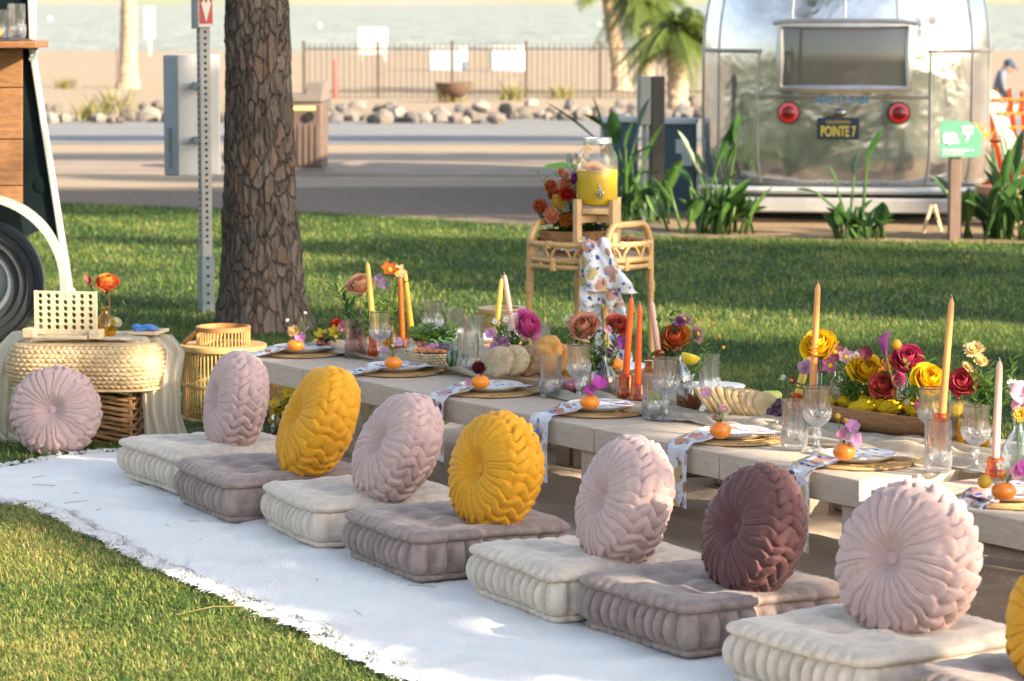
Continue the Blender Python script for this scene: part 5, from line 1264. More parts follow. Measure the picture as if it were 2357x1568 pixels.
# amber vase with rose
AMB = glass_mat('amber_glass', (.95, .76, .16), .8, .12); AMBD = glass_mat('dark_amber_glass', (.92, .52, .08), .7, .16)
def vase(label, p, prof, mat, name='vase', n=40, fn=None, cat='vase', grp=None):
    t = thing(name, label, cat, p, 0, grp); mb = MB(); inner = [(max(.0005, r-.002), z+(.002 if i == 0 else 0)) for i, (r, z) in enumerate(prof)][::-1]; mb.lathe([(.0005, prof[0][1])]+prof+inner, n, fn=fn); mb.build('glass_body', mat, t, ang=60); return t
BOTTLE = [(.030, 0), (.036, .004), (.039, .02), (.039, .05), (.034, .066), (.020, .080), (.014, .09), (.013, .105), (.016, .112)]
vp = OT(243, 782, -.075); vp = Vector((vp.x, vp.y, ZO+.008)); vase('amber ribbed bottle vase on the ottoman', vp, [(r*1.08, z*1.05) for r, z in BOTTLE], AMB, fn=lambda r, z, A, i: r*(1+.03*math.cos(A*12)*(z < .07)))
OROSE = [((.72, .22, .03), (.82, .36, .07)), ((.70, .10, .05), (.78, .25, .06))]
YV = vp.y; F0 = vp+Vector((0, 0, .012))
flower('rose', 'orange rose in the amber vase on the ottoman', W(247, 645, YV), F0, .043, OROSE, (.05, -.45, 1), 2, 2, BROWNST)
flower('calla', 'small dark red bud in the amber ottoman vase', W(208, 657, YV), F0, .026, [((.20, .015, .03), (.32, .04, .06))], (-.3, -.2, 1), 3, 0)
flower('mum', 'pale cream carnation in the amber ottoman vase', W(268, 742, YV-.01), F0, .026, [((.55, .56, .36), (.68, .66, .45))], (.5, -.6, .6), 4, 0)
sprig('fine green sprig in the amber ottoman vase', W(230, 690, YV), F0, LGREEN, 16, .022, .3, 3); sprig('small lime sprig right of the ottoman rose', W(286, 700, YV), F0, LGREEN, 10, .018, .35, 5)

# ------------------------------------------------------------ bamboo lanterns
BAMB = M_('bamboo', (.46, .26, .085), .5, var=.2, vs_=30, col2=(.58, .36, .14)); BAMD = M_('bamboo_dark', (.34, .16, .05), .5, var=.2, vs_=30)
def lantern(label, p, R, H, nsl=64, top=True, rz=0):
    t = thing('bamboo_lantern', label, 'lantern', p, rz, 'bamboo lanterns'); mb = MB(); mb.tube([(0, 0, .01), (0, 0, H-.01)], .0032, 5); sl = mb.mesh('slat', BAMB)
    for i in range(nsl): a = TAU*i/nsl; place('slat', sl, t, 0, (R*.96*math.cos(a), R*.96*math.sin(a), 0))
    for z, k in ((.012, 1), (H*.48, .4), (H*.5, .4)): mb = MB(); mb.tube([(R*.965*math.cos(TAU*i/48), R*.965*math.sin(TAU*i/48), z) for i in range(48)], .008*k+.001, 6, closed=True); mb.build('hoop', BAMB, t)
    mb = MB(); mb.lathe([(R*.6, H-.018), (R*1.02, H-.018), (R*1.03, H-.008), (R*1.02, H+.004), (R*.58, H+.004), (R*.6, H-.018)], 64); mb.build('top_ring', BAMB, t)
    if top:
        r2, h2 = R*.62, .075; mb = MB(); mb.tube([(0, 0, H), (0, 0, H+h2)], .0028, 5); s2 = mb.mesh('slat', BAMB)
        for i in range(44): a = TAU*i/44; place('slat', s2, t, 0, (r2*math.cos(a), r2*math.sin(a), 0))
        mb = MB(); mb.lathe([(r2*.93, H+h2-.014), (r2*1.04, H+h2-.014), (r2*1.05, H+h2+.004), (r2*.93, H+h2+.006), (r2*.93, H+h2-.014)], 48); mb.build('collar', BAMD, t)
        mb = MB(); mb.tube([(-r2*.95+.0*i, -.02*i, H+h2-.016)if False else Vector((-r2*(.95+.55*math.sin(PI*i/12)), -.05+.10*i/12, H+h2*.85-.055*math.sin(PI*i/12))) for i in range(13)], .009, 7); mb.build('handle', BAMD, t)
    return t
gl_ = D(516, 966); lantern('bamboo lantern with round collar between ottoman and table', gl_, 98*gl_.y/7071, .315)
gl2 = D(700, 985); lantern('bamboo lantern half hidden behind the yellow blooms under the table', gl2+Vector((0, .15, 0)), .16, .24, 60, False)
gl3 = D(1170, 830); lantern('bamboo lantern on the lawn behind the table', gl3+Vector((-.02, .35, 0)), .13, .22, 50, False)

# ------------------------------------------------------------ yellow blooms under the table
YB = [((.72, .52, .02), (.80, .64, .06))]
yb = D(648, 1000, 0); yb = Vector((yb.x, yb.y+.02, 0)); r = random.Random(6)
vase('low clear jar of yellow blooms under the table', yb+Vector((0, 0, .004)), [(.035, 0), (.045, .01), (.045, .07), (.035, .085)], GLASS)
for i in range(13):
    p = W(r.uniform(616, 690), r.uniform(882, 985), yb.y+r.uniform(-.08, .06)); flower('lily', 'yellow star shaped bloom in the jar under the table', p, yb+Vector((0, 0, .02)), .034, YB, (r.gauss(-.2, .5), -1, r.gauss(.3, .4)), i, 1, group='yellow blooms under the table', lm=DGREEN, ll=.06)
for i in range(7): p = W(r.uniform(605, 700), r.uniform(900, 1010), yb.y+r.uniform(-.05, .05)); sprig('dark leafy stem among the yellow blooms under the table', p, yb+Vector((0, 0, .02)), DGREEN, 12, .045, .35, i, 'leafy stems under the table')

# ------------------------------------------------------------ rattan stand with dispenser
RAT = M_('rattan_cane', (.46, .25, .085), .38, var=.18, vs_=12, col2=(.60, .37, .15)); RATW = M_('rattan_wrap', (.52, .31, .12), .5, var=.2, vs_=60)
YR = D(1356, 876).y; gr = Vector((W(1357, 876, YR).x, YR, 0)); sR = YR/7071; R0 = 140*sR; zt_ = W(1357, 556, YR).z; zl_ = W(1357, 592, YR).z; zh_ = W(1357, 512, YR).z
rs_ = thing('rattan_stand', 'round rattan side table with looped cane edge', 'side table', gr, 0)
A0 = [rad(a) for a in (188, 100, -8, -77)]
lp = [Vector((R0*math.cos(a), R0*math.sin(a)*.9, 0)) for a in A0]
for k, p in enumerate(lp):
    mb = MB(); mb.tube([p*1.03, p*1.0+Vector((0, 0, zl_)), p+Vector((0, 0, zt_+.02))], .0155, 10); mb.build('leg', RAT, rs_)
    mb = MB(); mb.lathe([(.019, -.022), (.0195, 0), (.019, .022)], 12, p*1.01+Vector((0, 0, zl_-.13))); mb.build('wrap', RATW, rs_)
    q = p*.9; nxt = Matrix.Rotation(.5, 3, 'Z') @ p
    mb = MB(); mb.tube([p*.97+Vector((0, 0, zl_-.17)), p*.95+Vector((0, 0, zl_-.06)), (p.lerp(nxt, .4))*.97+Vector((0, 0, zl_-.022)), nxt*.99+Vector((0, 0, zl_-.018))], .009, 7); mb.build('brace', RAT, rs_)
def ring(z, r, rr, nm): mb = MB(); mb.tube([(r*math.cos(TAU*i/60), r*math.sin(TAU*i/60)*.9, z) for i in range(60)], rr, 8, closed=True); mb.build(nm, RAT, rs_)
ring(zt_, R0, .0135, 'upper_hoop'); ring(zl_, R0, .0125, 'lower_hoop'); ring(zl_-.03, R0*.99, .0125, 'under_hoop')
for i in range(15):
    a = TAU*i/15; d = .155; P = []
    for j in range(9):
        q = j/8; aa = a+d*1.25*(q-.5)*2; P.append((R0*math.cos(aa), R0*math.sin(aa)*.9, zl_+.008+(zt_-zl_-.012)*math.sin(PI*q)**.75))
    mb = MB(); mb.tube(P, .0065, 6); mb.build('loop', RAT, rs_)
for i in range(10): a = TAU*(i+.3)/10; mb = MB(); mb.tube([(R0*math.cos(a), R0*math.sin(a)*.9, z) for z in (zt_-.016, zt_+.016)], .0165, 8); mb.build('binding', RATW, rs_); mb = MB(); mb.tube([(R0*math.cos(a+.1), R0*math.sin(a+.1)*.9, z) for z in (zl_-.045, zl_+.015)], .0165, 8); mb.build('binding', RATW, rs_)
def handle(pa, pb):
    a, b = Vector(pa), Vector(pb); mb = MB(); P = []
    for i in range(19):
        q = i/18; h = min(1, math.sin(PI*q)*2.2)**.7; P.append(a.lerp(b, .5-.5*math.cos(PI*q) if 0 else q)+Vector((0, 0, zt_+(zh_-zt_)*h)))
    mb.tube(P, .0155, 10); mb.build('handle', RAT, rs_)
handle(Matrix.Rotation(.02, 3, 'Z') @ lp[3], lp[2]); handle(lp[0], lp[1])
mb = MB(); mb.lathe([(.0005, zl_+.006), (R0*.97, zl_+.006), (R0*.97, zl_+.016), (.0005, zl_+.016)], 40); mb.build('tray_board', wood_mat('tray_wood', (.36, .22, .11), (.5, .33, .18)), rs_)
ZT_ = zl_+.017
# wooden jar stand
PINEW = wood_mat('pine_stand_wood', (.56, .33, .14), (.70, .46, .22), (10, 10, 1.5), .5, .12)
cxs = W(1374, 500, YR).x; st = thing('jar_stand', 'small pine stand with four square posts under the drink jar', 'stand', (cxs, YR-.02, ZT_), rad(38)); hs = W(0, 456, YR).z-ZT_; rp = 52*sR
for k in range(4):
    a = TAU*k/4; mb = MB(); mb.box((rp*1.12*math.cos(a), rp*1.12*math.sin(a), hs/2), (.030, .030, hs), rotz(a)); mb.build('post', PINEW, st, bev=.002)
zsh = W(0, 476, YR).z-ZT_
mb = MB(); mb.lathe([(.0005, zsh-.026), (rp*1.0, zsh-.026), (rp*1.02, zsh-.013), (rp*1.0, zsh), (.0005, zsh)], 40); mb.build('shelf_disc', PINEW, st)
for a in (0, PI/2): mb = MB(); mb.box((0, 0, zsh-.052), (rp*2.1, .022, .034), rotz(a+.001)); mb.build('cross_bar', PINEW, st, bev=.002)
# drink jar
JG = glass_mat('jar_glass', (.96, .98, .98), 1.1, .03); JUICE = M_('orange_juice', (.88, .52, .012), .35, var=.05); CHR = M_('chrome', (.72, .72, .70), .12, 1.0, var=.05); LID = M_('tin_lid', (.60, .59, .56), .3, .95, var=.06)
jz = ZT_+zsh; jp = Vector((cxs, YR-.02, jz)); jr = 47.5*sR; jh = W(0, 322, YR).z-jz; jt = thing('drink_jar', 'big glass jar dispenser of orange juice with tin lid', 'dispenser', jp+Vector((0, 0, .001)))
def jarprof(k): return [(.0005, 0), (.80*jr*k, 0), (.92*jr*k, .008), (.985*jr*k, .03), (jr*k, .06), (jr*k, jh*.70), (.97*jr*k, jh*.76), (.86*jr*k, jh*.83), (.74*jr*k, jh*.875), (.68*jr*k, jh*.90), (.68*jr*k, jh*.95)]
mb = MB(); mb.lathe(jarprof(1), 56); mb.build('glass_body', JG, jt)
jl = W(0, 391, YR).z-jz
mb = MB(); mb.lathe([(.0005, .008), (.78*jr, .008), (.90*jr, .015), (.96*jr, .036), (.968*jr, .065), (.968*jr, jl), (.0005, jl)], 48); mb.build('juice', JUICE, jt)
OSL = M_('orange_slice', (.72, .25, .03), .4, var=.2, vs_=40)
for k, (x, y, ti) in enumerate(((-.035, -.03, .35), (.01, -.05, .15), (-.01, .03, .1))): mb = MB(); mb.lathe([(.0005, 0), (.036, 0), (.038, .004), (.036, .008), (.0005, .008)], 24, (x, y, jl+.004+.006*k), M=frame((ti, -.25, 1))); mb.build('orange_slice', OSL, jt)
mb = MB(); z0 = jh*.945; mb.lathe([(.70*jr, z0), (.715*jr, z0+.003), (.70*jr, z0+.008), (.715*jr, z0+.012), (.70*jr, z0+.017), (.705*jr, z0+.026), (.69*jr, jh), (.0005, jh)], 40); mb.build('lid', LID, jt)
EMB = JG
sp_ = Vector((.012, -jr, W(0, 442, YR).z-jz)); mb = MB(); mb.lathe([(.012, 0), (.014, .008), (.008, .012), (.008, .03)], 14, sp_, M=frame((0, -1, 0))); mb.lathe([(.0005, -.024), (.007, -.024), (.011, 0), (.011, .016), (.0005, .018)], 14, sp_+Vector((0, -.032, 0))); mb.tube([sp_+Vector((0, -.03, .014)), sp_+Vector((-.005, -.04, .03)), sp_+Vector((-.012, -.045, .042)), sp_+Vector((-.002, -.047, .046))], .0035, 6); mb.build('spigot', CHR, jt)
mb = MB(); zc_ = jh*.63
def onjar(x, z): return Vector((jr*1.004*math.sin(x/jr), -jr*1.004*math.cos(x/jr), z))
bd_ = [(-.052, zc_-.03), (-.056, zc_), (-.050, zc_+.028), (-.03, zc_+.032), (-.012, zc_+.030), (0, zc_+.042), (.012, zc_+.030), (.03, zc_+.032), (.050, zc_+.028), (.056, zc_), (.052, zc_-.03), (0, zc_-.034)]
mb.tube([onjar(*q) for q in bd_], .0022, 5, closed=True); mb.build('embossed_frame', EMB, jt)
for k, zz in enumerate((zc_+.012, zc_-.004, zc_-.018)):
    mb = MB(); w_ = (.026, .036, .022)[k]; mb.tube([onjar(lerp(-w_, w_, i/36), zz+.0055*math.sin(i*1.9+k)*math.cos(i*.8)) for i in range(37)], .0016, 5); mb.build('embossed_flourish', JG, jt)
# basket of dahlias on the stand
bk = Vector((W(1330, 540, YR).x-.02, YR+.10, ZT_)); t = thing('flower_basket', 'low woven basket of dahlias on the rattan stand', 'basket', bk)
mb = MB(); mb.grid(lambda u, v: Vector(((.085+.02*v+.006*abs(math.sin(PI*(u*26+(.5 if int(v*5) % 2 else 0))))*math.sin(PI*((v*5) % 1))**.5)*math.cos(TAU*u)*1.5, (.085+.02*v)*math.sin(TAU*u), .10*v)), 26*6, 30, cu=True); mb.build('basket_wall', WICK, t, ang=180)
mb = MB(); mb.lathe([(.0005, .085), (.1, .085)], 20); mb.build('soil', M_('moss', (.05, .06, .02), 1), t)
CORAL = [((.74, .20, .08), (.80, .26, .12)), ((.86, .42, .24), (.88, .5, .32))]; RUSTC = [((.42, .07, .02)), ((.60, .16, .05))]; RUSTC = [((.40, .06, .02), (.50, .10, .03)), ((.58, .15, .05), (.66, .2, .08))]; YELD = [((.66, .40, .02), (.72, .46, .05)), ((.84, .62, .14), (.86, .66, .2))]; REDC = [((.55, .02, .015), (.66, .05, .03))]; ORD = [((.64, .14, .01), (.70, .2, .02)), ((.80, .32, .06), (.84, .38, .1))]
DL = [('dahlia', 'rust dahlia top left of the stand bouquet', 1268, 428, .030, RUSTC), ('ball', 'yellow button flower in the stand bouquet', 1256, 433, .012, YELD), ('dahlia', 'coral dahlia beside the drink jar', 1303, 427, .037, CORAL), ('dahlia', 'deep rust dahlia at the left of the stand bouquet', 1243, 475, .034, RUSTC), ('dahlia', 'yellow dahlia in the middle of the stand bouquet', 1286, 464, .038, YELD), ('dahlia', 'peach dahlia low in the stand bouquet', 1270, 496, .037, CORAL), ('dahlia', 'orange dahlia low beside the pine post', 1301, 505, .036, ORD), ('rose', 'red rose in the stand bouquet', 1275, 446, .026, REDC), ('rose', 'red rose behind the coral dahlia', 1306, 445, .030, REDC), ('dahlia', 'small coral bloom at the top of the stand bouquet', 1292, 395, .017, CORAL), ('dahlia', 'small coral bloom under the grey leaf', 1303, 403, .017, CORAL), ('tulip', 'purple bloom against the drink jar', 1325, 410, .032, [((.22, .01, .20), (.35, .03, .32))]), ('rose', 'red rose below the jar shelf', 1345, 520, .034, REDC), ('lily', 'yellow bloom below the jar shelf', 1395, 517, .032, YELD), ('dahlia', 'small coral bloom touching the drink jar', 1322, 447, .02, CORAL)]
for i, (kd, lab, x, y, R, cl) in enumerate(DL):
    p = W(x, y, YR-.02+.02*((i*7) % 5-2)*.6+(.10 if x > 1335 else .04)); flower(kd, lab, p, bk+Vector((r.gauss(0, .03), 0, .07)), R, cl, ((x-1290)/60, -1.1, .55), i, 1, lm=DGREEN, ll=.07)
for i, (x, y, m_, l) in enumerate(((1312, 385, GREYG, .07), (1250, 510, DGREEN, .06), (1275, 530, DGREEN, .06), (1240, 402, LGREEN, .04), (1280, 405, LGREEN, .03), (1370, 530, DGREEN, .07), (1400, 528, DGREEN, .07), (1295, 535, DGREEN, .06))):
    sprig(('broad grey leaf stem beside the jar', 'dark leaf stem hanging at the left of the bouquet', 'dark leaf stem under the peach dahlia', 'yellow green sprig at the top left of the bouquet', 'fresh green sprig between the dahlias', 'dark leaf stem under the jar shelf', 'dark leaf stem right of the jar stand', 'dark leaf stem behind the pine post')[i], W(x, y, YR+.06), bk+Vector((0, 0, .08)), m_, 7, l, .55, i)
# floral cloth
def floral_mat(name, sc=1.0):
    m = NT(name); co = m.coord(); nn = m.n('ShaderNodeTexNoise'); nn.inputs['Scale'].default_value = 30*sc; nn.inputs['Detail'].default_value = 3; m.l(co, nn.inputs['Vector']); cd = m.mix(.035/sc, co, nn.outputs['Color'], 'ADD')
    base = (.74, .75, .78); col = base
    for scale, thr, stops, off in ((24*sc, .42, [(0, (.56, .28, .19)), (.25, (.62, .42, .37)), (.5, (.60, .45, .20)), (.65, (.42, .20, .13)), (.8, (.52, .36, .36))], 0), (44*sc, .36, [(0, (.05, .11, .36)), (.3, (.14, .26, .55)), (.55, (.40, .54, .72)), (.8, (.03, .06, .20))], 7)):
        mp = m.n('ShaderNodeMapping'); mp.inputs['Location'].default_value = (off, off*.5, off*.3); m.l(cd, mp.inputs[0])
        v = m.n('ShaderNodeTexVoronoi'); v.inputs['Scale'].default_value = scale; v.inputs['Randomness'].default_value = 1; m.l(mp.outputs[0], v.inputs['Vector'])
        sp = m.n('ShaderNodeSeparateColor'); m.l(v.outputs['Color'], sp.inputs[0])
        th = m.math('ADD', m.math('MULTIPLY', sp.outputs[1], .45 if off == 0 else .30), .32 if off == 0 else .16); mask = m.math('LESS_THAN', v.outputs['Distance'], th); keep = m.math('GREATER_THAN', sp.outputs[2], .25 if off == 0 else .35)
        c = m.ramp(sp.outputs[0], stops, 'CONSTANT'); col = m.mix(m.math('MULTIPLY', mask, keep), col, c)
    m.l(col, m.b.inputs['Base Color']); m.b.inputs['Roughness'].default_value = .9; m.bump(nn.outputs['Fac'], .1, .003)
    tr = m.n('ShaderNodeBsdfTranslucent'); mxx = m.n('ShaderNodeMixShader'); mxx.inputs[0].default_value = .25; m.l(col, tr.inputs[0]) if not isinstance(col, tuple) else None
    m.l(m.b.outputs[0], mxx.inputs[1]); m.l(tr.outputs[0], mxx.inputs[2]); m.l(mxx.outputs[0], m.out.inputs[0]); return m.mat
FLOR = floral_mat('floral_cotton', .8); FLORN = floral_mat('floral_napkin', 1.0)
def RC_(x, y, dy): return W(x, y, YR+dy)-gr
t = thing('floral_cloth', 'white cloth with peach and blue flowers hanging from the rattan stand', 'cloth', gr)
yf = -R0*.9-.03
mb = MB(); drape(mb, [RC_(1372, 575, -.1), RC_(1368, 549, yf+.02), RC_(1375, 580, yf-.012), RC_(1388, 620, yf-.03), RC_(1400, 655, yf-.035), RC_(1408, 672, yf-.03)], [60*sR, 64*sR, 66*sR, 84*sR, 110*sR, 118*sR], Vector((1, 0, -.05)).normalized(), 1.5, .016, 3, 44, 30); mb.build('front_fold', FLOR, t, ang=180)
mb = MB(); drape(mb, [RC_(1372, 556, yf+.035), RC_(1366, 600, yf+.012), RC_(1372, 650, yf+.006), RC_(1380, 690, yf), RC_(1378, 705, yf+.01)], [44*sR, 60*sR, 78*sR, 92*sR, 96*sR], Vector((1, 0, .08)).normalized(), 1.5, .018, 5, 40, 30); mb.build('middle_fold', FLOR, t, ang=180)
mb = MB(); drape(mb, [RC_(1385, 640, yf+.06), RC_(1390, 700, yf+.05), RC_(1392, 760, yf+.045), RC_(1390, 820, yf+.04), RC_(1388, 870, yf+.04)], [60*sR, 96*sR, 110*sR, 122*sR, 126*sR], Vector((1, 0, 0)), 2.5, .024, 9, 40, 36); mb.build('lower_fold', FLOR, t, ang=180)
mb = MB(); drape(mb, [Vector((-.16, -.05, ZT_+.03)), Vector((-.06, -.12, ZT_+.035)), Vector((.06, -.10, ZT_+.04)), Vector((.17, -.02, ZT_+.03))], [.10, .14, .14, .1], AY, 2, .02, 12, 24, 16, zmin=ZT_+.004); mb.build('tray_fold', FLOR, t, ang=180)

# ------------------------------------------------------------ table settings
ZC = ZTOP+.0015
def P_(x, y, z=ZC): return D(x, y, z)
STRAW = M_('seagrass', (.36, .22, .09), .8, var=.3, vs_=30, bump=(150, .4, .002), col2=(.50, .33, .15)); CHINA = M_('white_china', (.74, .73, .70), .22, var=.03, coat=.4)
mb = MB(); pr = [(.0005, 0)]
for i in range(21): pr += [(.004+i*.0078, .003), (.008+i*.0078, .0062)]
pr += [(.168, .003), (.166, 0)]
mb.lathe(pr, 56, fn=lambda r_, z, A, i: r_*(1+.004*math.cos(A*36))); MATM = mb.mesh('weave', STRAW)
mb = MB(); mb.lathe([(.0005, .004), (.07, .004), (.074, .0), (.082, .003), (.108, .014), (.113, .018), (.1145, .021), (.112, .0225), (.106, .020), (.086, .0105), (.0005, .010)], 56); PLM = mb.mesh('plate_body', CHINA)
def cutlery(kind):
    mb = MB()
    if kind == 'fork':
        mb.tube([(-.10, 0, .003), (-.02, 0, .0035), (.04, 0, .005)], [.0042, .0026, .0030], 6, flat=.5)
        mb.grid(lambda u, v: Vector((.04+.03*v, (u-.5)*.020*math.sin(PI*(.3+.2*v)), .005-.004*math.sin(PI*v)*(1-abs(u-.5)))), 4, 4)
        for k in range(4): y = (k-1.5)*.0058; mb.tube([(.066, y, .004), (.085, y, .006), (.102, y*.9, .012)], [.0021, .0018, .0010], 5)
    elif kind == 'knife':
        mb.tube([(-.11, 0, .003), (.0, 0, .0035)], [.0050, .0038], 6, flat=.5); mb.grid(lambda u, v: Vector((.0+.10*v, (u-.5)*.014*(1-.6*v*v), .0035+.0008*math.sin(PI*u))), 3, 6)
    else:
        mb.tube([(-.10, 0, .003), (-.0, 0, .0035), (.05, 0, .006)], [.0042, .0026, .0026], 6, flat=.5)
        mb.grid(lambda u, v: Vector((.05+.048*v, (u-.5)*.034*math.sin(PI*min(1, .12+.86*v)), .007-.006*math.sin(PI*v)*math.cos((u-.5)*2))), 5, 6)
    return mb.mesh('metal', GOLD)
CUT = {k: cutlery(k) for k in ('fork', 'knife', 'spoon')}
ANG = math.atan2(E1.y, E1.x)
SW = [((.50, .18, .42), (.66, .36, .58))]; SWP = [((.66, .20, .36), (.76, .45, .55))]; MAG = [((.50, .03, .38), (.66, .12, .52))]; LIL = [((.46, .26, .46), (.62, .44, .60))]; DSY = [((.76, .75, .70), (.80, .80, .77))]; PCH = [((.72, .40, .18), (.78, .54, .30))]; WINE = [((.12, .01, .025), (.24, .03, .06))]; CRMF = [((.70, .64, .36), (.76, .72, .5))]
SET = [('far end', (695, 813), (680, 809)), ('second from the far end', (915, 856), (905, 850)), ('third from the far end', (1130, 902), (1106, 895)), ('middle', (1380, 947), (1357, 942)), ('third from the right', (1690, 1010), (1658, 1010)), ('second from the right', (1975, 1064), (1943, 1060)), ('right edge', (2335, 1152), (2310, 1153))]
BL = [
 [('mum', 'peach daisy mum in the far end fruit', 676, 762, .026, PCH), ('daisy', 'tiny daisy over the far end fruit', 662, 737, .009, DSY), ('daisy', 'tiny white bud over the far end fruit', 703, 720, .007, DSY), ('sweet_pea', 'pink sweet pea in the far end fruit', 690, 778, .022, SW)],
 [('sweet_pea', 'lilac sweet pea left over the second fruit', 886, 806, .016, LIL), ('sweet_pea', 'lilac sweet pea right over the second fruit', 918, 790, .017, LIL), ('daisy', 'tiny white bloom over the second fruit', 905, 795, .008, DSY)],
 [('dahlia', 'dark wine scabious in the third fruit', 1102, 846, .024, WINE), ('sweet_pea', 'pale pink sweet pea beside the wine scabious', 1078, 882, .013, SWP), ('ball', 'tiny yellow button over the wine scabious', 1100, 829, .005, YELD)],
 [('sweet_pea', 'magenta sweet pea over the middle fruit', 1378, 884, .026, MAG), ('sweet_pea', 'magenta sweet pea leaning left over the middle fruit', 1357, 898, .020, MAG), ('daisy', 'little daisy over the middle fruit', 1347, 872, .011, DSY), ('daisy', 'second little daisy over the middle fruit', 1343, 884, .011, DSY)],
 [('sweet_pea', 'pink sweet pea over the persimmon third from right', 1627, 907, .019, SWP), ('mum', 'cream bloom over the persimmon third from right', 1668, 945, .020, CRMF), ('daisy', 'white bloom over the persimmon third from right', 1618, 940, .013, DSY), ('tulip', 'pink bud over the persimmon third from right', 1645, 962, .011, SWP), ('sweet_pea', 'pale pink sweet pea over the persimmon third from right', 1665, 942, .013, SWP)],
 [('sweet_pea', 'pink sweet pea over the persimmon second from right', 1958, 985, .022, SW), ('sweet_pea', 'pale pink sweet pea left over the persimmon second from right', 1938, 1005, .018, SWP), ('sweet_pea', 'mauve sweet pea low over the persimmon second from right', 1968, 1015, .020, SW), ('ball', 'yellow button over the persimmon second from right', 1928, 958, .009, YELD), ('ball', 'smaller yellow button over the persimmon second from right', 1946, 968, .008, YELD)],
 [('ball', 'big yellow button by the right edge fruit', 2266, 1109, .019, YELD), ('sweet_pea', 'pink bloom over the right edge fruit', 2335, 1092, .020, SWP), ('daisy', 'white bloom over the right edge fruit', 2306, 1072, .016, DSY), ('sweet_pea', 'magenta bloom at the right edge', 2350, 1080, .022, MAG)]]
def napkin(mb, c, seed, wd=.145, hang=.20, fold=True):
    """from the plate over the table's front edge; c is the plate centre"""
    te = t_of(c); s0 = (c-T0).dot(E1); sh = lambda t: TS(s0+.01, t)
    tab = ZC
    path = [sh(te+.105)+Vector((0, 0, tab+.026)), sh(te+.06)+Vector((0, 0, tab+.026)), sh(te)+Vector((0, 0, tab+.028)), sh(te-.07)+Vector((0, 0, tab+.026)), sh(te-.115)+Vector((0, 0, tab+.030)), sh(te-.15)+Vector((0, 0, tab+.016)), sh(.035)+Vector((0, 0, tab+.010)), sh(.0)+Vector((0, 0, tab+.008)), sh(-.020)+Vector((0, 0, tab-.012)), sh(-.022)+Vector((0, 0, tab-.06)), sh(-.024)+Vector((0, 0, tab-hang*.6)), sh(-.026)+Vector((0, 0, tab-hang))]
    drape(mb, path, [wd*1.45, wd*1.6, wd*1.5, wd*1.15, wd*.95, wd*.9, wd*.86, wd*.85, wd*.85, wd*.85, wd*.9, wd*.95], E1, 1.3, .0045, seed, 64, 22); return mb
PERS = M_('persimmon_skin', (.74, .20, .012), .3, var=.15, vs_=18, sss=.05, coat=.3)
fm = MB(); fm.ball((0, 0, .027), .033, 28, 16, (1, 1, .82), fn=lambda d: (1+.035*abs(math.cos(2*math.atan2(d.y, d.x)))**.6*(1-abs(d.z)))*(1-.12*math.exp(-((1-d.z)/.05)))); PERM = fm.mesh('skin', PERS)
for i, (wh, (px, py), (fx, fy)) in enumerate(SET):
    c = P_(px, py); dzt = -.008 if i == 6 else 0
    if i == 6: c = P_(px, py, ZC-.008)
    t = thing('placemat', 'round seagrass placemat of the %s setting' % wh, 'placemat', c, i*.4, 'placemats on the near side'); place('weave', MATM, t)
    t = thing('plate', 'white plate of the %s setting' % wh, 'plate', c+Vector((0, 0, .0065)), 0, 'plates on the near side'); place('plate_body', PLM, t)
    mb = MB(); napkin(mb, c, i*3+1, hang=(.13, .16, .22, .21, .19, .24, .12)[i]); tag(mb.build('napkin', FLORN, ang=180), 'floral napkin hanging over the table edge at the %s setting' % wh, 'napkin', 'floral napkins')
    for k, kd in enumerate(('knife', 'fork', 'spoon')):
        o = c+E1*(.128+.017*k)+E2*(.02+.012*k); t = thing(kd, 'gold %s of the %s setting' % (kd, wh), kd, o+Vector((0, 0, .007)), ANG+PI/2+(-.10, .06, .14)[k]*(1 if i % 2 else -1), 'gold cutlery on the near side'); place('metal', CUT[kd], t)
    f = P_(fx, fy, ZC+.031); per = i >= 4; f = f+Vector((0, 0, 0)); t = thing('persimmon' if per else 'mandarin', '%s used as a tiny vase on the %s plate' % ('orange persimmon' if per else 'orange mandarin', wh), 'fruit', f, i*1.3, 'fruit vases on the plates'); place('skin', PERM if per else FRUIT, t)
    mb = MB(); mb.lathe([(.0005, .0495 if per else .0485), (.008, .0505 if per else .0500), (.010, .049)], 12); mb.build('cut_top', ORF, t)
    top = f+Vector((0, 0, .045))
    for j, (kd, lab, x, y, R, cl) in enumerate(BL[i]): flower(kd, lab, W(x, y, f.y-.008*(j % 3)), top, R, cl, (((x-fx)/60), -.9, .6), i*7+j, 0)
    sprig('small green sprig in the fruit of the %s setting' % wh, W(fx+(14, -8, 10, 12, -4, 6, 20)[i], fy-(70, 52, 58, 62, 75, 65, 70)[i], f.y), top, LGREEN, 7, .016, .35, i, 'green sprigs in the fruit vases', .01)
mb = MB(); leaf_blade(mb, W(690, 790, P_(680, 809).y)-P_(680, 809), W(712, 752, P_(680, 809).y)-P_(680, 809), .012); tag(mb.build('leaf', GREYG, loc=P_(680, 809)), 'silver grey leaf stuck in the far end mandarin', 'leaf')
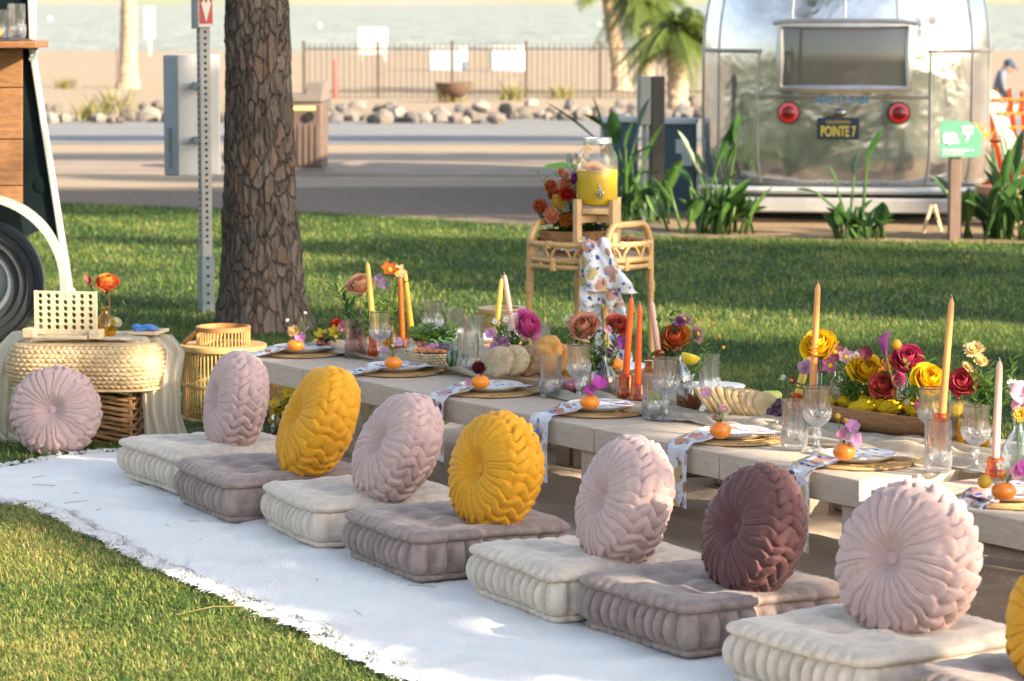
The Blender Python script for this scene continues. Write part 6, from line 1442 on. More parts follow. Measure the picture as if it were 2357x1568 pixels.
# far side settings
for lab, x, y in (('far side plate behind the coral roses', 1425, 858), ('far side plate behind the salad basket', 1105, 790), ('far side plate behind the decanter', 1640, 905)):
    c = P_(x, y); t = thing('placemat', 'seagrass placemat under the '+lab, 'placemat', c, 0); place('weave', MATM, t)
    t = thing('plate', 'white '+lab, 'plate', c+Vector((0, 0, .0065)), 0); place('plate_body', PLM, t)
c = P_(1415, 853, ZC+.03); t = thing('mandarin', 'orange mandarin on the far side plate behind the roses', 'fruit', c); place('skin', FRUIT, t)
flower('sweet_pea', 'dark purple sweet pea over the far side mandarin', W(1398, 815, c.y), c+Vector((0, 0, .045)), .020, [((.10, .01, .16), (.18, .03, .26))], (0, -1, .4), 3, 0)
flower('sweet_pea', 'purple sweet pea beside the tall orange candle', W(1430, 790, c.y), c+Vector((0, 0, .045)), .026, [((.13, .01, .14), (.24, .04, .24))], (0, -1, .4), 4, 0)
mb = MB(); napkin(mb, P_(1425, 858), 40, hang=.02)
# ------------------------------------------------------------ runner
RUN = gauze_mat('runner_gauze', (.60, .52, .40), .05)
mb = MB(); NS = 150
def runner(u, v):
    s = lerp(-.30, 4.7, u); t0 = .52+.05*math.sin(s*2.3)+.03*nz((s*1.5, 0, 0)); wd = .40+.08*nz((s*1.1, 5, 0)); t = t0+(v-.5)*wd+.02*nz((s*5, v*4, 2))
    f = .016*math.sin(TAU*(v*4.5+.8*nz((s*2, 0, 3)))+s*3)+.016*nz((s*9, v*9, 1))+.026*max(0, nz((s*3, v*3, 7)))
    p = TS(s, t); return Vector((p.x, p.y, ZC+.004+max(0, f+.006)))
mb.grid(runner, NS, 40); tag(mb.build('table_runner', RUN, ang=180), 'crinkled cream gauze runner along the middle of the tables', 'table runner')
ZR = ZC+.012
def R2(x, y): return D(x, y, ZR)
# ------------------------------------------------------------ glasses
for lab, x, y, sc in (('tumbler in front of the peach rose', 818, 822, 1.08), ('tumbler in front of the small watermelon', 1078, 863, 1.08), ('tumbler in front of the bagels', 1268, 913, 1.02), ('tumbler left of the goblet by the brown decanter', 1505, 964, 1.04), ('tumbler in front of the yellow slanted candle', 1828, 1034, 1.07), ('tumbler in front of the dough bowl right end', 2158, 1087, 1.07), ('tumbler behind the lemon decanter', 1633, 908, .98), ('tumbler behind the salad basket', 1090, 815, 1.06), ('tumbler far behind the salad basket', 1047, 788, .95), ('tumbler behind the pink rose', 1247, 822, .95), ('tumbler right of the dough bowl candle', 2206, 1032, 1.02), ('tumbler behind the dough bowl blooms', 1935, 985, 1.1)):
    highball('ribbed '+lab, P_(x, y), sc, rz=x*.1)
for lab, x, y, sc in (('goblet beside the pale yellow candle', 875, 832, 1.0), ('goblet over the salad bowl', 997, 806, 1.0), ('goblet in front of the coral rose', 1332, 923, 1.03), ('goblet in front of the decanter', 1532, 967, 1.08), ('goblet left of the dough bowl', 1880, 1041, 1.05), ('goblet in front of the amber vase', 2245, 1085, 1.02), ('goblet behind the dough bowl right end', 2142, 1035, 1.0), ('goblet behind the slim pink candle', 1178, 832, .98)):
    goblet('cut crystal '+lab, P_(x, y), sc, rz=x*.1)
# ------------------------------------------------------------ candles and holders
WAX = {}
def wax(k, c):
    if k not in WAX: WAX[k] = M_('candle_wax_'+k, c, .38, var=.04, sss=.10, coat=.1)
    return WAX[k]
WICKM = M_('wick', (.55, .5, .42), .9)
HOLD = [(.0235, 0), (.0255, .003), (.025, .016), (.0215, .019), (.0205, .022), (.0205, .043), (.0195, .047), (.016, .048)]
def candle(label, top, bot, foot, key, col, holder='amber ribbed candle holder', rt=.0086, rb=.0122, hs=1.0, grp=None):
    f = P_(*foot, z=ZR); a, b = W(*top, f.y), W(*bot, f.y)
    if holder:
        t = thing('candle_holder', holder, 'candle holder', f, 0, 'amber glass candle holders'); hh = max(.03, b.z-f.z+.012); k = hh/.048
        pr_ = [(r_*hs, z*k) for r_, z in HOLD]; inner = [(max(.0005, r_-.0025), z) for r_, z in pr_][::-1]; mb = MB(); mb.lathe([(.0005, 0)]+pr_+inner[:-1]+[(.0005, .006)], 48, fn=lambda r_, z, A, i: r_*(1+.035*math.cos(A*16)*(i < 9))); mb.build('glass_body', AMBD, t, ang=60)
    t = thing('taper_candle', label, 'candle', b, 0, 'taper candles'); d = a-b
    mb = MB(); mb.tube([Vector((0, 0, 0)), d*.03, d*.55, d*.90, d*.95, d*.985, d], [rb*.92, rb, lerp(rb, rt, .5), rt*1.08, rt*1.0, rt*.6, rt*.15], 14); mb.build('wax', wax(key, col), t)
    mb = MB(); mb.tube([d*.98, d+Vector((.001, 0, .004)), d+Vector((-.003, 0, .009))], .0011, 5); mb.build('wick', WICKM, t)
YW, OW, PW, TW_, DW = (.78, .54, .10), (.76, .105, .006), (.70, .40, .31), (.70, .29, .085), (.72, .18, .015)
candle('pale yellow taper candle beside the peach rose', (846, 604), (860, 768), (862, 818), 'yellow', YW, 'amber ribbed holder of the pale yellow candle')
candle('orange taper candle left of the far golden one', (921, 637), (926, 786), (927, 806), 'orange', DW, 'amber holder of the far orange candle')
candle('golden yellow taper candle leaning beside the far orange one', (931, 624), (947, 760), (950, 804), 'gold', (.78, .42, .03), 'amber holder of the golden candle')
candle('yellow taper candle leaning left of the slim pink one', (1155, 640), (1138, 804), (1137, 818), 'yellow', YW, 'amber holder of the leaning yellow candle')
candle('pink taper candle beside the leaning yellow one', (1161, 632), (1180, 760), (1183, 818), 'pink', PW, 'amber holder of the slim pink candle')
candle('tallest bright orange taper candle of the middle pair', (1454, 684), (1440, 868), (1441, 916), 'bright_orange', OW, 'amber ribbed holder of the tall orange candle', hs=1.15)
candle('shorter bright orange taper candle of the middle pair', (1473, 700), (1467, 890), (1468, 925), 'bright_orange', OW, 'amber ribbed holder of the shorter orange candle', hs=1.15)
candle('blush pink taper candle right of the orange pair', (1500, 694), (1516, 812), (1520, 905), 'pink', PW, 'amber holder of the blush candle by the ivy')
candle('tan orange taper candle behind the yellow rose', (1883, 652), (1870, 905), (1872, 975), 'tan', TW_, 'tall amber holder of the tan candle')
candle('fat yellow candle slanting behind the left goblet', (1868, 790), (1836, 912), (1833, 962), 'yellow', YW, 'amber holder of the slanting yellow candle', rt=.012, rb=.0135)
candle('tall orange taper candle at the right end of the dough bowl', (2191, 686), (2168, 960), (2165, 1040), 'tan', TW_, 'amber holder of the tall candle by the dough bowl')
candle('pink taper candle near the right edge', (2301, 830), (2291, 1062), (2291, 1098), 'pink', PW, 'amber ribbed holder of the near pink candle', rt=.009, rb=.012, hs=1.15)
# ------------------------------------------------------------ vases and bouquets
CLRV = glass_mat('smoky_vase_glass', (.86, .83, .80), .9, .12); PNKV = glass_mat('blush_vase_glass', (.90, .74, .70), .9, .12); ORV = glass_mat('orange_vase_glass', (.85, .35, .06), .8, .25)
def vz(label, x, y, prof, mat, k=1.0, grp=None): p = P_(x, y, ZR); vase(label, p, [(r_*k, z*k) for r_, z in prof], mat, grp=grp); return p
BUD = [(.028, 0), (.034, .004), (.036, .03), (.033, .05), (.020, .07), (.012, .085), (.011, .11), (.014, .12)]
v1 = vz('orange glass bottle vase of the peach rose', 820, 812, BOTTLE, ORV, 1.0); v1b = vz('amber bottle vase of the orange lily', 900, 806, BUD, AMB, 1.0)
ROSEP = [((.84, .44, .26), (.86, .54, .34)), ((.80, .36, .20), (.86, .58, .40))]; HOTP = [((.70, .05, .26), (.78, .16, .40)), ((.60, .06, .28), (.74, .24, .46))]; CORR = [((.78, .30, .18), (.82, .40, .26)), ((.74, .24, .14), (.84, .48, .34))]; FIRE = [((.62, .06, .04), (.72, .18, .05)), ((.66, .10, .03), (.78, .38, .05))]; YROS = [((.90, .54, .008), (.94, .66, .02))]; RASP = [((.48, .02, .08), (.58, .06, .15))]; CORD = [((.56, .06, .04), (.66, .14, .10))]
f1 = v1+Vector((0, 0, .015)); f1b = v1b+Vector((0, 0, .015))
flower('rose', 'big peach rose behind the far tumbler', W(829, 650, v1.y), f1, .046, ROSEP, (-.1, -.6, .8), 1, 0, BROWNST)
sprig('dark ruscus branch left of the peach rose', W(768, 660, v1.y), f1, DGREEN, 22, .055, .26, 2); sprig('dark ruscus branch below the peach rose', W(792, 700, v1.y-.02), f1, DGREEN, 14, .05, .26, 4)
flower('lily', 'orange lily with green beside the golden candle', W(897, 622, v1b.y), f1b, .042, ORD, (.1, -.8, .6), 3, 2, BROWNST); flower('lily', 'second orange lily above the orange candle', W(915, 628, v1b.y+.02), f1b, .038, PCH, (.5, -.8, .5), 5, 1)
sprig('lime green umbel sprig under the orange lily', W(890, 640, v1b.y-.02), f1b, LGREEN, 16, .026, .5, 6); sprig('lime green sprig right of the orange lily', W(908, 665, v1b.y), f1b, LGREEN, 12, .026, .5, 7)
flower('sweet_pea', 'lilac sweet pea between the rose and the lily', W(885, 655, v1b.y-.01), f1b, .022, LIL, (0, -1, .3), 4, 0); flower('sweet_pea', 'upper lilac sweet pea beside the pale candle', W(872, 642, v1b.y), f1b, .018, LIL, (0, -1, .3), 8, 0)
v2 = P_(745, 803, ZR); vase('low orange vase of the yellow freesia', v2, [(r_*.7, z*.55) for r_, z in BOTTLE], ORV)
flower('lily', 'yellow freesia with green leaves at the far end', W(742, 773, v2.y), v2+Vector((0, 0, .01)), .036, YB, (-.3, -.9, .4), 3, 2); flower('lily', 'second yellow freesia left of the far tumbler', W(768, 765, v2.y), v2+Vector((0, 0, .01)), .034, YB, (.4, -.9, .4), 9, 1)
sprig('fresh green leaf sprig of the freesia', W(752, 775, v2.y-.02), v2+Vector((0, 0, .01)), LGREEN, 12, .03, .5, 3); flower('mum', 'fuchsia bloom lying at the far table end', W(688, 778, v2.y+.05), v2+Vector((-.06, 0, .005)), .030, [((.46, .02, .12), (.58, .06, .22))], (0, -1, .6), 2, 0); flower('sweet_pea', 'pale pink bloom behind the far tumbler', W(793, 755, v2.y), v2+Vector((0, 0, .01)), .026, SWP, (0, -1, .4), 5, 0); flower('rose', 'red bloom behind the freesia', W(775, 748, v2.y+.04), v2+Vector((0, 0, .01)), .022, REDC, (0, -1, .4), 6, 0)
v3 = vz('blush glass bud vase of the pink rose', 1180, 872, BUD, PNKV, 1.0); f3 = v3+Vector((0, 0, .015))
flower('rose', 'big hot pink rose leaning right over the bagels', W(1219, 745, v3.y), f3, .050, HOTP, (.62, -.62, .45), 4, 0)
for i, (x, y) in enumerate(((1165, 735), (1186, 726), (1140, 740), (1168, 770), (1175, 757))): flower('daisy', ('daisy nearest the slim pink candle', 'topmost daisy beside the hot pink rose', 'daisy left of the slim pink candle', 'lowest daisy under the hot pink rose', 'daisy tucked under the hot pink rose')[i], W(x, y, v3.y-.01), f3, .013, DSY, (0, -1, .3), i, 0)
for i, (x, y) in enumerate(((1130, 768), (1140, 800), (1160, 788), (1150, 782))): flower('sweet_pea', ('lilac sweet pea left of the daisies', 'lowest lilac sweet pea by the bagels', 'lilac sweet pea below the daisies', 'inner lilac sweet pea by the daisies')[i], W(x, y, v3.y-.02), f3, .020, SW, (-.3, -1, .3), i, 0)
sprig('ferny sprig across the hot pink rose', W(1228, 768, v3.y-.06), f3, DGREEN, 18, .016, .35, 3); sprig('green sprig under the daisies', W(1165, 790, v3.y-.02), f3, GREEN, 12, .02, .35, 5)
v4 = vz('smoky glass bottle vase of the coral roses', 1388, 905, BUD, CLRV, 1.35); f4 = v4+Vector((0, 0, .015))
flower('rose', 'peach coral rose above the middle goblet', W(1342, 748, v4.y), f4, .047, CORR, (-.25, -.8, .55), 5, 1, BROWNST); flower('rose', 'coral red rose left of the tall orange candle', W(1423, 746, v4.y+.05), f4, .036, CORD, (.2, -.8, .5), 6, 2)
flower('mum', 'fluffy cream yellow bloom behind the coral rose', W(1312, 738, v4.y+.05), f4, .030, CRMF, (-.4, -.7, .6), 7, 0); sprig('thin green tendril between the coral roses', W(1385, 715, v4.y), f4, LGREEN, 9, .022, .35, 8); sprig('green leaf sprig right of the peach coral rose', W(1398, 745, v4.y-.02), f4, DGREEN, 10, .03, .45, 9); flower('ball', 'yellow button on a wiry stem above the coral roses', W(1387, 705, v4.y), f4, .007, YELD, (0, -1, 0), 3, 0); flower('sweet_pea', 'small white pink bloom below the coral red rose', W(1400, 760, v4.y-.02), f4, .014, SWP, (0, -1, .3), 8, 0)
v5 = vz('clear ribbed vase of the fire coloured rose', 1560, 905, BUD, GLASS, 1.4); f5 = v5+Vector((0, 0, .015))
flower('rose', 'fire red rose with yellow petal edges right of the blush candle', W(1554, 772, v5.y), f5, .046, FIRE, (-.15, -.75, .6), 8, 1); flower('mum', 'dusty mauve spider mum behind the fire red rose', W(1602, 770, v5.y+.03), f5, .040, [((.42, .24, .20), (.56, .36, .30))], (.8, -.6, .35), 3, 0); flower('mum', 'second mauve spider mum above the fire red rose', W(1575, 738, v5.y+.05), f5, .034, [((.40, .22, .22), (.52, .32, .32))], (.2, -.5, .8), 4, 0); flower('sweet_pea', 'dark purple bloom above the fire red rose', W(1563, 742, v5.y), f5, .018, [((.12, .02, .14), (.22, .06, .22))], (0, -1, .3), 5, 0)
for i, (x, y) in enumerate(((1515, 745), (1545, 730), (1480, 775), (1525, 800), (1560, 722))): sprig(('ivy sprig left of the fire red rose', 'ivy sprig above the fire red rose', 'ivy sprig reaching the orange candle pair', 'ivy sprig below the fire red rose', 'topmost ivy sprig by the mauve mum')[i], W(x, y, v5.y), f5, DGREEN if i % 2 else GREEN, 11, .032, .8, i+3)
for i, (x, y) in enumerate(((1600, 735), (1640, 745), (1655, 775), (1665, 800))): flower('ball', ('yellow button above the mauve mum', 'yellow button right of the mauve mum', 'drooping yellow button by the lemon', 'lowest yellow button over the lemon')[i], W(x, y, v5.y), f5, .007, YELD, (0, -1, 0), i, 0)
# ------------------------------------------------------------ dough bowl centrepiece
BOWLW = wood_mat('dough_bowl_wood', (.24, .115, .05), (.40, .22, .10), (2, 8, 8), .5, .15); c0 = TS(2.86, .70); c0.z = ZR; bl, bwid, bh_ = .40, .135, .072
bt = thing('dough_bowl', 'long carved wooden dough bowl in the middle of the table', 'bowl', c0, ANG+.12)
mb = MB(); prf = [(.60, 0), (.80, .012), (.94, .040), (1.0, bh_), (.965, bh_+.002), (.90, .042), (.76, .022), (.02, .016)]
mb.grid(lambda u, v: (lambda q: Vector((bl*q[0]*math.cos(TAU*u)*(abs(math.cos(TAU*u))+1e-6)**-.15, bwid*q[0]*math.sin(TAU*u), q[1]+.012*abs(math.cos(TAU*u))**6*(q[1]/bh_))))(prf[round(v*7)]), 64, 7, cu=True); mb.build('bowl_body', BOWLW, bt, ang=50)
MOSS = M_('yellow_moss', (.60, .38, .008), 1.0, var=.3, vs_=60, col2=(.72, .52, .03), spec=.05, bump=(220, 1.0, .006)); r = random.Random(9)
cm = rotz(ANG+.12)
for i in range(60):
    a = r.uniform(0, TAU); q = math.sqrt(r.random()); x, y = bl*.86*q*math.cos(a), bwid*.80*q*math.sin(a); mb = MB(); rr = r.uniform(.022, .034)
    sd = r.uniform(0, 50); mb.ball((x, y, .072+.020*(1-q)), rr, 26, 16, (1.15, 1, .8), fn=lambda d: 1+.30*nz(d*5+Vector((sd, 0, 0)))+.30*nz(d*13+Vector((sd, 0, 0)))); mb.build('moss_clump', MOSS, bt, ang=180)
TUBEG = glass_mat('test_tube_glass', (.95, .97, .96), 1.0, .06); mb = MB(); mb.lathe([(.0005, 0), (.007, .003), (.009, .010), (.009, .115), (.0105, .118), (.0095, .119), (.0078, .112), (.0078, .012), (.0005, .006)], 18); TUBEM = mb.mesh('tube', TUBEG)
CB = [('rose', 'big yellow rose at the left of the centrepiece', 1882, 788, .052, YROS, (-.25, -.6, .75), 1870), ('rose', 'yellow rose in the middle of the centrepiece', 1997, 846, .050, YROS, (.1, -.75, .6), 1985), ('rose', 'raspberry rose at the top of the centrepiece', 2090, 822, .046, RASP, (-.1, -.7, .65), 2065), ('rose', 'yellow rose left of the tall orange candle', 2140, 868, .048, YROS, (.15, -.75, .6), 2128), ('rose', 'coral red rose low in the centrepiece', 2032, 884, .040, CORD, (-.2, -.8, .5), 2030), ('tulip', 'rosy bloom between the coral and yellow roses', 2068, 876, .030, [((.52, .08, .16), (.62, .16, .26))], (.2, -.8, .5), 2060), ('calla', 'purple calla lily above the yellow roses', 2036, 805, .046, [((.28, .04, .24), (.45, .14, .40))], (-.2, -.3, 1), 2040), ('ball', 'round yellow button beside the raspberry rose', 2063, 793, .017, YELD, (0, -1, .5), 2060), ('lily', 'orange bloom behind the raspberry rose', 2050, 842, .034, ORD, (-.3, -.8, .4), 2045), ('lily', 'orange bloom right of the raspberry rose', 2112, 856, .030, ORD, (.3, -.8, .4), 2095)]
ORCH = [((.34, .04, .10), (.52, .20, .28))]; OR2 = [((.52, .26, .36), (.62, .40, .48))]
CB += [('lily', 'wine striped orchid right of the left yellow rose', 1921, 812, .036, ORCH, (.1, -.9, .4), 1915), ('lily', 'pale mauve orchid behind the wine one', 1945, 822, .034, OR2, (.2, -.9, .3), 1940), ('lily', 'wine orchid below the left yellow rose', 1912, 842, .034, ORCH, (-.2, -.9, .2), 1915), ('lily', 'mauve orchid left of the middle yellow rose', 1970, 828, .030, OR2, (.1, -.9, .4), 1962), ('sweet_pea', 'lilac bloom over the left goblet', 1855, 848, .026, LIL, (-.2, -.9, .4), 1880), ('sweet_pea', 'second lilac bloom over the left goblet', 1880, 842, .024, SW, (0, -.9, .4), 1885), ('sweet_pea', 'wine bloom above the middle yellow rose', 1992, 815, .022, WINE, (0, -.9, .4), 1985), ('daisy', 'daisy left of the middle yellow rose', 1962, 825, .015, DSY, (0, -1, .4), 1960), ('daisy', 'second daisy above the middle yellow rose', 1972, 818, .013, DSY, (0, -1, .4), 1965), ('mum', 'pale green cream bud by the middle yellow rose', 1952, 856, .024, CRMF, (-.3, -.9, .3), 1955), ('sweet_pea', 'magenta bloom low between the test tubes', 2118, 935, .020, MAG, (0, -1, .3), 2115), ('daisy', 'tiny white bloom low between the test tubes', 2088, 925, .011, DSY, (0, -1, .3), 2092), ('lily', 'burgundy star bloom left of the slanting candle', 1823, 876, .018, [((.24, .01, .02), (.34, .03, .05))], (-.2, -1, .3), 1855), ('daisy', 'daisy above the grapes', 1803, 868, .011, DSY, (0, -1, .3), 1850)]
for i, (kd, lab, x, y, R, cl, ax, fx) in enumerate(CB):
    fx_ = min(max(fx, 1888), 2140); q = (fx_-1888)/(2140-1888); lx_ = lerp(-bl*.78, bl*.66, q); ly = (-.5 if i % 3 == 0 else (.1 if i % 3 == 1 else .5))*bwid*.62; f = c0+cm @ Vector((lx_, ly, .065)); f.z = ZR+.06
    if i < 18 and kd != 'daisy': tt = thing('test_tube', 'slim glass test tube holding the '+lab, 'test tube', f-Vector((0, 0, .02)), 0, 'test tubes in the dough bowl'); place('tube', TUBEM, tt)
    flower(kd, lab, W(x, y, f.y-.01+.01*(i % 4)), f, R, cl, ax, i, 1 if kd == 'rose' else 0, group=None, lm=DGREEN, ll=.045)
for i, (x, y, m_) in enumerate(((1950, 860, GREEN), (2128, 825, LGREEN), (1995, 880, DGREEN), (2075, 905, DGREEN), (2160, 905, DGREEN), (1935, 850, LGREEN), (2020, 915, DGREEN), (1805, 880, LGREEN))):
    f = c0+cm @ Vector((lerp(-bl*.7, bl*.6, (x-1860)/300 if x > 1860 else 0), 0, 0)); f.z = ZR+.07; sprig(('green sprig under the left yellow rose', 'pale green umbel right of the raspberry rose', 'dark leaf sprig under the middle yellow rose', 'dark leaf sprig in the middle of the test tubes', 'dark leaf sprig under the right yellow rose', 'fresh sprig beside the wine orchid', 'dark leaf sprig low between the tubes', 'wiry sprig leaning over the grapes')[i], W(x, y, f.y), f, m_, 10, .030, .6, i)
# right hand bouquet in amber vase
v7 = vz('amber glass vase right of the dough bowl', 2240, 1030, [(.045, 0), (.05, .004), (.05, .08), (.046, .092)], AMB, 1.0); f7 = v7+Vector((0, 0, .015))
flower('rose', 'red rose bud above the right goblet', W(2216, 876, v7.y), f7, .040, [((.55, .04, .06), (.66, .10, .12))], (-.35, -.8, .45), 2, 1)
for i, (x, y, R) in enumerate(((2243, 806, .036), (2258, 832, .026), (2228, 846, .022))): flower('mum', ('large cream peach mum at the right', 'smaller peach mum under the cream one', 'small peach mum beside the red rose bud')[i], W(x, y, v7.y), f7, R, [((.72, .50, .20), (.78, .62, .34))], (-.1+.3*i, -.6, .7), i, 0)
for i, (x, y) in enumerate(((2280, 845), (2265, 865), (2330, 830), (2290, 880), (2250, 890), (2310, 860), (2240, 860), (2300, 905))): sprig('leafy green stem of the right hand bouquet', W(x, y, v7.y+.02*(i % 3-1)), f7, LGREEN if i % 2 else GREEN, 14, .036, .42, i, 'leafy stems of the right bouquet')
v8 = vz('clear bottle vase at the right edge', 2342, 1075, BUD, GLASS, 1.3); f8 = v8+Vector((0, 0, .015))
flower('daisy', 'daisy right of the near pink candle', W(2330, 884, v8.y), f8, .018, DSY, (0, -1, .3), 1, 0); flower('sweet_pea', 'pink snapdragon at the right edge', W(2352, 905, v8.y), f8, .036, SWP, (0, -1, .3), 2, 0); flower('sweet_pea', 'lower pink snapdragon at the right edge', W(2350, 935, v8.y), f8, .030, SWP, (0, -1, .3), 4, 0); flower('mum', 'yellow mum at the right edge', W(2347, 955, v8.y-.02), f8, .026, YELD, (-.2, -.9, .5), 3, 0)
r = random.Random(33)
for nm, (x0, x1, y0, y1), fo, n_, in (('the far bouquet', (775, 915, 650, 760), f1, 9), ('the hot pink rose', (1135, 1215, 745, 800), f3, 7), ('the coral roses', (1310, 1440, 730, 820), f4, 8), ('the fire red rose', (1500, 1630, 745, 830), f5, 9), ('the right bouquet', (2225, 2340, 840, 930), f7, 8)):
    for i in range(n_): sprig('leafy filler stem among the blooms of '+nm, W(r.uniform(x0, x1), r.uniform(y0, y1), fo.y+r.uniform(-.03, .05)), fo, (GREEN, DGREEN, LGREEN)[i % 3], 14, .030, .5, i+50, 'filler stems of '+nm)
for i in range(16):
    x = r.uniform(1895, 2150); f = c0+cm @ Vector((lerp(-bl*.7, bl*.6, (x-1880)/280), r.uniform(-.05, .05), 0)); f.z = ZR+.07; sprig('leafy filler stem in the dough bowl centrepiece', W(x+r.gauss(0, 12), r.uniform(835, 930), f.y), f, (GREEN, DGREEN, LGREEN)[i % 3], 12, .028, .5, i+80, 'filler stems of the centrepiece')
# ------------------------------------------------------------ food
sb = P_(998, 838, ZR); SEAG = M_('seagrass_tray', (.46, .36, .22), .85, var=.25, vs_=40, bump=(150, .4, .002)); t = thing('salad_basket', 'round woven basket holding a glass salad bowl', 'basket', sb)
mb = MB(); RB = .105
mb.grid(lambda u, v: Vector(((RB*(.90+.10*v)+.006*abs(math.sin(PI*(u*40+(.5 if int(v*4.99) % 2 else 0))))*math.sin(PI*((v*4.99) % 1))**.6)*math.cos(TAU*u), (RB*(.90+.10*v)+.006*abs(math.sin(PI*(u*40+(.5 if int(v*4.99) % 2 else 0))))*math.sin(PI*((v*4.99) % 1))**.6)*math.sin(TAU*u), .048*v)), 240, 30, cu=True); mb.lathe([(.0005, .004), (RB*.9, .004)], 30); mb.build('basket_wall', SEAG, t, ang=180)
t = thing('salad_bowl', 'clear glass bowl of vegetables in the woven basket', 'bowl', sb+Vector((0, 0, .012)))
mb = MB(); mb.lathe([(.0005, 0), (.085, 0), (.095, .01), (.099, .05), (.100, .080), (.0985, .081), (.096, .05), (.09, .012), (.0005, .004)], 56); mb.build('glass_body', GLASS, t)
r = random.Random(12)
def veg(name, label, cat, kind, n, mat, zone, grp):
    if kind == 'carrot': mb = MB(); mb.tube([(-.016, 0, 0), (-.008, 0, 0), (.008, 0, 0), (.015, 0, 0), (.017, 0, 0)], [.005, .0078, .0078, .006, .002], 10)
    elif kind == 'slice': mb = MB(); mb.lathe([(.0005, -.003), (.016, -.003), (.017, 0), (.016, .003), (.0005, .003)], 18)
    else: mb = MB(); mb.ball((0, 0, 0), .0105, 12, 8, (1, 1, 1.1))
    me = mb.mesh('flesh', mat)
    for i in range(n):
        x, y, z = zone(i); o = place(name, me, None, 0, sb+Vector((x, y, z)), (r.uniform(-.6, .6), r.uniform(.2, 1.4) if kind == 'slice' else r.uniform(-.4, .4), r.uniform(0, TAU))); tag(o, label, cat, grp)
CAR = M_('carrot', (.72, .22, .02), .5, var=.1, vs_=60); CUC = M_('cucumber', (.10, .26, .04), .45, var=.3, vs_=60, col2=(.42, .52, .22)); BLU = M_('dark_berry', (.03, .03, .06), .5, var=.3); STR = M_('strawberry', (.55, .03, .02), .4, var=.2, vs_=90); ONI = M_('radish', (.40, .12, .30), .5, var=.3, vs_=60)
veg('baby_carrot', 'baby carrot in the front row of the salad bowl', 'carrot', 'carrot', 13, CAR, lambda i: (-.06+.0125*(i % 9)+r.uniform(-.003, .003), -.070+.016*(i//9), .055+.006*(i//9)), 'carrots in the salad bowl')
veg('cucumber_slice', 'cucumber slice in the salad bowl', 'cucumber', 'slice', 14, CUC, lambda i: (-.035+.011*i*.9, .01+r.uniform(-.02, .02), .078+r.uniform(0, .010)), 'cucumber in the salad bowl')
veg('blackberry', 'dark berry at the right of the salad bowl', 'berry', 'berry', 16, BLU, lambda i: (.045+r.uniform(-.02, .03), -.035+r.uniform(-.025, .03), .062+r.uniform(0, .014)), 'berries in the salad bowl')
veg('strawberry', 'strawberry at the left of the salad bowl', 'strawberry', 'berry', 9, STR, lambda i: (-.045+r.uniform(-.02, .02), -.01+r.uniform(-.02, .03), .070+r.uniform(0, .014)), 'strawberries in the salad bowl')
veg('radish', 'purple radish piece in the salad bowl', 'radish', 'berry', 6, ONI, lambda i: (-.005+r.uniform(-.02, .02), -.04+r.uniform(-.01, .01), .066+r.uniform(0, .008)), 'radishes in the salad bowl')
for k in range(6): sprig('green lettuce leaf standing up in the salad bowl', sb+Vector((-.075+.03*k, .03+.01*(k % 2), .108+.012*(k % 3))), sb+Vector((-.05+.02*k, .02, .05)), LGREEN if k % 2 else GREEN, 7, .036, 1.0, k, 'lettuce in the salad bowl', .005)
sprig('green salad leaf in the bowl', sb+Vector((-.08, -.02, .10)), sb+Vector((-.05, 0, .05)), LGREEN, 8, .035, .9, 2)
# small watermelon
WM = NT('melon_rind'); co = WM.coord(); wv = WM.n('ShaderNodeTexWave'); wv.bands_direction = 'X'; wv.inputs['Scale'].default_value = 16; wv.inputs['Distortion'].default_value = 4; WM.l(co, wv.inputs['Vector']); WM.l(WM.ramp(wv.outputs['Fac'], [(.35, (.02, .055, .02)), (.65, (.16, .26, .10))]), WM.b.inputs['Base Color']); WM.b.inputs['Roughness'].default_value = .35
p = P_(1052, 850, ZR); t = thing('mini_melon', 'tiny striped watermelon beside the salad basket', 'melon', p); mb = MB(); mb.ball((0, 0, .038), .040, 24, 16, (1.05, 1, .95)); mb.build('rind', WM.mat, t)
# bagels on a board
BRDW = wood_mat('serving_board_wood', (.26, .16, .09), (.40, .27, .16)); pa, pb2 = P_(1150, 872, ZR), P_(1330, 898, ZR); ctr = (pa+pb2)/2; ang_b = math.atan2((pb2-pa).y, (pb2-pa).x)
t = thing('serving_board', 'dark wooden serving board under the bagels', 'board', ctr+Vector((0, .03, 0)), ang_b); mb = MB(); mb.box((0, 0, .013), ((pb2-pa).length+.06, .15, .026)); mb.build('board', BRDW, t, bev=.004)
def crust(nm, c, c2, vs_=30): return M_(nm, c, .7, var=.3, vs_=vs_, col2=c2, bump=(90, .4, .003))
BG = [crust('bagel_plain', (.30, .20, .09), (.50, .40, .25)), crust('bagel_sesame', (.34, .23, .11), (.58, .48, .32), 90), crust('bagel_cinnamon', (.13, .05, .018), (.42, .27, .13), 55), crust('bagel_cheese', (.50, .18, .02), (.66, .38, .10), 35), crust('bagel_golden', (.44, .17, .025), (.60, .33, .09), 35)]
